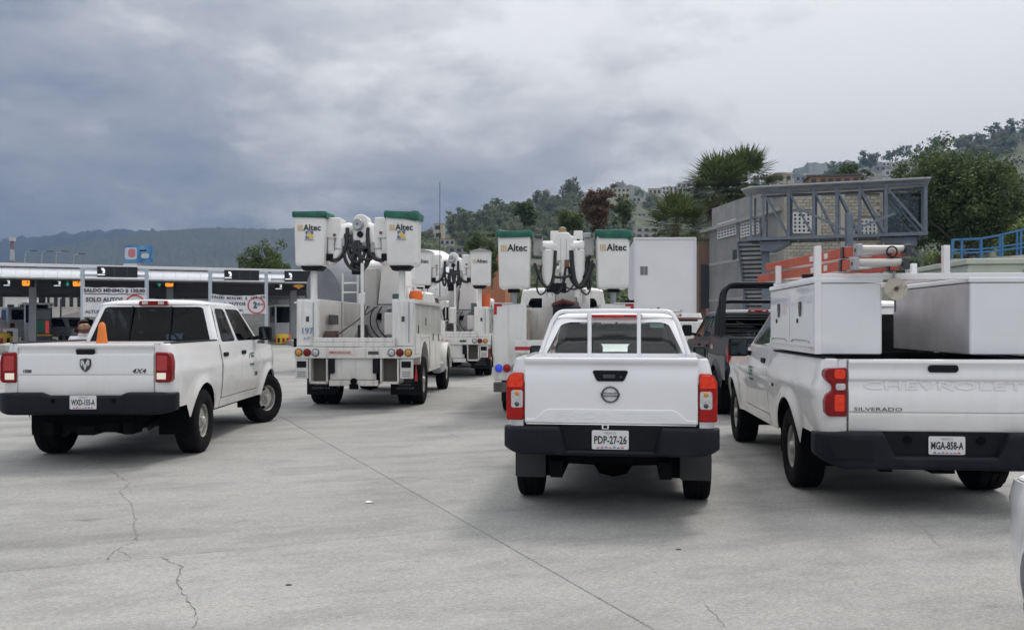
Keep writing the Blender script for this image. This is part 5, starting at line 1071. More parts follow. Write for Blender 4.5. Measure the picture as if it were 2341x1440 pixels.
    # deck load: grey crane base panels, small white cabinet, orange bag, hand rail
    b = MB(); b.prism([(-0.52, 1.20), (0.02, 1.20), (0.44, 2.02), (-0.06, 2.02)], 'y', 0.40, 0.46); b.obj('deck_panel', mat('panel_grey', (0.50, 0.50, 0.51), 0.5, col2=(0.40, 0.40, 0.41), nscale=3), t, bevel=0.01)
    b = MB(); b.prism([(0.05, 1.20), (0.48, 1.20), (0.52, 2.0), (0.30, 1.95)], 'y', 0.10, 0.70); b.obj('outrigger_cover', mat('panel_grey2', (0.42, 0.42, 0.43), 0.5), t, bevel=0.02)
    b = MB(); b.tube([(-0.46, -0.9, 1.42), (-0.44, -0.5, 1.5), (0.05, 0.1, 1.95), (0.12, 0.2, 2.0)], 0.017, 8); b.obj('deck_hose', HOSE, t)
    b = MB(); b.box(0.44, 0.74, -0.75, -0.35, 1.42, 1.86); o = b.obj('control_cabinet', W, t, bevel=0.015)
    b = MB(); b.box(0.47, 0.71, -0.765, -0.752, 1.45, 1.83); b.obj('cabinet_door', W, o, bevel=0.006)
    b = MB(); b.prism([(-0.50, 1.20), (0.05, 1.20), (-0.02, 1.27), (-0.25, 1.33), (-0.44, 1.36)], 'y', -1.2, -0.75); b.obj('orange_bag', mat('orange_canvas', (0.62, 0.13, 0.06), 0.7, bump=(8, 0.6)), t, bevel=0.02)
    b = MB(); b.cyl((0.12, -1.30, 1.2), (0.12, -1.30, 2.80), 0.035, n=12); b.obj('deck_pole', W, t)
    for x in (-0.58, ):
        b = MB(); b.tube([(x-0.1, 0.5, 1.2), (x-0.1, 0.5, 2.72), (x+0.22, 0.5, 2.72), (x+0.22, 0.5, 1.2)], 0.022, 8); b.obj('access_rail', W, t)
        for z in (2.5, 2.3): b = MB(); b.tube([(x-0.1, 0.5, z), (x+0.22, 0.5, z)], 0.018, 8); b.obj('rail_rung', W, t)
    b = MB(); b.tube([(0.72, 0.3, 2.1), (0.72, 0.3, 2.42), (1.08, 0.3, 2.42), (1.08, 0.3, 2.1)], 0.02, 8); b.obj('grab_rail', W, t)
    b = MB(); b.lathe([(0.13, 0), (0.15, 0.1), (0.12, 0.2), (0.04, 0.22)], (0.9, 0.35, 2.12), (0, 0, 1), 16); b.obj('orange_water_jug', ORANGEP, t)
    for (x0, x1, y0_, y1_, z0_, z1_, m_, nm) in ((-0.66, -0.50, -1.1, -0.6, 1.20, 1.50, mat('brown_case', (0.10, 0.07, 0.055), 0.8), 'tool_case'), (0.30, 0.42, -0.3, 0.05, 1.5, 1.95, GALV, 'valve_block'), (-0.30, -0.12, 0.2, 0.38, 1.2, 1.62, DARKCH, 'winch'), (0.08, 0.40, 0.3, 0.38, 1.72, 1.86, DARK, 'hydraulic_manifold'), (-0.64, -0.60, -0.9, -0.2, 1.62, 1.82, DARKCH, 'latch_bar'), (0.52, 0.66, -0.3, 0.3, 1.95, 2.25, mat('dusty_green', (0.10, 0.16, 0.15), 0.7), 'green_case')):
        b = MB(); b.box(x0, x1, y0_, y1_, z0_, z1_); b.obj(nm, m_, t, bevel=0.015)
    for k in range(3):
        b = MB(); b.tube(bez((-0.1+0.15*k, 0.3, 2.0), (-0.3+0.1*k, 0.1, 1.6), (0.2*k, 0.0, 1.3), (0.25+0.1*k, 0.2, 1.25)), 0.014, 6); b.obj('deck_hose', HOSE, t)
    # turret and boom
    b = MB(); b.box(-0.34, 0.40, 1.1, 1.9, 1.19, 2.35); b.obj('turret_pedestal', W, t, bevel=0.04)
    b = MB(); b.prism([(0.02, 2.05), (0.62, 2.05), (0.62, 2.75), (0.45, 3.02), (0.18, 3.02), (0.10, 2.80)], 'y', 0.75, 1.55); b.obj('turret_housing', FIBER, t, bevel=0.03)
    b = MB(); b.box(-0.30, -0.02, 0.9, 1.5, 2.0, 2.85); b.obj('lower_boom_bracket', mat('boom_grey', (0.55, 0.54, 0.52), 0.45), t, bevel=0.04)
    b = MB(); b.beam((0.12, 1.4, 2.55), (0.12, 4.4, 2.95), 0.30, 0.34); b.obj('lower_boom', FIBER, t, bevel=0.03)
    b = MB(); b.beam((0.0, 4.4, 3.15), (0.05, -0.9, 3.30), 0.26, 0.28); b.obj('upper_boom', FIBER, t, bevel=0.03)
    before = set(t.children)
    yk = -1.05
    b = MB(); b.prism(rrect(-0.08, 0.20, 3.10, 3.66, 0.12), 'y', yk-0.15, yk+0.25); bt = b.obj('boom_tip', FIBER, t, bevel=0.02)
    b = MB(); b.lathe([(0.02, 0.05), (0.10, 0.06), (0.12, 0.0), (0.10, -0.02)], (0.02, yk-0.16, 3.46), (-0.2, -1, 0.1), 18); b.obj('boom_tip_sheave', GALV, bt)
    b = MB(); b.cyl((0.06, yk-0.19, 3.27), (0.06, yk-0.05, 3.27), 0.06); b.obj('boom_tip_hook', BLACKP, bt)
    for sd in ((-1, 1) if left else (1,)):
        # curved jib arm, leveling box, bracket, hose
        xb = sd*0.55
        b = MB(); b.tube(bez((sd*0.10, yk+0.1, 3.32), (sd*0.25, yk, 3.52), (sd*0.32, yk-0.05, 3.30), (sd*0.34, yk-0.05, 3.0)), 0.125, 12); b.obj('jib_arm', FIBER, t)
        b = MB(); b.tube([(sd*0.30, yk-0.03, 3.02), (sd*0.42, yk-0.05, 2.86), (sd*0.58, yk-0.05, 2.74)], 0.11, 10); b.obj('jib_elbow', FIBER, t)
        b = MB(); x0, x1 = (0.33, 0.60); b.box(min(sd*x0, sd*x1), max(sd*x0, sd*x1), yk-0.15, yk+0.35, 3.20, 3.60); b.obj('leveling_box', FIBER, t, bevel=0.025)
        b = MB(); b.box(min(sd*0.47, sd*0.58), max(sd*0.47, sd*0.58), yk-0.12, yk+0.12, 2.88, 3.20); b.obj('bucket_bracket', FIBER, t, bevel=0.01)
        b = MB(); b.box(min(sd*0.47, sd*0.63), max(sd*0.47, sd*0.63), yk-0.18, yk, 2.76, 2.90); b.obj('control_valve', BLACKP, t, bevel=0.01)
        b = MB(); b.tube(bez((sd*0.20, yk-0.12, 3.40), (sd*0.18, yk-0.2, 2.9), (sd*0.30, yk-0.2, 2.72), (sd*0.55, yk-0.12, 2.78)), 0.038, 8); b.obj('hydraulic_hose', HOSE, t)
        b = MB(); b.tube(bez((sd*0.02, yk-0.15, 3.15), (sd*0.05, yk-0.25, 2.70), (sd*0.18, yk-0.2, 2.60), (0.06+sd*0.02, yk-0.1, 2.55)), 0.04, 8); b.obj('hydraulic_hose', HOSE, t)
        bucket(t, sd*0.885, yk-0.02, 2.66, 3.66, 0.60, 0.64, cover, seed+sd, logo, drape=0.12 if sd > 0 else None)
    b = MB(); b.tube(bez((-0.18, yk-0.16, 3.06), (-0.1, yk-0.2, 2.98), (0.2, yk-0.2, 2.98), (0.28, yk-0.15, 3.05)), 0.03, 8); b.obj('hydraulic_hose', HOSE, t)
    b = MB(); b.tube(bez((-0.05, yk-0.1, 3.05), (-0.15, yk-0.15, 2.5), (0.25, yk-0.15, 2.45), (0.22, yk-0.1, 3.0)), 0.05, 8); b.obj('hydraulic_hose', HOSE, t)
    rh_ = random.Random(seed*7)
    for k in range(7):
        x0, x1 = rh_.uniform(-0.25, 0.3), rh_.uniform(-0.3, 0.35); zb_ = rh_.uniform(2.45, 2.75)
        b = MB(); b.tube(bez((x0, yk-0.12, rh_.uniform(3.0, 3.35)), (x0+rh_.uniform(-.15, .15), yk-0.25, zb_), (x1, yk-0.22, zb_-0.05), (x1, yk-0.1, rh_.uniform(2.7, 3.1))), rh_.choice((0.014, 0.02, 0.032)), 8); b.obj('hydraulic_hose', HOSE, t)
    for (x, z, w_, h_, m_) in ((-0.02, 2.62, 0.16, 0.24, BLACKP), (0.30, 3.02, 0.07, 0.20, GALV), (-0.27, 3.12, 0.06, 0.16, GALV), (0.08, 3.0, 0.10, 0.12, DARKCH), (-0.44, 3.26, 0.05, 0.05, RUST0), (0.46, 3.30, 0.05, 0.05, RUST0)):
        b = MB(); b.box(x-w_/2, x+w_/2, yk-0.2, yk-0.05, z-h_/2, z+h_/2); b.obj('boom_fitting', m_, t, bevel=0.012)
    for o in t.children:
        if o not in before: o.location.z += 0.09
    return t
bucket_truck_a('bucket truck with green-covered buckets, open deck and orange bag, left of the concrete mixer drum', (-2.93, 18.75, 0), R(-2.6), seed=3)
ta = bpy.data.objects['bucket_truck']
b = MB(); b.cyl((1.0, 3.6, 2.3), (1.0, 3.6, 5.1), 0.010, 0.006, n=6); b.obj('whip_antenna', BLACKP, ta)
tc_ = bucket_truck_a('bucket truck with a grey-lidded bucket, between the two green-covered bucket trucks', (-1.78, 28.6, gz(28)), R(-2.2), left=True, cover=False, logo=1, seed=9)
# extra gear on the farther truck: canister and red seat
b = MB(); b.cyl((0.95, 0.2, 2.11), (0.95, 0.2, 2.55), 0.13); b.obj('orange_canister', mat('canister_orange', (0.62, 0.12, 0.04), 0.5), tc_)
# ------------------------------------------------------------------ bucket truck behind the middle pickup
t = truck_base('bucket_truck', 'bucket truck with red corner tape and blue tail lamp, behind the middle pickup', 'bucket truck', (0.97, 17.25, 0), R(-3.0), group='aerial bucket trucks', zroof=2.45)
W = OLDWHITE; yb = -1.72
for sd in (-1, 1):
    pts = [(-1.60, 0.66), (-0.62, 0.66)]+[(-0.62*math.cos(math.pi*k/10), 0.60+0.68*math.sin(math.pi*k/10)) for k in range(1, 10)]+[(0.62, 0.66), (2.5, 0.62), (2.5, 1.98), (-1.60, 1.98)]
    b = MB(); b.prism(pts, 'x', min(sd*0.64, sd*1.20), max(sd*0.64, sd*1.20)); b.obj('side_compartment', W, t, bevel=0.012)
    for (ya, yc, za, zc) in ((-1.54, -0.72, 0.72, 1.9), (-0.66, 0.66, 1.38, 1.9), (0.72, 2.44, 0.72, 1.9)):
        b = MB(); b.box(min(sd*1.197, sd*1.215), max(sd*1.197, sd*1.215), ya, yc, za, zc); b.obj('compartment_door', W, t, bevel=0.008)
    for (x0, x1, z0, z1) in ((1.20, 1.06, 1.94, 1.985), (1.205, 1.15, 1.80, 1.94)):
        b = MB(); b.box(min(sd*x0, sd*x1), max(sd*x0, sd*x1), -1.606, -1.598, z0, z1); b.obj('red_reflective_tape', REDP, t)
    for (z0, z1) in ((1.90, 1.99),):
        b = MB(); b.box(min(sd*0.86, sd*1.21), max(sd*0.86, sd*1.21), -1.62, -1.30, 1.985, 2.0); b.obj('top_edge', W, t)
    for y in (-1.2, -0.6, 0.1, 0.8):
        b = MB(); b.box(min(sd*0.635, sd*0.642), max(sd*0.635, sd*0.642), y, y+0.42, 1.25, 1.90); b.obj('inner_door', mat('grimy_white', (0.50, 0.47, 0.42), 0.6, col2=(0.33, 0.28, 0.23), nscale=3), t)
    for x, m in ((1.115, LBLUE), (0.975, LRED), (0.83, LGREY)): lamp(t, sd*x, -1.602, 0.875, m, 0.068, rimm=GALV)
    b = MB(); b.box(min(sd*0.56, sd*1.20), max(sd*0.56, sd*1.20), yb-0.02, yb+0.25, 0.47, 0.63); b.obj('step_bumper', mat('worn_black_steel', (0.05, 0.048, 0.045), 0.7, col2=(0.12, 0.11, 0.10), nscale=8), t, bevel=0.01)
    b = MB(); b.box(sd*0.84-0.29, sd*0.84+0.29, -0.66, -0.645, 0.23, 0.60); b.obj('mud_flap', BLACKP, t)
b = MB(); b.box(-0.64, 0.64, -1.6, 2.5, 0.98, 1.04); b.obj('deck', mat('deck_grey'.replace('grey', 'brown'), (0.34, 0.31, 0.27), 0.8, col2=(0.24, 0.20, 0.17), nscale=4), t)
b = MB(); b.box(-0.84, 0.84, yb-0.05, yb+0.02, 1.135, 1.36); o = b.obj('tail_shelf', W, t, bevel=0.01)
b = MB(); b.box(-0.83, 0.83, yb-0.054, yb-0.049, 1.19, 1.25); b.obj('red_stripe', REDP, o)
b = MB(); b.box(-0.64, 0.64, 2.2, 2.26, 1.04, 1.98); b.obj('front_bulkhead', W, t)
# turret
b = MB(); b.box(-0.42, -0.16, 1.0, 1.7, 1.2, 2.30); b.obj('turret_cheek', FIBER, t, bevel=0.02)
b = MB(); b.box(0.28, 0.54, 1.0, 1.7, 1.2, 2.30); b.obj('turret_cheek', FIBER, t, bevel=0.02)
b = MB(); b.box(-0.16, 0.28, 1.1, 1.7, 1.95, 2.75); b.obj('boom_base', mat('boom_grey', (0.55, 0.54, 0.52)), t, bevel=0.02)
b = MB(); b.lathe([(0.02, -0.26), (0.34, -0.26), (0.36, -0.2), (0.36, 0.2), (0.34, 0.26), (0.02, 0.26)], (0.06, 0.9, 1.72), (1, 0, 0), 20); b.obj('cable_drum', BLACKP, t)
b = MB(); b.tube([(-0.2, 0.75, 1.98), (0.0, 0.7, 2.08), (0.2, 0.75, 2.02), (0.32, 0.8, 1.92)], 0.06, 8); b.obj('rope_coil', mat('dark_red_rope', (0.10, 0.03, 0.03), 0.8), t)
b = MB(); b.beam((0.06, 1.5, 2.55), (0.06, 4.6, 2.85), 0.40, 0.36); b.obj('lower_boom', FIBER, t, bevel=0.03)
b = MB(); b.beam((0.06, 4.6, 3.02), (0.06, -1.0, 3.05), 0.28, 0.32); b.obj('upper_boom', FIBER, t, bevel=0.03)
for x in (-0.16, 0.29):
    b = MB(); b.box(x-0.085, x+0.085, 0.2, 0.6, 2.95, 3.42); o = b.obj('boom_cover', FIBER, t, bevel=0.015)
    b = MB(); b.box(x-0.03, x+0.03, 0.19, 0.2, 3.22, 3.26); b.obj('cover_marking', INK, o)
yk = -1.45
b = MB(); b.prism([(-0.16, 2.72), (0.16, 2.72), (0.18, 2.85), (0.17, 3.12), (0.08, 3.22), (-0.10, 3.22), (-0.18, 3.10), (-0.18, 2.85)], 'y', yk-0.10, yk+0.30); bt = b.obj('boom_tip', FIBER, t, bevel=0.025)
b = MB(); b.lathe([(0.06, 0), (0.075, 0.05), (0.06, 0.12), (0.02, 0.14)], (-0.02, yk, 3.18), (0, 0, 1), 14); b.obj('boom_tip_cap', mat('brass_brown', (0.32, 0.24, 0.13), 0.5), bt)
b = MB(); b.cyl((0, yk-0.05, 2.35), (0, yk-0.05, 2.74), 0.05); b.obj('boom_tip_cylinder', FIBER, bt)
for x in (-0.05, 0.05):
    b = MB(); b.box(x-0.004, x+0.004, yk-0.108, yk-0.10, 2.75, 3.10); b.obj('boom_tip_groove', mat('panel_grey', (0.5, 0.5, 0.51)), bt)
for sd in (-1, 1):
    b = MB(); b.tube([(sd*0.10, yk, 2.98), (sd*0.46, yk, 2.98)], 0.10, 12); b.obj('jib_cross_tube', FIBER, t)
    b = MB(); b.lathe([(0.07, -0.16), (0.09, -0.14), (0.09, 0.14), (0.07, 0.16)], (sd*0.26, yk-0.02, 2.98), (1, 0, 0), 14); b.obj('jib_joint', FIBER, t)
    b = MB(); b.tube([(sd*0.27, yk-0.1, 2.90), (sd*0.275, yk-0.1, 2.48), (sd*0.26, yk-0.1, 2.30), (sd*0.24, yk-0.08, 2.10)], 0.07, 12, rs=[.105, .095, .07, .055]); b.obj('leveling_cylinder', FIBER, t)
    b = MB(); b.box(min(sd*0.20, sd*0.36), max(sd*0.20, sd*0.36), yk-0.16, yk+0.02, 2.78, 2.92); b.obj('cylinder_mount', FIBER, t, bevel=0.02)
    b = MB(); b.box(min(sd*0.36, sd*0.52), max(sd*0.36, sd*0.52), yk-0.12, yk+0.1, 2.82, 3.12); b.obj('control_box', mat('control_grey', (0.35, 0.35, 0.34), 0.5), t, bevel=0.01)
    b = MB(); b.box(min(sd*0.34, sd*0.66), max(sd*0.34, sd*0.66), yk-0.05, yk+0.05, 2.66, 2.76); b.obj('bucket_arm', mat('arm_beige', (0.55, 0.53, 0.48), 0.5), t, bevel=0.01)
    b = MB(); b.tube(bez((sd*0.14, yk-0.1, 2.9), (sd*0.16, yk-0.15, 2.2), (sd*0.30, yk-0.2, 2.02), (sd*0.50, yk-0.12, 2.68)), 0.028 if sd < 0 else 0.045, 8); b.obj('hydraulic_hose', HOSE, t)
    b = MB(); b.tube(bez((sd*0.34, yk-0.1, 2.7), (sd*0.56, yk-0.16, 2.3), (sd*0.44, yk-0.2, 1.96), (sd*0.28, yk-0.12, 2.25)), 0.016, 8); b.obj('hydraulic_hose', HOSE, t)
    bucket(t, sd*0.845, yk, 2.24, 3.20, 0.555, 0.60, True, 20+sd, 1, drape=0.08 if sd > 0 else None)
    b = MB(); b.cyl((sd*0.86, yk, 1.99), (sd*0.86, yk, 2.24), 0.05); b.obj('bucket_rest_post', GALV, t)
    b = MB(); b.box(sd*0.86-0.10, sd*0.86+0.10, yk-0.12, yk+0.12, 2.18, 2.25); b.obj('bucket_rest_pad', BLACKP, t)
rh_ = random.Random(77)
for k in range(8):
    x0, x1 = rh_.uniform(-0.5, 0.5), rh_.uniform(-0.35, 0.4); zb_ = rh_.uniform(2.0, 2.4)
    b = MB(); b.tube(bez((x0, yk-0.05, rh_.uniform(2.7, 3.0)), (x0, yk-0.2, zb_), (x1, yk-0.18, zb_-0.05), (x1, yk, rh_.uniform(2.3, 2.7))), rh_.choice((0.012, 0.016, 0.024)), 8); b.obj('hydraulic_hose', HOSE, t)
for (x, z, w_, h_, m_) in ((-0.36, 2.92, 0.10, 0.10, mat('control_grey', (0.35, 0.35, 0.34))), (0.40, 3.16, 0.14, 0.08, GALV), (-0.42, 3.14, 0.12, 0.06, DARKCH), (0.06, 2.68, 0.08, 0.12, RUST0), (-0.12, 2.26, 0.34, 0.16, BLACKP), (0.26, 2.86, 0.05, 0.12, DARKCH), (-0.24, 2.40, 0.07, 0.08, RUST0), (0.15, 2.5, 0.07, 0.07, BLACKP)):
    b = MB(); b.box(x-w_/2, x+w_/2, yk-0.16, yk-0.02, z-h_/2, z+h_/2); b.obj('boom_fitting', m_, t, bevel=0.012)
b = MB(); b.tube([(1.0, yk, 2.1), (1.1, yk, 2.1), (1.14, yk, 2.03)], 0.012, 6); b.obj('lamp_stem', BLACKP, t)
b = MB(); b.box(1.06, 1.22, yk-0.06, yk+0.06, 1.99, 2.05); b.obj('work_lamp', BLACKP, t, bevel=0.01)
b = MB(); b.cyl((0.36, -1.2, 1.04), (0.36, -1.2, 2.25), 0.035, n=10); b.obj('deck_pole', W, t)
# ------------------------------------------------------------------ toll plaza (aligned with the slabs)
PZ = Vector((-10.75, 53.0, gz(53)))
def pz(x, y, z=0.0): return PZ+rv*x+dv*y+Vector((0, 0, z))
SILVER = mat('silver_fascia', (0.76, 0.77, 0.79), 0.35, metal=0.2, col2=(0.68, 0.69, 0.71), nscale=0.8)
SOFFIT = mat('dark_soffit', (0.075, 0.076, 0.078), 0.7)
canopy = thing('toll_canopy', 'long flat toll plaza canopy with silver edge panels over the lanes', 'canopy', PZ, TH)
b = MB(); b.box(-48, 0.1, 0.02, 11.4, 4.10, 4.26); b.obj('roof_slab', mat('canopy_roof_white', (0.72, 0.72, 0.73), 0.5), canopy, bevel=0.02)
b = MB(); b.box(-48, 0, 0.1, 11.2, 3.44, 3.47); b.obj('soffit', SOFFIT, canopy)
pm = MB(); pf = [(0.34, 4.09), (0.20, 4.07), (-0.02, 3.95), (-0.20, 3.78), (-0.31, 3.60), (-0.33, 3.53), (-0.26, 3.47), (0.34, 3.47)]
pm.prism(pf, 'x', 0.004, 0.636); pme = pm.mesh('fascia_panel', 30); pme.materials.append(SILVER)
for i in range(75):
    o = link(pme, 'fascia_panel', canopy); o.location = (-0.64*(i+1), 0, 0)
b = MB(); b.box(-48, 0, 11.15, 11.35, 3.44, 4.09); b.obj('rear_fascia', SILVER, canopy)
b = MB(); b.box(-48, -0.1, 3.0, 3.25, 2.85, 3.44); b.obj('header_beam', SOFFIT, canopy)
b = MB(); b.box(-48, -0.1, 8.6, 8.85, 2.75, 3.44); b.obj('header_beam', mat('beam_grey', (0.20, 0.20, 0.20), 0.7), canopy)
LANE = [-1.6-6.9*i for i in range(7)]          # island centres along x'
for x in LANE:
    for y in (2.2, 8.8):
        b = MB(); b.box(x-0.18, x+0.18, y-0.18, y+0.18, 0, 3.45); b.obj('column', mat('grey_column', (0.26, 0.27, 0.28), 0.6), canopy, bevel=0.02)
ISL = mat('island_concrete', (0.46, 0.45, 0.43), 0.85, col2=(0.36, 0.35, 0.33), nscale=1.5)
def pthing(name, label, cat, x, y, z=0, group=None, rz=0): return thing(name, label, cat, pz(x, y, z), TH+rz, group)
names_ = ['at the right end of the plaza', 'behind the second height gauge', 'between the two height gauges', 'left of the first height gauge', 'beside the payment machine', 'at the far left', 'beyond the left edge']
for i, x in enumerate(LANE[:5]):
    t = pthing('lane_island', 'raised concrete lane island %s' % names_[i], 'island', x, -6, 0, 'lane islands')
    b = MB(); b.prism([(-0.75, 0), (-0.75, 15), (0.75, 15), (0.75, 0), (0.4, -0.9), (-0.4, -0.9)], 'z', -0.1, 0.22); b.obj('kerb', ISL, t, bevel=0.03)
    t = pthing('toll_booth', 'small glazed toll booth %s' % names_[i], 'booth', x, 4.8, 0.22, 'toll booths')
    b = MB(); b.box(-0.65, 0.65, 0, 2.4, 0, 1.0); b.obj('booth_base', mat('booth_white', (0.55, 0.56, 0.58), 0.5), t, bevel=0.03)
    b = MB(); b.box(-0.62, 0.62, 0.03, 2.37, 1.0, 2.0); b.obj('booth_glass', GL_DARK, t)
    for (dx, dy) in ((-.6, .05), (.6, .05), (-.6, 2.35), (.6, 2.35)):
        b = MB(); b.box(dx-.04, dx+.04, dy-.04, dy+.04, 1.0, 2.0); b.obj('booth_post', SILVER, t)
    b = MB(); b.box(-0.75, 0.75, -0.1, 2.5, 2.0, 2.12); b.obj('booth_roof', SILVER, t, bevel=0.03)
LED = mat('led_sign_black', (0.010, 0.011, 0.014), 0.35)
LEDW = mat('led_white', (0.7, 0.7, 0.7), 0.5, emit=((0.9, 0.95, 1.0), 0.55)); LEDG = mat('led_green', (0.02, 0.25, 0.15), 0.5, emit=((0.02, 0.55, 0.35), 0.35)); LEDO = mat('led_orange', (0.8, 0.25, 0.02), 0.5, emit=((1.0, 0.33, 0.03), 0.85))
def picto(t, x, z, y, kind, s=0.22):
    """flat lane pictograms: card in hand, arrow, tag"""
    if kind == 'card':
        b = MB(); b.box(x-s, x+s*0.8, y-.012, y, z-s*0.9, z-s*0.65); b.obj('pictogram', LEDW, t)
        b = MB(); b.prism([(x+s*.1, z-s*.4), (x+s*.8, z-s*.4), (x+s*.8, z+s*.5), (x+s*.5, z+s*.9), (x-s*.1, z+s*.9), (x+s*.1, z+s*.3), (x+s*.5, z+s*.1)], 'y', y-.012, y); b.obj('pictogram', LEDW, t, smooth=0)
    elif kind == 'arrow':
        b = MB(); b.prism([(x-s*.12, z+s), (x-s*.12, z-s*.3), (x-s*.6, z-s*.1), (x, z-s), (x+s*.6, z-s*.1), (x+s*.12, z-s*.3), (x+s*.12, z+s)], 'y', y-.012, y); b.obj('pictogram', LEDG, t, smooth=0)
    elif kind == 'tag':
        b = MB(); b.prism(rrect(x-s*1.1, x+s*1.05, z-s*0.95, z+s*0.8, 0.07), 'y', y-.012, y); o = b.obj('pictogram', LEDO, t, smooth=0)
        b = MB(); b.prism([(x+s*.1, z+s*.1), (x+s*.5, z+s*.35), (x+s*.7, z), (x+s*.3, z-s*.2)], 'y', y-.016, y-.012); b.obj('pictogram_mark', LED, o, smooth=0)
    elif kind == 'bus':
        b = MB(); b.prism([(x-s*1.7, z), (x-s*.8, z+s*.4), (x+s*.8, z+s*.4), (x+s*1.7, z), (x+s*.5, z-s*.5), (x, z-s*.9), (x-s*.5, z-s*.5)], 'y', y-.012, y); b.obj('pictogram', mat('led_dim_orange', (0.45, 0.22, 0.06), 0.5, emit=((0.8, 0.35, 0.06), 0.25)), t, smooth=0)
def led_sign(label, px0, px1, py0, py1, Y, items, group='lane signs'):
    p = at((px0+px1)/2, py1, Y); t = thing('lane_sign', label, 'lane sign', p, 0, group); w = (px1-px0)*Y/F; h = (py1-py0)*Y/F
    b = MB(); b.box(-w/2, w/2, 0, 0.25, 0, h); b.obj('sign_housing', LED, t, bevel=0.02)
    b = MB(); b.box(-w/2-.03, w/2+.03, -0.12, 0.05, h, h+0.03); b.obj('sun_hood', mat('hood_grey', (0.25, 0.25, 0.26), 0.5), t)
    for fx, kind in items: picto(t, (fx-0.5)*w, h/2, -0.006, kind, min(h*0.40, 0.24))
    b = MB(); b.box(-0.04, 0.04, 0.1, 0.18, h, h+0.7); b.obj('sign_hanger', SOFFIT, t)
    return t
led_sign('lane sign with white card symbol and orange tag, farthest left', 2, 74, 636, 656, 48.2, ((0.2, 'card'), (0.8, 'tag')))
led_sign('lane sign with green arrow and orange tag, just left of the first height gauge', 119, 184, 636, 657, 49.2, ((0.2, 'card'), (0.55, 'arrow'), (0.88, 'tag')))
led_sign('lane sign with green arrow and orange tag, between the two height gauges', 350, 398, 637, 658, 51.2, ((0.3, 'arrow'), (0.78, 'tag')))
led_sign('lane sign with dim orange symbol beside the bucket truck', 628, 712, 644, 664, 53.2, ((0.12, 'card'), (0.65, 'bus')))
PALEBL = mat('pale_blue_steel', (0.42, 0.48, 0.56), 0.45)
def gauge(label, pl, pr, ytop, Y, sign, banner1, banner2, curved, num):
    a = at(pl, ytop, Y); c = at(pr, ytop, Y+0.9); g0 = gz(Y); t = thing('height_gauge', label, 'height gauge', (a.x, a.y, g0), math.atan2(c.y-a.y, c.x-a.x), 'height gauges')
    w = math.hypot(c.x-a.x, c.y-a.y); H = a.z-g0; k = Y/F
    for x in (0.1, w-0.1):
        b = MB(); b.box(x-0.09, x+0.09, -0.09, 0.09, 0, H); b.obj('post', PALEBL, t, bevel=0.015)
    for dz in (0.0, 0.34):
        b = MB(); b.box(-0.02, w+0.02, -0.08, 0.08, H-0.12-dz, H-dz); b.obj('beam', PALEBL, t, bevel=0.01)
    x0, x1 = ((sign[0]-pl)*k, (sign[1]-pl)*k); b = MB(); b.box(x0, x1, -0.22, -0.085, H-0.50, H+0.05); o = b.obj('led_box', LED, t, bevel=0.02)
    picto(t, x0+0.22, H-0.22, -0.226, 'card', 0.2)
    for q in (0.42, 0.74):
        b = MB(); b.box(x0+(x1-x0)*q, x0+(x1-x0)*q+0.02, -0.226, -0.219, H-0.45, H); b.obj('panel_joint', mat('joint_grey', (0.06, 0.07, 0.09), 0.5), o)
    def sheet(bx0, bx1, z0, z1, y, sag):
        b = MB(); b.grid(lambda s, u: (bx0+(bx1-bx0)*s, y+0.015*math.sin(9*s), z0+(z1-z0)*u-sag*math.sin(math.pi*s)+0.012*math.sin(23*s)), 24, 3)
        b.grid(lambda s, u: (bx0+(bx1-bx0)*s, y+0.012+0.015*math.sin(9*s), z0+(z1-z0)*u-sag*math.sin(math.pi*s)+0.012*math.sin(23*s)), 24, 3); return b.obj('banner', SIGNW, t)
    z = lambda py: CH-(py-HZ)*k-g0
    s1 = sheet(0.12, w-0.12, z(banner1[1]), z(banner1[0]), -0.11, curved)
    BL = mat('banner_ink', (0.07, 0.07, 0.09), 0.5)
    n = 'SALDO MINIMO $ 130.00'; ht = (banner1[1]-banner1[0])*k
    if curved == 0:
        text('banner_lettering', n, BL, s1, (w/2, -0.135, z(banner1[1])+ht*0.5), ht*0.78, ext=0.004, bold=0.010, sx=(w*0.86)/(len(n)*ht*0.78*0.50))
    else:
        cw = w*0.90/len(n)
        for i, ch in enumerate(n):
            if ch != ' ':
                s_ = (i+0.5)/len(n); text('banner_letter', ch, BL, s1, (0.05*w+cw*(i+0.5), -0.135, z(banner1[1])+ht*0.5-curved*math.sin(math.pi*s_)), ht*0.75, ext=0.004, bold=0.008, sx=0.95, tilt=-curved*math.pi/w*math.cos(math.pi*s_))
    s2 = sheet(0.12, w-0.10, z(banner2[1]), z(banner2[0]), -0.10, 0.0); hh = (banner2[1]-banner2[0])*k
    text('banner_lettering', 'SOLO AUTOS', BL, s2, (w*0.35, -0.125, z(banner2[0])-hh*(0.24 if curved == 0 else 0.36)), hh*0.27, ext=0.004, bold=0.010, fit=w*0.54)
    text('banner_lettering', 'ALTURA MAXIMA', BL, s2, (w*0.36, -0.125, z(banner2[0])-hh*0.78), hh*0.19, ext=0.004, bold=0.004, sx=1.1)
    cx, cz, cr = w*0.80, z(banner2[0])-hh*0.44, hh*(0.44 if curved == 0 else 0.56)
    b = MB(); b.ring([[(cx+q*math.cos(a2), -0.128, cz+q*math.sin(a2)) for a2 in np.linspace(0, 6.2832, 33)] for q in (cr, cr*0.86)], closed=False); b.obj('red_circle', mat('sign_red', (0.50, 0.05, 0.06), 0.5), s2)
    text('height_limit', num, BL, s2, (cx-cr*0.15, -0.128, cz), cr*1.0, ext=0.004, bold=0.02, sx=0.9)
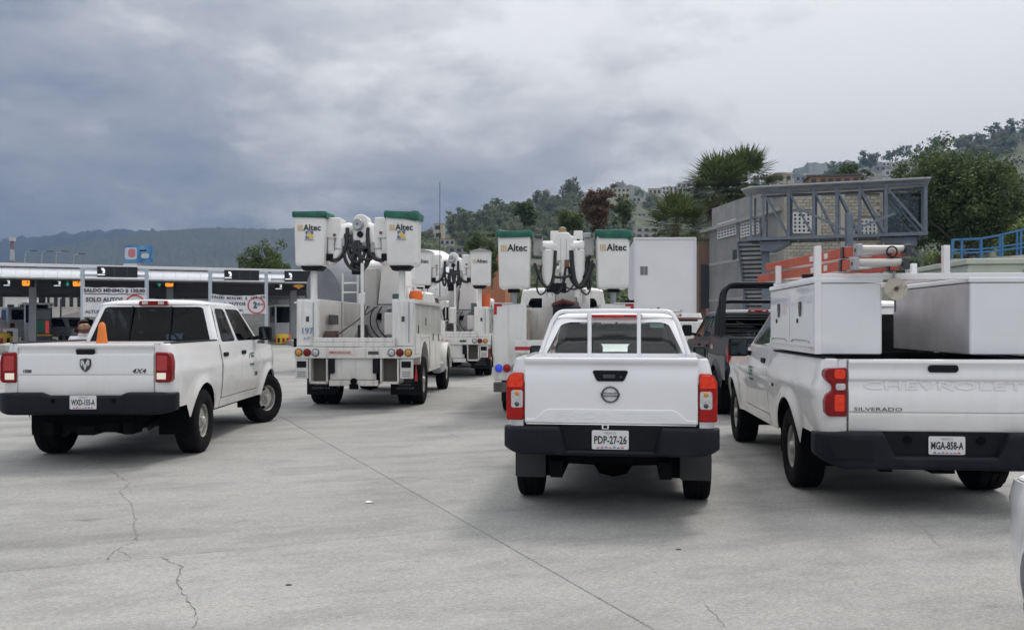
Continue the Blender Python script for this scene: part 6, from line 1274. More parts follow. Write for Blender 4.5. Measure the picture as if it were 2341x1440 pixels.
    text('height_limit_unit', '50 m', BL, s2, (cx+cr*0.45, -0.128, cz+cr*0.12), cr*0.38, ext=0.004, bold=0.006, sx=0.9)
    return t
gauge('pale blue height gauge whose banner is cut off by the crew-cab roof', 184, 340, 611, 46.5, (220, 306), (657, 671), (673, 724), 0, '2')
gauge('pale blue height gauge with a sagging banner and a red circle', 476, 613, 619, 48.8, (511, 588), (672, 684), (682, 717), 0.09, '2')
p = at(680, 640, 50.5); t = thing('gantry_sign', 'dark lane sign on a pale blue beam at the end of the canopy', 'lane sign', (at(617, 640, 50).x, 50.2, gz(50)), R(8))
H = at(0, 621, 50).z-gz(50)
for x in (3.1,):
    b = MB(); b.box(x-0.09, x+0.09, -0.09, 0.09, 0, H); b.obj('post', PALEBL, t)
for dz in (0, 0.36):
    b = MB(); b.box(0, 3.15, -0.08, 0.08, H-dz-0.12, H-dz); b.obj('beam', PALEBL, t)
b = MB(); b.box(0.75, 2.35, -0.22, -0.085, H-0.55, H+0.05); b.obj('led_box', LED, t, bevel=0.02); picto(t, 1.0, H-0.25, -0.226, 'card', 0.2)
# things standing among the lanes
def cone(label, p, h=0.72, m=ORANGEP, group='traffic cones', band=True):
    t = thing('traffic_cone', label, 'traffic cone', p, 0.2, group); k = h/0.72
    b = MB(); b.prism(rrect(-0.19*k, 0.19*k, -0.19*k, 0.19*k, 0.05*k), 'z', 0, 0.035*k); b.obj('cone_base', m, t, bevel=0.008)
    b = MB(); b.lathe([(0.125*k, 0.03*k), (0.108*k, 0.09*k), (0.042*k, 0.64*k), (0.034*k, 0.70*k), (0.012*k, 0.72*k)], (0, 0, 0), (0, 0, 1), 20); b.obj('cone_body', m, t)
    if band:
        b = MB(); b.lathe([(0.101*k, 0.26*k), (0.073*k, 0.48*k)], (0, 0, 0), (0, 0, 1), 20); b.obj('reflective_band', mat('band_white', (0.7, 0.7, 0.68), 0.5), t)
    return t
def gpt(px, py):
    """ground point seen at a pixel, with the slope of the plaza"""
    Y = 30.0
    for _ in range(60): Y = Y*0.8+0.2*F*(CH-gz(Y))/(py-HZ)
    return Vector(((px-1170.5)*Y/F, Y, gz(Y)))
RAM = Matrix.Translation((-4.93, 11.62, 0)) @ Matrix.Rotation(R(1.9), 4, 'Z')
cone('plain orange cone standing in the bed of the crew-cab pickup', RAM @ Vector((-0.475, 0.42, 0.80)), 0.86, mat('cone_orange', (0.74, 0.20, 0.035), 0.55), band=False)
p = gpt(662, 787); cone('orange cone beside the yellow crash cushion', p, 0.62, mat('red_orange', (0.70, 0.12, 0.04), 0.6), band=False)
p = gpt(632, 760); cone('orange cone on the island near the second height gauge', p+Vector((0, 0, 0.2)), 0.95, mat('red_orange', (0.70, 0.12, 0.04), 0.6), band=False)
def cushion(label, p, s=1.0):
    t = thing('crash_cushion', label, 'crash cushion', p, TH, 'crash cushions')
    b = MB(); b.lathe([(0.02, 0), (0.42*s, 0.02), (0.44*s, 0.25*s), (0.34*s, 0.55*s), (0.02, 0.60*s)], (0, 0, 0), (0, 0, 1), 18); o = b.obj('cushion_drum', YELLOWP, t)
    for k in range(4):
        a = R(200+35*k); c = MB(); c.box(-0.07*s, 0.07*s, -0.01, 0.01, 0.10*s, 0.34*s); q = c.obj('reflector', INK if k % 2 else REDP, o); q.location = (0.435*s*math.cos(a), 0.435*s*math.sin(a), 0); q.rotation_euler = (0, 0, a+R(90))
cushion('yellow crash cushion in front of the plaza, near the second height gauge', gpt(645, 786), 1.0)
cushion('yellow crash cushion at the left edge of the frame', gpt(6, 790), 1.25)
# payment machine with lane lights
p = gpt(101, 788); t = thing('payment_machine', 'dark payment machine with green and red lights on a lane island', 'payment machine', p, TH)
b = MB(); b.box(-0.36, 0.36, -0.3, 0.3, 0, 2.05); b.obj('machine_body', mat('machine_grey', (0.10, 0.10, 0.11), 0.5), t, bevel=0.03)
b = MB(); b.box(-0.34, 0.05, -0.32, -0.305, 0.75, 1.35); b.obj('green_panel', mat('panel_green', (0.03, 0.22, 0.13), 0.5), t)
b = MB(); b.box(0.08, 0.26, -0.32, -0.305, 0.65, 1.35); b.obj('red_panel', mat('panel_red', (0.55, 0.06, 0.06), 0.5, emit=((1, 0.1, 0.08), 0.2)), t)
b = MB(); b.box(-0.34, 0.34, -0.32, -0.305, 1.45, 1.95); b.obj('screen', mat('screen_grey', (0.22, 0.23, 0.25), 0.3), t)
b = MB(); b.box(-0.42, 0.42, -0.36, 0.36, 0.5, 0.58); b.obj('yellow_trim', YELLOWP, t)
def clutter(name, label, cat, px, py, w, h, d, m, group=None, parts=()):
    p = gpt(px, py) if py > 752 else at(px, py, 60); t = thing(name, label, cat, p, TH, group)
    b = MB(); b.box(-w/2, w/2, 0, d, 0, h); b.obj('body', m, t, bevel=0.03)
    for (nm, x0, x1, z0, z1, mm) in parts:
        b = MB(); b.box(x0, x1, -0.03, 0.0, z0, z1); b.obj(nm, mm, t)
    return t
MWH = mat('machine_white', (0.68, 0.68, 0.67), 0.5)
clutter('lane_cabinet', 'white lane cabinet with a dark screen at the left edge', 'cabinet', 24, 790, 0.75, 0.95, 0.5, MWH, parts=(('screen', -0.18, 0.12, 0.5, 0.8, LED),))
clutter('lane_cabinet', 'low grey lane cabinet left of the payment machine', 'cabinet', 68, 787, 0.9, 0.75, 0.5, mat('cab_grey', (0.50, 0.50, 0.49), 0.6), parts=(('panel', -0.3, 0.3, 0.1, 0.6, MWH),))
clutter('jersey_barrier', 'white concrete barrier beside the crash cushion', 'barrier', 655, 772, 3.4, 0.42, 0.4, MWH)
clutter('jersey_barrier', 'white concrete barrier behind the man', 'barrier', 150, 778, 3.6, 0.7, 0.4, mat('barrier_white', (0.62, 0.61, 0.58), 0.8), parts=())
for i, (px, py) in enumerate(((44, 760), (139, 770))):
    p = gpt(px, py+14); t = thing('lane_pole', 'thin steel lane pole %s' % ('left of the payment machine' if i == 0 else 'right of the payment machine'), 'pole', p, 0, 'lane poles')
    b = MB(); b.cyl((0, 0, 0), (0, 0, 2.6), 0.045, n=10); b.obj('shaft', GALV, t); b = MB(); b.cyl((0, 0, 0), (0, 0, 0.04), 0.14, n=12); b.obj('foot', GALV, t)
p = gpt(60, 772); t = thing('barrier_arm', 'red and white lane barrier arm beside the payment machine', 'barrier', p, TH)
b = MB(); b.box(-0.15, 0.15, -0.15, 0.15, 0, 1.0); b.obj('barrier_box', MWH, t, bevel=0.02)
for k in range(5):
    b = MB(); b.beam((0.15+k*0.5, -0.18, 0.9+k*0.05), (0.65+k*0.5, -0.18, 0.95+k*0.05), 0.05, 0.09); b.obj('arm_segment', REDP if k % 2 == 0 else MWH, t)
def far_car(name, label, cat, px, py, L_, W_, H_, m, rz, van=False):
    p = gpt(px, py); t = thing(name, label, cat, p, rz, 'vehicles beyond the lanes')
    b = MB(); b.prism([(-L_/2, 0.35), (L_/2, 0.35), (L_/2, H_*(0.62 if van else 0.55)), (L_*0.36, H_*0.62), (L_*(0.30 if van else 0.16), H_), (-L_*(0.48 if van else 0.28), H_), (-L_*(0.5 if van else 0.40), H_*0.62), (-L_/2, H_*0.58)], 'x', -W_/2, W_/2); b.obj('car_body', m, t, bevel=0.08, seg=3)
    for sd in (-1, 1):
        b = MB(); b.prism([(-L_*0.34, H_*0.64), (L_*0.28, H_*0.64), (L_*0.16, H_*0.93), (-L_*0.26, H_*0.93)], 'x', min(sd*W_/2, sd*(W_/2+0.01)), max(sd*W_/2, sd*(W_/2+0.01))); b.obj('side_window', GL_DARK, t)
        for y in (-L_*0.3, L_*0.3): wheel(t, sd*(W_/2-0.1), y, 0.33, 0.2, 0.19, 'round')
        b = MB(); b.box(sd*W_*0.38-0.12, sd*W_*0.38+0.12, -L_/2-0.02, -L_/2+0.02, H_*0.42, H_*0.54); b.obj('tail_light', LREDDIM, t)
    b = MB(); b.box(-W_*0.4, W_*0.4, -L_*(0.505 if van else 0.41), -L_*(0.49 if van else 0.36), H_*0.64, H_*0.92); b.obj('rear_window', GL_DARK, t)
far_car('parked_van', 'white van beyond the toll lanes, left of the payment machine', 'van', 48, 781, 4.6, 1.9, 2.1, WHITE2, R(35), True)
far_car('parked_car', 'pale grey car beyond the toll lanes, right of the payment machine', 'car', 146, 783, 4.3, 1.75, 1.5, mat('pale_car_grey', (0.50, 0.51, 0.53), 0.3, coat=0.6), R(60))
far_car('parked_car', 'dark red car at the far left beyond the toll lanes', 'car', 18, 779, 4.2, 1.75, 1.45, mat('dark_red_car', (0.22, 0.03, 0.03), 0.3, coat=0.6), R(75))
# buildings behind the plaza
def wall_building(name, label, px0, px1, pytop, Y, depth, m, rows, cols, wm=LED, zb=0.0, rz=0.0, wfrac=0.6, hfrac=0.55, roofm=None, cat='building', group=None, parapet=True):
    a = at(px0, pytop, Y); c = at(px1, pytop, Y); t = thing(name, label, cat, (a.x, a.y, zb), rz, group); w = c.x-a.x; H = a.z-zb
    b = MB(); b.box(0, w, 0, depth, -0.5, H); b.obj('wall', m, t, smooth=0)
    b = MB(); b.box(-0.12, w+0.12, -0.12, depth+0.12, H+0.003, H+0.16); b.obj('roof_slab', roofm or m, t, smooth=0)
    ch, cwid = H/rows, w/max(cols, 1)
    for r_ in range(rows):
        for c_ in range(cols):
            x = cwid*(c_+0.5); z = ch*(r_+0.52); ww, hh = cwid*wfrac/2, ch*hfrac/2
            b = MB(); b.box(x-ww, x+ww, -0.03, 0.0, z-hh, z+hh); o = b.obj('window', wm, t, smooth=0)
            b = MB(); b.box(x-ww-0.06, x+ww+0.06, -0.08, -0.002, z-hh-0.10, z-hh-0.002); b.obj('sill', m, o, smooth=0)
    return t
GREYW = mat('grey_render', (0.34, 0.335, 0.325), 0.9, col2=(0.25, 0.245, 0.235), nscale=0.7, bump=(6, 0.3))
PALEW = mat('pale_render', (0.52, 0.50, 0.46), 0.9, col2=(0.42, 0.40, 0.37), nscale=0.8)
CREAMW = mat('cream_render', (0.56, 0.50, 0.38), 0.9, col2=(0.48, 0.42, 0.31), nscale=0.6)
WHITEW = mat('white_render', (0.66, 0.65, 0.63), 0.9, col2=(0.55, 0.54, 0.52), nscale=0.6)
wall_building('office_building', 'pale low building with dark windows seen under the canopy', -60, 190, 662, 88, 8, PALEW, 2, 14, zb=0.5, wfrac=0.45)
wall_building('annex_building', 'grey stone building seen under the canopy between the height gauges', 330, 480, 655, 84, 8, GREYW, 3, 7, zb=0.5, wfrac=0.5)
wall_building('annex_building', 'grey building with dark openings behind the end of the canopy', 600, 780, 650, 82, 8, GREYW, 3, 6, zb=0.5, wfrac=0.42)
b = MB(); b.prism([(-24, 0.4), (-13.5, 0.4), (-13.5, 2.7), (-17, 3.3), (-24, 2.2)], 'y', 72, 76); tag(b.obj('stone_embankment', mat('grey_stone_slope', (0.30, 0.295, 0.285), 0.95, col2=(0.19, 0.185, 0.18), nscale=1.2, bump=(3, 0.8)), smooth=0), 'rough grey stone slope behind the end of the toll canopy', 'embankment')
b = MB(); b.prism([(-33, 0.4), (-25.5, 0.4), (-25.5, 3.4), (-30.5, 2.0), (-33, 1.1)], 'y', 60.5, 66); tag(b.obj('ramp_wall', mat('pale_ramp', (0.58, 0.57, 0.54), 0.9, col2=(0.48, 0.47, 0.45), nscale=0.7), smooth=0), 'pale sloping ramp wall behind the payment machine', 'wall')
wall_building('kiosk', 'white kiosk with a blue roof behind the left lanes', 12, 62, 676, 70, 3, WHITEW, 1, 2, zb=0.5, roofm=mat('blue_roof', (0.06, 0.13, 0.26), 0.5))
# ------------------------------------------------------------------ far left: mast, street lamps, billboard, trees
p = at(28, 600, 380); t = thing('radio_mast', 'red and white lattice radio mast far behind the toll plaza', 'mast', (p.x, p.y, 0), 0); Ht = at(28, 545, 380).z
for k in range(8):
    z0, z1 = Ht*k/8, Ht*(k+1)/8; w0, w1 = 2.0*(1-0.6*k/8), 2.0*(1-0.6*(k+1)/8)
    b = MB()
    for sx_, sy_ in ((-1, -1), (1, -1), (1, 1), (-1, 1)):
        b.beam((sx_*w0/2, sy_*w0/2, z0), (sx_*w1/2, sy_*w1/2, z1), 0.16); b.beam((sx_*w0/2, sy_*w0/2, z0), (-sy_*w1/2 if False else sy_*-1*w1/2*1.0, sx_*w1/2, z1), 0.10)
    b.obj('mast_section', mat('mast_red', (0.35, 0.10, 0.09), 0.6) if k % 2 else mat('mast_white', (0.6, 0.6, 0.6), 0.6), t, smooth=0)
b = MB(); b.lathe([(0.1, 0), (1.3, 0), (1.4, 1.6), (0.1, 1.6)], (0, 0, Ht-1.2), (0, 0, 1), 10); b.obj('antenna_ring', mat('mast_white', (0.6, 0.6, 0.6)), t)
for i, (px, py) in enumerate(((57, 576), (95, 577), (128, 577), (168, 583))):
    p = at(px, py, 125); t = thing('street_lamp', ('leftmost', 'second', 'third', 'rightmost')[i]+' of the four street lamps above the toll canopy', 'street lamp', (p.x, p.y, 0.5), 0, 'street lamps')
    h = p.z-0.5; b = MB(); b.tube([(0, 0, 0), (0, 0, h*0.9), (0.1, 0, h), (0.9, 0, h+0.15)], 0.09, 8, rs=[.11, .09, .07, .06]); b.obj('lamp_post', GALV, t)
    b = MB(); b.box(0.7, 1.7, -0.2, 0.2, h+0.1, h+0.25); b.obj('lamp_head', mat('lamp_dark', (0.10, 0.10, 0.11), 0.5), t, bevel=0.05)
p = at(316, 603, 115); t = thing('billboard', 'blue advertising billboard above the toll canopy', 'billboard', (p.x, p.y, 0.5), 0)
w, z0, z1 = 63*115/F, at(0, 600, 115).z-0.5, at(0, 562, 115).z-0.5
b = MB(); b.box(-w/2, w/2, 0, 0.3, z0, z1); o = b.obj('panel', mat('ad_blue', (0.03, 0.13, 0.36), 0.4, col2=(0.10, 0.32, 0.60), nscale=0.8), t)
for (x0, x1, a0, a1, m) in ((-w/2+.05, -w*0.05, 0.18, 0.9, mat('ad_pale', (0.55, 0.58, 0.62), 0.5)), (-w*0.36, -w*0.10, 0.30, 0.82, mat('ad_pink', (0.50, 0.18, 0.22), 0.5)), (w*0.10, w*0.40, 0.25, 0.55, mat('ad_sand', (0.55, 0.56, 0.48), 0.5)), (w*0.05, w*0.3, 0.62, 0.8, mat('ad_sky', (0.30, 0.45, 0.62), 0.5))):
    b = MB(); b.prism(rrect(x0, x1, z0+(z1-z0)*a0, z0+(z1-z0)*a1, 0.3), 'y', -0.02-0.01*(m.name == 'ad_pink'), 0.0); b.obj('printed_shape', m, o, smooth=0)
b = MB(); b.cyl((0, 0.4, 0), (0, 0.4, z0+1), 0.35); b.obj('support_post', GALV, t)
b = MB(); b.box(-w/2, 0, -0.3, -0.05, z0-0.5, z0-0.15); b.obj('catwalk', mat('mast_white', (0.6, 0.6, 0.6)), t)
tree('round_tree', 'round green tree rising behind the toll canopy', 'tree', 606, 600, 80, 3.1, 2.5, 5.5, LEAF_MD, 170, 90, 0.11, 4, 0.55, z=0.5)
tree('small_tree', 'small dark tree left of the round tree behind the canopy', 'tree', 535, 604, 82, 1.1, 0.9, 5.0, LEAF_DK, 40, 60, 0.10, 8, 0.4, z=0.5)
tree('small_tree', 'low dark tree tops just above the canopy edge', 'tree', 500, 606, 84, 1.3, 0.6, 5.0, LEAF_DK, 40, 60, 0.10, 9, 0.35, z=0.5)
# ------------------------------------------------------------------ concrete mixer behind the left bucket truck
t = thing('concrete_mixer', 'concrete mixer truck with a big grey and white drum behind the bucket trucks', 'mixer truck', (-4.55, 32.3, gz(32)), R(-42))
ax0, ax1 = Vector((0.0, -2.6, 2.50)), Vector((0.0, 2.9, 3.30)); d = (ax1-ax0).normalized()
b = MB(); b.lathe([(0.02, 0), (0.95, 0.0), (1.15, 0.35), (1.25, 1.0), (1.25, 2.0)], ax0, d, 40); b.obj('drum_base', mat('drum_grey', (0.22, 0.23, 0.25), 0.35, col2=(0.17, 0.18, 0.20), nscale=1.0), t)
b = MB(); b.lathe([(1.255, 2.0), (1.255, 2.9)], ax0, d, 40); b.obj('drum_band', WHITE2, t)
b = MB(); b.lathe([(1.255, 2.9), (1.23, 3.6), (1.15, 4.5), (1.02, 5.4), (0.55, 5.45)], ax0, d, 40); b.obj('drum_cone', WHITE2, t)
for h in (2.0, 2.9, 3.6):
    q = 1.262 if h < 3 else 1.24; b = MB(); b.lathe([(q, h-0.02), (q+0.012, h-0.01), (q+0.012, h+0.01), (q, h+0.02)], ax0, d, 40); b.obj('drum_seam', GALV, t)
b = MB(); b.box(-0.55, 0.55, -3.4, 4.2, 0.75, 1.05); b.obj('chassis', DARK, t)
for y in (-1.9, -0.7, 3.6):
    for sd in (-1, 1): wheel(t, sd*1.0, y, 0.5, 0.28, 0.28, 'round')
b = MB(); b.box(-1.15, 1.15, 3.1, 4.6, 0.9, 2.5); b.obj('cab', WHITE2, t, bevel=0.12, seg=3)
b = MB(); b.prism([(-2.9, 1.05), (-2.5, 1.05), (-2.2, 2.2), (-2.9, 2.3)], 'x', -0.5, 0.5); b.obj('drum_stand', OLDWHITE, t)
b = MB(); b.box(-0.7, 0.7, 2.75, 3.05, 1.05, 3.4); b.obj('drum_hopper', OLDWHITE, t, bevel=0.03)
# ------------------------------------------------------------------ white box truck
t = thing('box_truck', 'plain white box truck with a small dark window in its rear wall', 'box truck', (5.55, 34.2, gz(33)), R(-4.5))
z = gz(33)
b = MB(); b.box(-1.06, 1.06, -2.2, 2.6, 1.0, 4.62-z); b.obj('cargo_box', mat('box_white', (0.74, 0.74, 0.76), 0.45, col2=(0.70, 0.70, 0.72), nscale=1.0), t, bevel=0.02)
for x in (-1.06, 1.06):
    b = MB(); b.box(x-0.035, x+0.035, -2.235, -2.16, 1.0, 4.64-z); b.obj('corner_trim', mat('trim_white', (0.66, 0.66, 0.67), 0.35, metal=0.2), t, bevel=0.01)
b = MB(); b.box(-1.08, 1.08, -2.235, -2.16, 4.60-z, 4.67-z); b.obj('top_trim', mat('trim_white', (0.66, 0.66, 0.67)), t, bevel=0.01)
b = MB(); b.box(-0.86, -0.60, -2.215, -2.19, 3.36-z, 3.66-z); o = b.obj('vent_window', mat('vent_grey', (0.16, 0.17, 0.18), 0.4), t); b = MB(); b.box(-0.74, -0.71, -2.225, -2.21, 3.36-z, 3.66-z); b.obj('window_bar', GALV, o)
b = MB(); b.box(-0.5, 0.5, -2.0, 4.6, 0.7, 1.0); b.obj('chassis', DARK, t)
for y in (-0.6, 3.6):
    for sd in (-1, 1): wheel(t, sd*0.92, y, 0.42, 0.25, 0.24, 'round')
b = MB(); b.box(-1.0, 1.0, 2.75, 4.5, 0.8, 2.6); b.obj('cab', WHITE2, t, bevel=0.15, seg=3)
b = MB(); b.box(-1.07, -1.062, -1.6, -0.9, 1.4, 2.9); b.obj('side_hatch', mat('box_white2', (0.66, 0.66, 0.69), 0.5), t)
# ------------------------------------------------------------------ service pickup with ladders, seen between the middle and the dark pickups
t = thing('service_pickup', 'white service pickup with ladders on top, seen past the middle pickup', 'pickup truck', (4.75, 25.2, 0), R(-3))
b = MB(); b.box(-0.95, 0.95, -1.1, 1.0, 0.75, 1.70); b.obj('service_body', OLDWHITE, t, bevel=0.02)
b = MB(); b.box(-0.85, 0.85, 1.1, 2.6, 0.6, 1.35); b.obj('cab_lower', OLDWHITE, t, bevel=0.06)
b = MB(); b.ring([[(x, y, 1.35) for x, y in rrect(-0.83, 0.83, 1.1, 2.6, 0.1)], [(x, y, 1.95) for x, y in rrect(-0.68, 0.68, 1.25, 2.1, 0.1)]]); b.obj('cab_upper', OLDWHITE, t)
b = MB(); b.prism([(-0.6, 1.45), (0.6, 1.45), (0.54, 1.82), (-0.54, 1.82)], 'y', 1.10, 1.16); b.obj('rear_window', GL_DARK, t)
b = MB(); b.box(-0.85, 0.85, 2.6, 3.8, 0.6, 1.15); b.obj('bonnet', OLDWHITE, t, bevel=0.08)
for y in (0, 3.2):
    for sd in (-1, 1): wheel(t, sd*0.8, y, 0.37, 0.23, 0.2, 'round')
for x in (-0.8, 0.8):
    for y in (-1.0, 0.9):
        b = MB(); b.box(x-0.03, x+0.03, y-0.03, y+0.03, 1.70, 2.08); b.obj('rack_post', mat('rack_maroon', (0.20, 0.10, 0.10), 0.5), t)
for y in (-1.0, 0.9):
    b = MB(); b.box(-0.8, 0.8, y-0.03, y+0.03, 1.76, 1.80); b.obj('rack_bar', mat('rack_maroon', (0.20, 0.10, 0.10)), t)
for i, (x, z, lab) in enumerate(((-0.72, 1.83, 'lower grey ladder on the service pickup rack'), (-0.70, 1.94, 'upper grey ladder on the service pickup rack'))):
    q = thing('rack_ladder', lab, 'ladder', (4.75+x, 24.0, z), R(-3), 'ladders on the rack')
    for sd in (0, 0.42):
        b = MB(); b.box(sd-0.02, sd+0.02, 0, 3.0, 0, 0.07); b.obj('side_rail', ALU if i else mat('faded_red', (0.35, 0.16, 0.14), 0.6), q)
    for k in range(9):
        b = MB(); b.cyl((0, 0.1+k*0.33, 0.035), (0.42, 0.1+k*0.33, 0.035), 0.016, n=8); b.obj('rung', ALU, q)
# ------------------------------------------------------------------ pale green container behind the right pickup
t = thing('metal_container', 'pale green metal container with rusty corners behind the right pickup', 'container', (8.02, 16.0, 0), R(-6))
PG = mat('pale_green_metal', (0.50, 0.54, 0.47), 0.6, col2=(0.43, 0.46, 0.40), nscale=1.2)
RUST = mat('rust', (0.13, 0.075, 0.04), 0.9, col2=(0.06, 0.045, 0.035), nscale=12)
b = MB(); b.box(0, 3.4, 0, 3.2, 0.25, 2.68); b.obj('container_body', PG, t, bevel=0.015)
b = MB(); b.box(-0.05, 3.45, -0.05, 3.25, 2.683, 2.78); b.obj('top_rim', PG, t, bevel=0.015)
for x in (0.0, 0.95, 1.9, 2.85):
    b = MB(); b.box(x-0.03, x+0.05, -0.04, -0.001, 0.3, 2.6); b.obj('stiffener', PG, t, bevel=0.01)
    b = MB(); b.box(x-0.02, x+0.06, -0.055, -0.03, 2.13, 2.24); b.obj('corner_bracket', RUST, t, bevel=0.015)
for y in (0.8, 1.6, 2.4):
    b = MB(); b.box(-0.04, -0.001, y-0.04, y+0.04, 0.3, 2.6); b.obj('stiffener', PG, t, bevel=0.01)
b = MB(); b.box(0.1, 3.3, 0.1, 3.1, 0.0, 0.25); b.obj('skid', DARK, t)
# ------------------------------------------------------------------ footbridge stub with stairs
BL_, BR_ = Vector((12.24, 47.0, 0)), Vector((20.12, 44.0, 0)); bd = (BR_-BL_).normalized(); bn = Vector((-bd.y, bd.x, 0)); BLn = (BR_-BL_).length
t = thing('footbridge', 'blue-grey steel truss footbridge ending in mid-air beside the grey building', 'footbridge', (BL_.x, BL_.y, gz(46)), math.atan2(bd.y, bd.x)); z0 = 6.02-gz(46); z1 = 8.50-gz(46); W2 = 2.1
xs = [0.10, 0.72, 1.95, 3.18, 4.28, 5.35, 6.55, BLn-0.1]
for y, m in ((0, BLUEGREY), (W2, BLUEGREY)):
    b = MB(); b.box(-0.1, BLn, y-0.09, y+0.09, z0-0.10, z0+0.06); b.obj('bottom_chord', m, t, bevel=0.01)
    b = MB(); b.box(0.4, BLn, y-0.08, y+0.08, z1-0.12, z1); b.obj('top_chord', m, t, bevel=0.01)
    for i, x in enumerate(xs):
        w = 0.10 if i in (0, 1) else 0.15; b = MB(); b.box(x-w/2, x+w/2, y-0.07, y+0.07, z0+0.06, z1-0.12); b.obj('truss_post', m, t, bevel=0.008)
    for i in range(1, len(xs)-1):
        b = MB(); b.beam((xs[i]+0.05, y, z1-0.2), (xs[i+1]-0.05, y, z0+0.12), 0.10, 0.10); b.obj('truss_diagonal', m, t, bevel=0.006)
b = MB(); b.prism([(-0.35, z1+0.0), (0.1, z1+0.10), (BLn+0.12, z1+0.10), (BLn+0.12, z1+0.18), (0.1, z1+0.18), (-0.4, z1+0.06)], 'y', -0.35, W2+0.35); b.obj('roof_sheet', mat('pale_roof_metal', (0.36, 0.37, 0.39), 0.45), t, bevel=0.01)
b = MB(); b.box(0.0, BLn-0.05, 0.1, W2-0.1, z0-0.06, z0+0.0); b.obj('walkway', mat('dark_deck', (0.07, 0.075, 0.085), 0.7), t)
for i in range(9):
    b = MB(); x = 0.5+i*0.95; b.box(x-0.05, x+0.05, 0.09, W2-0.09, z0-0.14, z0-0.065); b.obj('floor_beam', BLUEGREY, t)
b = MB(); b.prism([(0.55, z0-0.13), (2.0, z0-0.13), (2.0, z0-0.22), (1.2, z0-0.62), (0.55, z0-0.62)], 'y', 0.2, W2-0.2); b.obj('bearing_haunch', BLUEGREY, t, bevel=0.01)
b = MB(); b.prism([(6.3, z0-0.13), (7.95, z0-0.13), (7.95, z0-0.55), (7.5, z0-0.58), (6.3, z0-0.2)], 'y', 0.2, W2-0.2); b.obj('bearing_haunch', BLUEGREY, t, bevel=0.01)
b = MB(); b.box(0.55, 0.92, W2/2-0.2, W2/2+0.2, 0, z0-0.62); b.obj('column', BLUEGREY, t, bevel=0.02)
b = MB(); b.box(xs[-2]+0.1, BLn-0.2, W2-0.02, W2, z0+0.1, z1-0.2); b.obj('mesh_panel', glass_mat('smoky_panel', (0.45, 0.52, 0.58)), t)
b = MB(); b.beam((xs[-2]+0.4, W2, z1-0.5), (BLn-0.1, W2, z1-0.5), 0.05); b.obj('guard_rail', BLUEGREY, t)
for y in (0.0, W2):
    b = MB(); b.beam((0.1, y, z0+1.1), (0.72, y, z0+1.1), 0.06); b.obj('guard_rail', BLUEGREY, t)
# stairs run down away from the viewer
n = 26; L_ = 6.3; 
for i in range(n):
    k_ = (i+0.5)/n; y = 0.3+L_*k_; z = z0*(1-k_)
    b = MB(); b.box(-0.55, 0.50, y-0.12, y+0.12, z-0.075, z+0.02); o = b.obj('stair_tread', mat('tread_steel', (0.035, 0.040, 0.05), 0.6), t)
for x in (-0.60, 0.55):
    b = MB(); b.beam((x, 0.2, z0-0.05), (x, 0.3+L_, -0.1), 0.06, 0.26); b.obj('stair_stringer', BLUEGREY, t)
    b = MB(); b.beam((x, 0.2, z0+0.95), (x, 0.3+L_, 0.9), 0.05, 0.05); b.obj('handrail', BLUEGREY, t)
    for k_ in (0.0, 0.2, 0.4, 0.6, 0.8, 0.97):
        y = 0.3+L_*k_; z = z0*(1-k_); b = MB(); b.beam((x, y, z), (x, y, z+0.95), 0.04); b.obj('handrail_post', BLUEGREY, t)
for x in (-0.62, 0.57):
    b = MB(); b.beam((x, L_*0.5, 0), (x, L_*0.5, z0*0.5), 0.10); b.obj('stair_leg', BLUEGREY, t)
# separate mast with two braces standing before the bridge
p = at(1941, 600, 42.5); t = thing('braced_mast', 'grey steel mast with two slanting braces in front of the footbridge', 'mast', (p.x, p.y, gz(42)), 0); g0 = gz(42); zt = lambda py: at(0, py, 42.5).z-g0
b = MB(); b.box(-0.15, 0.15, -0.15, 0.15, 0, zt(488)); b.obj('mast_shaft', BLUEGREY, t, bevel=0.02)
k_ = 42.5/F
b = MB(); b.beam((0, 0, zt(530)), (-112*k_, 0, zt(478)), 0.10); b.obj('brace', BLUEGREY, t)
b = MB(); b.beam((0, 0, zt(530)), (105*k_, 0, zt(488)), 0.10); b.obj('brace', BLUEGREY, t)
# ------------------------------------------------------------------ grey building with block lattice windows and a block wall
A0 = Vector((15.9, 75.0, 0.5)); A1 = Vector((17.9, 60.0, 0.5)); wd = (A1-A0).normalized(); wl = (A1-A0).length; wall_rot = math.atan2(wd.y, wd.x)
t = thing('grey_building', 'unfinished grey building with white lattice windows behind the footbridge stairs', 'building', A0, wall_rot)
GRB = mat('grey_cement', (0.285, 0.28, 0.275), 0.92, col2=(0.20, 0.198, 0.195), nscale=0.5, ndet=7, bump=(5, 0.4), thr=(0.4, 0.68))
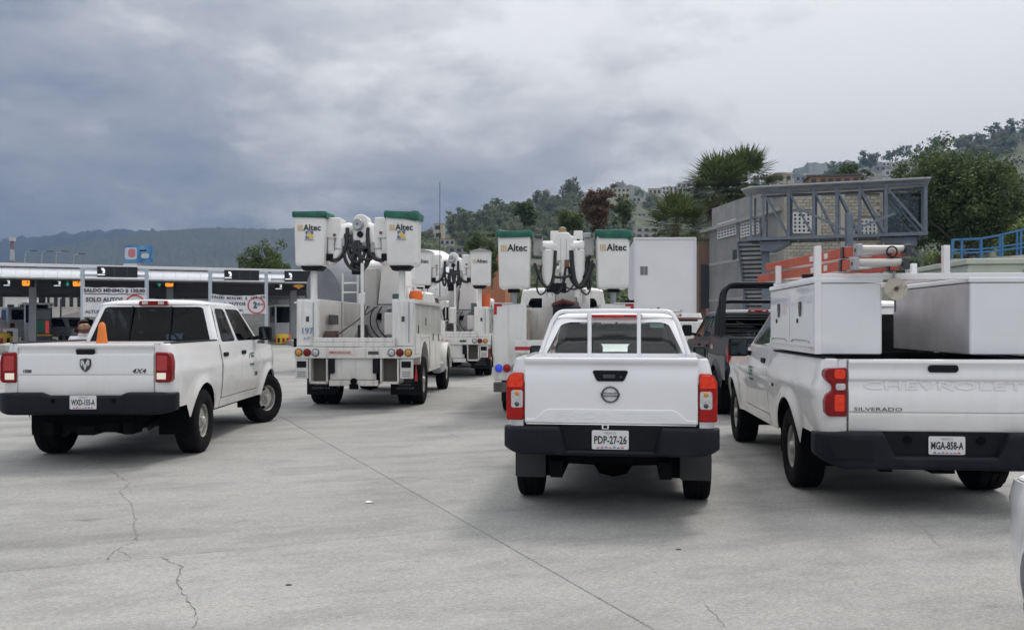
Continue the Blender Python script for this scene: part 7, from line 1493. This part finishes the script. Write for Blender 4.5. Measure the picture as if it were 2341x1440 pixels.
# local x runs along the shaded flank, the building body is on the local -y... side (to the right in view)
b = MB(); b.box(0, wl, 0.0, 7.0, -0.5, 8.6); b.obj('wall', GRB, t, smooth=0)
b = MB(); b.box(-0.6, wl+0.05, -0.35, 7.0, 8.6, 8.85); b.obj('floor_slab', mat('slab_grey', (0.36, 0.35, 0.34), 0.9), t, smooth=0)
b = MB(); b.box(1.6, wl, 0.02, 7.0, 8.855, 10.4); b.obj('upper_wall', mat('upper_block', (0.34, 0.335, 0.33), 0.92, col2=(0.26, 0.255, 0.25), nscale=1.2), t, smooth=0)
def lattice(par, x0, x1, z0, z1, nx, nz, y, flip=1, m=None):
    m = m or mat('white_block', (0.62, 0.62, 0.62), 0.8); b = MB(); b.box(x0, x1, y-0.01*flip, y, z0, z1) if flip > 0 else b.box(x0, x1, y, y+0.01, z0, z1); o = b.obj('lattice_window', mat('window_dark', (0.03, 0.035, 0.045), 0.4), par, smooth=0)
    for i in range(nx+1):
        x = x0+(x1-x0)*i/nx; c = MB(); c.box(x-0.07, x+0.07, y-0.10, y+0.10, z0-0.05, z1+0.05); c.obj('lattice_bar', m, o, smooth=0)
    for i in range(nz+1):
        z = z0+(z1-z0)*i/nz; c = MB(); c.box(x0-0.07, x1+0.07, y-0.094, y+0.094, z-0.055, z+0.055); c.obj('lattice_bar', m, o, smooth=0)
def flank_x(px):
    s = (px-1170.5)/F; return (A0.x-s*A0.y)/(s*wd.y-wd.x)
def flank_z(px, py):
    p = A0+wd*flank_x(px); return CH-(py-HZ)*p.y/F-0.5
for (p0, p1, q0, q1) in ((1643, 1684, 540, 507), (1697, 1737, 537, 500)):
    xm0, xm1 = flank_x(p0), flank_x(p1); pm_ = (p0+p1)/2; lattice(t, xm0, xm1, flank_z(pm_, q0), flank_z(pm_, q1), 6, 5, -0.005)
xm = flank_x(1680); zz = flank_z(1680, 594); b = MB(); b.box(xm-0.35, xm+0.35, -0.05, 0.0, zz, zz+0.75); b.obj('small_window', mat('window_dark', (0.03, 0.035, 0.045)), t, smooth=0)
for z in (2.9, 5.8):
    b = MB(); b.box(0.0, wl, -0.03, 0.0, z, z+0.22); b.obj('concrete_band', mat('slab_grey', (0.36, 0.35, 0.34)), t, smooth=0)
# block wall facing the camera
BW0 = at(1792, 0, 59.5); t = thing('block_wall_house', 'house front of pale unrendered blocks behind the footbridge', 'building', (BW0.x, 59.5, 0.5), 0); WB = (2012-1792)*59.5/F; HB = at(0, 442, 59.5).z-0.5
b = MB(); b.box(0, WB, 0.05, 8, -0.5, HB); b.obj('wall', mat('mortar', (0.30, 0.285, 0.255), 0.95), t, smooth=0)
BLK = [mat('block_a', (0.46, 0.425, 0.36), 0.95, col2=(0.38, 0.35, 0.30), nscale=3, rand=0.14)]
bw, bh = 0.42, 0.215; blk = MB(); blk.box(0.012, bw-0.012, -0.0, 0.07, 0.012, bh-0.012); bme = blk.mesh('block', 0); bme.materials.append(BLK[0])
blk2 = MB(); blk2.box(0.012, bw/2-0.012, 0.0, 0.07, 0.012, bh-0.012); bme2 = blk2.mesh('block', 0); bme2.materials.append(BLK[0])
k_ = 59.5/F
wins = [(px0_*1.0, px1_, CH-(b_-HZ)*k_-0.5, CH-(a_-HZ)*k_-0.5) for px0_, px1_, a_, b_ in (((1812-1792)*k_, (1852-1792)*k_, 488, 532), ((1966-1792)*k_, (2002-1792)*k_, 503, 545))]
nb = 0; rest = MB(); nrow = int(HB/bh)
for r_ in range(nrow-1, -1, -1):
    x = -bw/2 if r_ % 2 else 0.0
    while x < WB-0.05:
        half = x < 0; xx = 0 if half else x; w_ = bw/2 if half else bw
        if xx+w_ <= WB+0.01:
            z = r_*bh
            if not any(xx+w_ > a-0.05 and xx < c+0.05 and z+bh > d_-0.05 and z < e+0.05 for a, c, d_, e in wins):
                if nb < 300:
                    o = link(bme2 if half else bme, 'block', t); o.location = (xx, -0.02, z); nb += 1
                else: rest.box(xx+0.012, xx+w_-0.012, -0.02, 0.05, z+0.012, z+bh-0.012)
        x += bw
o = rest.obj('lower_blocks', BLK[0], t, smooth=0); o['kind'] = 'stuff'
for a, c, d_, e in wins: lattice(t, a, c, d_, e, 4, 5, 0.0)
b = MB(); b.box(-0.15, WB+0.1, -0.10, 8, HB+0.002, HB+0.14); b.obj('roof_slab', mat('slab_grey', (0.36, 0.35, 0.34)), t, smooth=0)
for i in range(5):
    b = MB(); x = 0.3+i*WB/4.6; b.cyl((x, 0.3, HB+0.14), (x, 0.3, HB+1.0), 0.03, n=6); b.obj('starter_bar', RUST, t)
for px in (1872, 1926): b = MB(); x = (px-1792)*k_; b.box(x-0.12, x+0.12, -0.06, -0.021, 0, HB); b.obj('concrete_post', mat('slab_pale', (0.48, 0.46, 0.42), 0.9), t, smooth=0)
# lower retaining wall and the brown lean-to
t = wall_building('brown_house', 'brown-walled house with a dark open porch beside the box truck', 1598, 1632, 548, 74, 5, mat('brown_render', (0.20, 0.125, 0.095), 0.9, col2=(0.15, 0.095, 0.075), nscale=1), 1, 1, zb=0.5, wfrac=0.75, hfrac=0.45, wm=mat('window_dark', (0.03, 0.035, 0.045)))
b = MB(); b.box(14.0, 30.0, 53.0, 53.4, 0, 2.6); tag(b.obj('retaining_wall', mat('stained_concrete', (0.33, 0.32, 0.30), 0.95, col2=(0.20, 0.19, 0.175), nscale=0.8, ndet=7), smooth=0), 'stained concrete retaining wall below the block house', 'wall')
b = MB(); b.prism([(19.5, 0.2), (48, 0.2), (48, 4.6), (30, 4.6), (23.0, 3.9), (20.2, 1.4)], 'y', 42.5, 58); tag(b.obj('embankment', mat('grey_bank', (0.22, 0.225, 0.215), 0.95, col2=(0.14, 0.155, 0.12), nscale=0.5, bump=(2, 0.8)), smooth=0), kind='structure')
# blue railing on a ramp wall at the right
b = MB(); Yr = 38.0; xw = lambda px: (px-1170.5)*Yr/F; zw = lambda py: at(0, py, Yr).z
b.prism([(xw(2175), 0), (xw(2700), 0), (xw(2700), zw(560)), (xw(2335), zw(583)), (xw(2250), zw(590)), (xw(2175), zw(592))], 'y', Yr, Yr+0.4); tag(b.obj('ramp_parapet', mat('pale_parapet', (0.47, 0.46, 0.44), 0.9, col2=(0.38, 0.37, 0.35), nscale=1.0), smooth=0), 'pale concrete ramp parapet under the blue railing', 'parapet')
t = thing('blue_railing', 'blue painted pipe railing on the ramp at the right', 'railing', (xw(2180), Yr+0.2, zw(592)), 0)
BLP = mat('blue_paint', (0.045, 0.17, 0.36), 0.45); rp_ = lambda px, py: (xw(px)-xw(2180), 0, zw(py)-zw(592))
posts = [(2182, 547, 590), (2204, 546, 590), (2249, 544, 589), (2297, 535, 586), (2340, 525, 582), (2400, 512, 578), (2460, 500, 574)]
for px, pt_, pb in posts: b = MB(); b.beam(rp_(px, pb+4), rp_(px, pt_), 0.07); b.obj('railing_post', BLP, t)
for a, c in zip(posts, posts[1:]):
    for f, w_ in ((0.0, 0.07), (0.55, 0.05), (0.72, 0.05)):
        b = MB(); b.beam(rp_(a[0], a[1]+(a[2]-a[1])*f), rp_(c[0], c[1]+(c[2]-c[1])*f), w_); b.obj('railing_pipe', BLP, t)
t2 = copy_tree(t); t2.location = (xw(2262), Yr+3.2, zw(578)); t2['label'] = 'second blue pipe railing across the ramp, behind the first'
# ------------------------------------------------------------------ trees at the right
tree('broad_tree', 'big dense dark green tree beside the end of the footbridge', 'tree', 2195, 600, 53, 3.45, 3.75, 5.7, LEAF_DK, 520, 95, 0.105, 21, 0.66, 15, z=2.9)
tree('yellow_green_tree', 'yellow-green tree at the right edge behind the big dark tree', 'tree', 2345, 600, 56, 1.6, 2.5, 4.6, LEAF_MD, 120, 80, 0.11, 22, 0.55, 7, z=3.0)
tree('light_shrub', 'light green shrub above the blue railing at the right edge', 'shrub', 2340, 560, 47, 1.05, 1.4, 2.0, LEAF_LITE, 60, 70, 0.10, 23, 0.4, 6, z=4.2)
tree('low_shrub', 'low dark shrub on the bank below the big tree', 'shrub', 2110, 580, 46, 1.3, 0.8, 0.8, LEAF_DK, 50, 70, 0.09, 24, 0.4, 6, z=3.2)
tree('low_shrub', 'small yellowish weed clump on the grey bank', 'shrub', 2150, 605, 40.5, 0.7, 0.35, 0.35, LEAF_LITE, 24, 60, 0.06, 25, 0.25, 5, z=at(0, 612, 40.5).z)
def palm(label, px, py, Y, R_, seed, nfr=46, skirt=True):
    c = at(px, py, Y); t = thing('fan_palm', label, 'palm tree', (c.x, c.y, 0.5), 0, 'fan palms'); H = c.z-0.5; rp = random.Random(seed)
    b = MB(); b.tube([(0, 0, -0.2), (0.05, 0, H*0.5), (0, 0, H)], 0.25, 10, rs=[0.34, 0.24, 0.20]); b.obj('trunk', mat('palm_trunk', (0.16, 0.115, 0.085), 0.95, bump=(6, 0.8), col2=(0.10, 0.075, 0.06), nscale=8), t)
    def frond(bm, az, el, ln, fs):
        d = Vector((math.cos(az)*math.cos(el), math.sin(az)*math.cos(el), math.sin(el))); base = Vector((0, 0, H))+d*0.15; tip = base+d*ln*0.55+Vector((0, 0, -0.08*ln))
        sd_ = d.cross(Vector((0, 0, 1))).normalized(); up = sd_.cross(d)
        bm.add([base-sd_*0.02, base+sd_*0.02, tip+sd_*0.015, tip-sd_*0.015], [(0, 1, 2, 3)])
        n = 13
        for k in range(n):
            a = R(-95+190*k/(n-1)); dd = (d*math.cos(a)+sd_*math.sin(a)*0.95+up*0.10).normalized(); L2 = fs*(0.8+0.45*math.cos(a))*rp.uniform(0.75, 1.2); pr = dd.cross(up).normalized()
            mid = tip+dd*L2*0.55; end = tip+dd*L2+Vector((0, 0, -0.12*L2)); w = fs*0.045
            bm.add([tip, mid-pr*w, end, mid+pr*w], [(0, 1, 2, 3)])
    g = MB(); q = MB()
    for k in range(nfr):
        el = R(-28+115*rp.random()**1.2); frond(g, rp.uniform(0, 6.28), el, R_*rp.uniform(0.7, 1.05), R_*0.55)
    o = g.obj('fronds', PALM_LEAF, t, smooth=0); o['kind'] = 'stuff'
    if skirt:
        for k in range(16): frond(q, rp.uniform(0, 6.28), R(rp.uniform(-80, -35)), R_*rp.uniform(0.6, 0.85), R_*0.38)
        o = q.obj('dead_fronds', DEAD_LEAF, t, smooth=0); o['kind'] = 'stuff'
    return t
palm('tall fan palm whose crown is right of the other tall palm', 1706, 418, 82, 3.2, 1, 110)
palm('tall fan palm whose crown is lower and left of its twin', 1640, 436, 80, 3.2, 2, 110)
palm('short fan palm beside the white box truck', 1545, 515, 62, 2.3, 3, 90)
# ------------------------------------------------------------------ hillside houses and single trees
hr_ = random.Random(4)
def hill_house(label, px, py, w, h, m, rows=1, cols=3, D=None, roof=None, seed=0):
    p = hill_at(px, py) if D is None else at(px, py, D); k = p.y/F; W_, H_ = w*k, h*k; dep = max(4.0, W_*0.7)
    t = thing('hillside_house', label, 'house', (p.x-W_/2, p.y-1.0, p.z-0.3), R(hr_.uniform(-12, 12)), 'houses on the hillside')
    b = MB(); b.box(0, W_, 0, dep, -3.0, H_); b.obj('wall', m, t, smooth=0)
    b = MB(); b.box(-0.15, W_+0.15, -0.15, dep+.15, H_+0.003, H_+0.22); b.obj('roof', roof or m, t, smooth=0)
    for r_ in range(rows):
        for c_ in range(cols):
            x = W_*(c_+0.5+hr_.uniform(-.1, .1))/cols; z = H_*(r_+0.5)/rows; ww, hh = W_/cols*0.27, H_/rows*0.26
            c = MB(); c.box(x-ww, x+ww, -0.08, 0, z-hh, z+hh); c.obj('window', mat('window_dark', (0.03, 0.035, 0.045)), t, smooth=0)
    return t
TERRA = mat('terracotta', (0.42, 0.17, 0.09), 0.9, col2=(0.34, 0.14, 0.08), nscale=0.5); BRICK = mat('raw_brick', (0.27, 0.16, 0.11), 0.95, col2=(0.22, 0.14, 0.10), nscale=0.6); DKROOF = mat('dark_roof', (0.09, 0.085, 0.08), 0.9); PINKW = mat('pink_render', (0.46, 0.36, 0.32), 0.9)
hill_house('orange house with a dark band beside the bucket of the middle bucket truck', 1128, 622, 55, 58, TERRA, 2, 3, 74, DKROOF)
hill_house('grey flat-roofed house left of the orange house', 1072, 640, 50, 52, GREYW, 2, 3, 78, DKROOF)
hill_house('cream house with dark arcade windows under the blue hilltop', 1415, 447, 46, 22, CREAMW, 2, 5)
hill_house('long pale house on the ridge left of the arcade house', 1350, 448, 44, 11, PALEW, 1, 5)
hill_house('small cream house on the ridge', 1496, 442, 30, 16, CREAMW, 1, 3)
hill_house('white house on the ridge, right of the cream house', 1530, 442, 34, 17, WHITEW, 2, 4)
hill_house('beige house on the ridge beside the tall palms', 1563, 440, 30, 22, PALEW, 2, 3)
hill_house('small white house with one window among the trees below the ridge', 1500, 494, 22, 14, WHITEW, 1, 1)
hill_house('pale sheds just right of the small white house', 1472, 495, 34, 9, PALEW, 1, 3)
hill_house('grey-beige house above the white box truck', 1478, 545, 52, 26, PALEW, 2, 3)
hill_house('dark-roofed house half hidden by the short palm', 1500, 560, 60, 16, GREYW, 1, 4, roof=DKROOF)
hill_house('small grey house beside the rust-brown tree', 1440, 515, 26, 12, GREYW, 1, 2)
hill_house('cream cube house beside the edge of the right bucket', 1003, 545, 22, 34, CREAMW, 2, 1)
hill_house('orange-roofed house low on the slope', 1022, 560, 34, 14, PALEW, 1, 3, roof=TERRA)
hill_house('grey house low on the slope behind the mixer drum', 1050, 590, 52, 26, GREYW, 2, 3)
hill_house('pale house on the skyline left of the footbridge roof', 1790, 430, 34, 34, PALEW, 2, 2, 130)
hill_house('raw brick house on the skyline above the footbridge', 1900, 424, 110, 22, BRICK, 1, 6, 110, DKROOF)
hill_house('white house on the skyline above the brick house', 1855, 405, 30, 14, WHITEW, 1, 3)
cl = [(1990, 405, 26, 12), (2012, 392, 22, 12), (2035, 402, 24, 14), (2048, 384, 22, 12), (2000, 420, 30, 12), (2030, 416, 22, 10), (1965, 415, 24, 12), (2060, 395, 26, 14), (1978, 398, 18, 9), (2025, 380, 18, 9)]
lb = ['pale house lowest left', 'grey house near the top', 'white house in the middle', 'cream house at the top right', 'pink house at the bottom', 'white house at the bottom', 'grey house at the left end', 'pale house against the big tree', 'brick house at the upper left', 'small white house at the top']
for (px, py, w, h), l_, m in zip(cl, lb, (PALEW, GREYW, WHITEW, CREAMW, PINKW, WHITEW, GREYW, PALEW, BRICK, WHITEW)): hill_house(l_+' of the hillside cluster left of the big tree', px, py, w, h, m, 1, 2)
for (px, py, w, h), l_, m in zip([(1455, 462, 22, 11), (1540, 462, 26, 12), (1566, 470, 26, 14), (1522, 476, 22, 10), (1386, 455, 20, 10), (1575, 492, 24, 14), (1548, 452, 20, 10), (1800, 425, 30, 16), (1830, 415, 26, 14)],
    ('small pale house below the arcade house', 'white house below the ridge, left of the tall palms', 'cream house close to the tall palms, below the ridge', 'grey house below the ridge houses', 'small white house between the long pale house and the arcade house', 'white house just above the short palm', 'small brick house on the ridge', 'white house right of the tall palms on the skyline', 'grey house right of the tall palms on the skyline'), (PALEW, WHITEW, CREAMW, GREYW, WHITEW, WHITEW, BRICK, WHITEW, GREYW)): hill_house(l_, px, py, w, h, m, 1, 2)
hill_house('pale house at the right edge above the big tree', 2325, 378, 40, 16, PALEW, 1, 3)
tree('rust_brown_tree', 'rust-brown conifer behind the right green-covered bucket', 'tree', 1372, 545, 112, 2.3, 2.9, 4.1, LEAF_BROWN, 150, 80, 0.14, 31, 0.6, 9, z=at(0, 545, 112).z-0.6)
tree('pine_tree', 'dark pine standing above the hillside left of the brown tree', 'tree', 1197, 520, 150, 1.7, 2.3, 3.4, LEAF_DK, 70, 60, 0.20, 32, 0.6, 7, z=at(0, 520, 150).z-1.2)
tree('bright_tree', 'bright green tree behind the boom of the middle bucket truck', 'tree', 1298, 530, 105, 2.2, 1.4, 1.2, LEAF_MD, 80, 70, 0.14, 33, 0.5, 7, z=at(0, 535, 105).z)
tree('dark_tree', 'dark tree right of the rust-brown tree', 'tree', 1425, 510, 130, 1.6, 2.4, 2.0, LEAF_DK, 70, 60, 0.16, 34, 0.5, 7, z=at(0, 512, 130).z-0.5)
tree('dark_tree', 'dark tree on the skyline right of the footbridge post', 'tree', 1950, 430, 140, 2.2, 2.9, 2.4, LEAF_DK, 80, 60, 0.18, 35, 0.6, 7, z=at(0, 440, 140).z-0.5)
tree('dark_tree', 'dark tree left of the orange house', 'tree', 1098, 585, 92, 1.9, 1.3, 1.1, LEAF_DK, 60, 70, 0.13, 36, 0.5, 7, z=at(0, 590, 92).z)
tree('cypress', 'slim dark cypress beside the orange house', 'cypress', 1125, 650, 68, 0.42, 1.75, 2.0, LEAF_DK, 50, 60, 0.08, 37, 0.22, 8, z=at(0, 655, 68).z)
# ------------------------------------------------------------------ standing man seen over the pickup bed
def person(label, loc, rz, H=1.72):
    k = H/1.75; nodes = {}; V, E, RD = [], [], []
    def nd(n, p, r): nodes[n] = len(V); V.append(Vector(p)*k); RD.append(r*k)
    def ed(a, c): E.append((nodes[a], nodes[c]))
    nd('pelvis', (0, 0, 0.95), 0.15); nd('waist', (0, 0, 1.08), 0.14); nd('chest', (0, 0.01, 1.30), 0.165); nd('neckb', (0, 0, 1.46), 0.075); nd('neck', (0, 0.01, 1.53), 0.058); nd('skull', (0, 0.025, 1.62), 0.085); nd('crown', (0, 0.015, 1.68), 0.085)
    for a, c in (('pelvis', 'waist'), ('waist', 'chest'), ('chest', 'neckb'), ('neckb', 'neck'), ('neck', 'skull'), ('skull', 'crown')): ed(a, c)
    for s, n in ((-1, 'l'), (1, 'r')):
        nd('sh'+n, (s*0.18, 0, 1.42), 0.075); nd('el'+n, (s*0.25, -0.03, 1.13), 0.05); nd('wr'+n, (s*0.26, 0.04, 0.89), 0.034); nd('pa'+n, (s*0.26, 0.06, 0.82), 0.036)
        ed('chest', 'sh'+n); ed('sh'+n, 'el'+n); ed('el'+n, 'wr'+n); ed('wr'+n, 'pa'+n)
        for f in range(4):
            L_ = (0.075, 0.085, 0.08, 0.06)[f]; y = 0.03+0.022*f; nd('fa%d%s' % (f, n), (s*0.262, y+0.005, 0.775), 0.010); nd('fb%d%s' % (f, n), (s*0.258, y+0.012, 0.775-L_*0.5), 0.009); nd('fc%d%s' % (f, n), (s*0.248, y+0.016, 0.775-L_), 0.008)
            ed('pa'+n, 'fa%d%s' % (f, n)); ed('fa%d%s' % (f, n), 'fb%d%s' % (f, n)); ed('fb%d%s' % (f, n), 'fc%d%s' % (f, n))
        nd('ta'+n, (s*0.24, 0.10, 0.82), 0.011); nd('tb'+n, (s*0.235, 0.115, 0.785), 0.009); ed('pa'+n, 'ta'+n); ed('ta'+n, 'tb'+n)
        nd('hp'+n, (s*0.10, 0, 0.90), 0.11); nd('kn'+n, (s*0.11, 0.02, 0.50), 0.068); nd('an'+n, (s*0.115, -0.02, 0.09), 0.045); nd('to'+n, (s*0.13, 0.15, 0.045), 0.038)
        ed('pelvis', 'hp'+n); ed('hp'+n, 'kn'+n); ed('kn'+n, 'an'+n); ed('an'+n, 'to'+n)
    me = bpy.data.meshes.new('person'); me.from_pydata(V, E, []); o = bpy.data.objects.new('body', me); C.objects.link(o)
    m1 = o.modifiers.new('skin', 'SKIN'); m1.use_smooth_shade = True; m2 = o.modifiers.new('sub', 'SUBSURF'); m2.levels = 2; m2.render_levels = 2
    for i, r_ in enumerate(RD): o.data.skin_vertices[0].data[i].radius = (r_*1.12 if i in (nodes['chest'], nodes['waist'], nodes['pelvis']) else r_, r_*0.85 if i in (nodes['chest'], nodes['waist'], nodes['pelvis']) else r_)
    o.data.skin_vertices[0].data[0].use_root = True
    dg = bpy.context.evaluated_depsgraph_get(); m = bpy.data.meshes.new_from_object(o.evaluated_get(dg)); bpy.data.objects.remove(o)
    SKIN = mat('skin', (0.45, 0.26, 0.18), 0.55); SHIRT = mat('white_shirt', (0.70, 0.71, 0.74), 0.8, bump=(12, 0.3)); TROU = mat('dark_trousers', (0.04, 0.045, 0.06), 0.85); SHOE = mat('shoe', (0.02, 0.018, 0.016), 0.5)
    for q in (SHIRT, TROU, SKIN, SHOE): m.materials.append(q)
    for p in m.polygons:
        c = p.center/k; arm = abs(c.x) > 0.205
        p.material_index = 2 if (c.z > 1.475 or (arm and c.z < 0.92)) else 3 if c.z < 0.10 else 0 if (c.z > 0.97 or arm) else 1
    t = thing('person', label, 'person', loc, rz); body = link(m, 'body', t)
    S = lambda p: tuple(Vector(p)*k)
    b = MB()                               # nose, ears and brows
    b.add([S((-0.016, 0.100, 1.60)), S((0.016, 0.100, 1.60)), S((0, 0.128, 1.603)), S((0, 0.105, 1.645))], [(0, 1, 2), (0, 2, 3), (1, 3, 2)])
    for s in (-1, 1): b.lathe([(0.001, 0), (0.020*k, 0.004), (0.024*k, 0.010), (0.012*k, 0.014)], S((s*0.080, 0.02, 1.615)), (s, -0.3, 0), 10)
    b.obj('nose_and_ears', SKIN, t)
    HAIR = mat('dark_hair', (0.030, 0.021, 0.016), 0.8, bump=(80, 0.5))
    b = MB()
    def hs(s, u):
        a = 6.2832*s; e = R(-28+118*u); fr = math.cos(a-math.pi/2)      # front is +y
        if fr > 0.15: e = max(e, R(30+10*fr))
        r_ = 0.0905; return S((r_*0.92*math.cos(e)*math.cos(a), 0.012+r_*1.02*math.cos(e)*math.sin(a), 1.652+r_*0.98*math.sin(e)))
    b.grid(hs, 28, 12); b.obj('hair', HAIR, t)
    b = MB()
    def bs(s, u):
        a = R(-100+200*s); return S((0.088*math.sin(a)*(1-0.12*u), 0.024+0.088*math.cos(a)*(1-0.06*u), 1.585-0.045*u-0.012*math.cos(a)))
    b.grid(bs, 18, 5); b.obj('beard', mat('beard_brown', (0.11, 0.065, 0.045), 0.85), t)
    for s in (-1, 1):
        b = MB(); b.lathe([(0.001, 0.004), (0.005*k, 0.002), (0.007*k, 0)], S((s*0.031, 0.098, 1.632)), (0, 1, 0), 10); b.obj('eye', mat('eye_dark', (0.10, 0.07, 0.05), 0.3), t)
        b = MB(); b.box(*sorted((S((s*0.016, 0, 0))[0], S((s*0.048, 0, 0))[0])), S((0, 0.096, 0))[1], S((0, 0.108, 0))[1], S((0, 0, 1.652))[2], S((0, 0, 1.656))[2]); b.obj('eyebrow', HAIR, t)
    b = MB(); b.box(-0.022*k, 0.022*k, 0.105*k, 0.114*k, 1.572*k, 1.578*k); b.obj('mouth', mat('lips', (0.25, 0.11, 0.09), 0.5), t)
    b = MB(); b.lathe([(0.062*k, 1.47*k), (0.078*k, 1.50*k), (0.072*k, 1.515*k)], (0, 0.0, 0), (0, 0, 1), 18); b.obj('collar', SHIRT, t)
    return t
person('bearded man in a white shirt standing beyond the crew-cab pickup, only his head showing', (-6.62, 14.05, 0), R(-128))
# ------------------------------------------------------------------ litter
p = gp(845, 1149); b = MB(); b.grid(lambda s, u: (p.x-0.035+0.07*s, p.y-0.02+0.04*u, 0.006+0.010*math.sin(3*s+u)*u+0.005*s), 5, 3); tag(b.obj('paper_scrap', mat('paper', (0.72, 0.72, 0.70), 0.8)), 'small crumpled white paper scrap on the concrete', 'litter')
for i, (px, py, l_) in enumerate(((660, 1337, 'dark leaf scrap on the concrete in the lower left half'), (1551, 1256, 'small dark pebble on the concrete behind the middle pickup'))):
    p = gp(px, py); b = MB(); b.lathe([(0.002, 0.012), (0.018, 0.010), (0.026, 0.002)], (0, 0, 0), (0, 0, 1), 7); o = tag(b.obj('road_debris', mat('debris', (0.05, 0.048, 0.045), 0.9), loc=p, smooth=0), l_, 'debris', 'bits of debris'); o.scale = (0.9, 0.5, 0.6)
# ------------------------------------------------------------------ haze
hz = MB().box(-9500, 9500, -9500, 9500, -1.2, 330).obj('haze', None, smooth=0)
hm = bpy.data.materials.new('haze_air'); hm.use_nodes = True
nt = hm.node_tree; nt.nodes.clear(); ho = nt.nodes.new('ShaderNodeOutputMaterial'); pv = nt.nodes.new('ShaderNodeVolumePrincipled')
pv.inputs['Color'].default_value = (0.22, 0.33, 0.54, 1); pv.inputs['Density'].default_value = 3.4e-4; pv.inputs['Anisotropy'].default_value = 0.0
nt.links.new(pv.outputs[0], ho.inputs['Volume']); hz.data.materials.append(hm)
tag(hz, 'thin blue haze over the valley', kind='stuff')
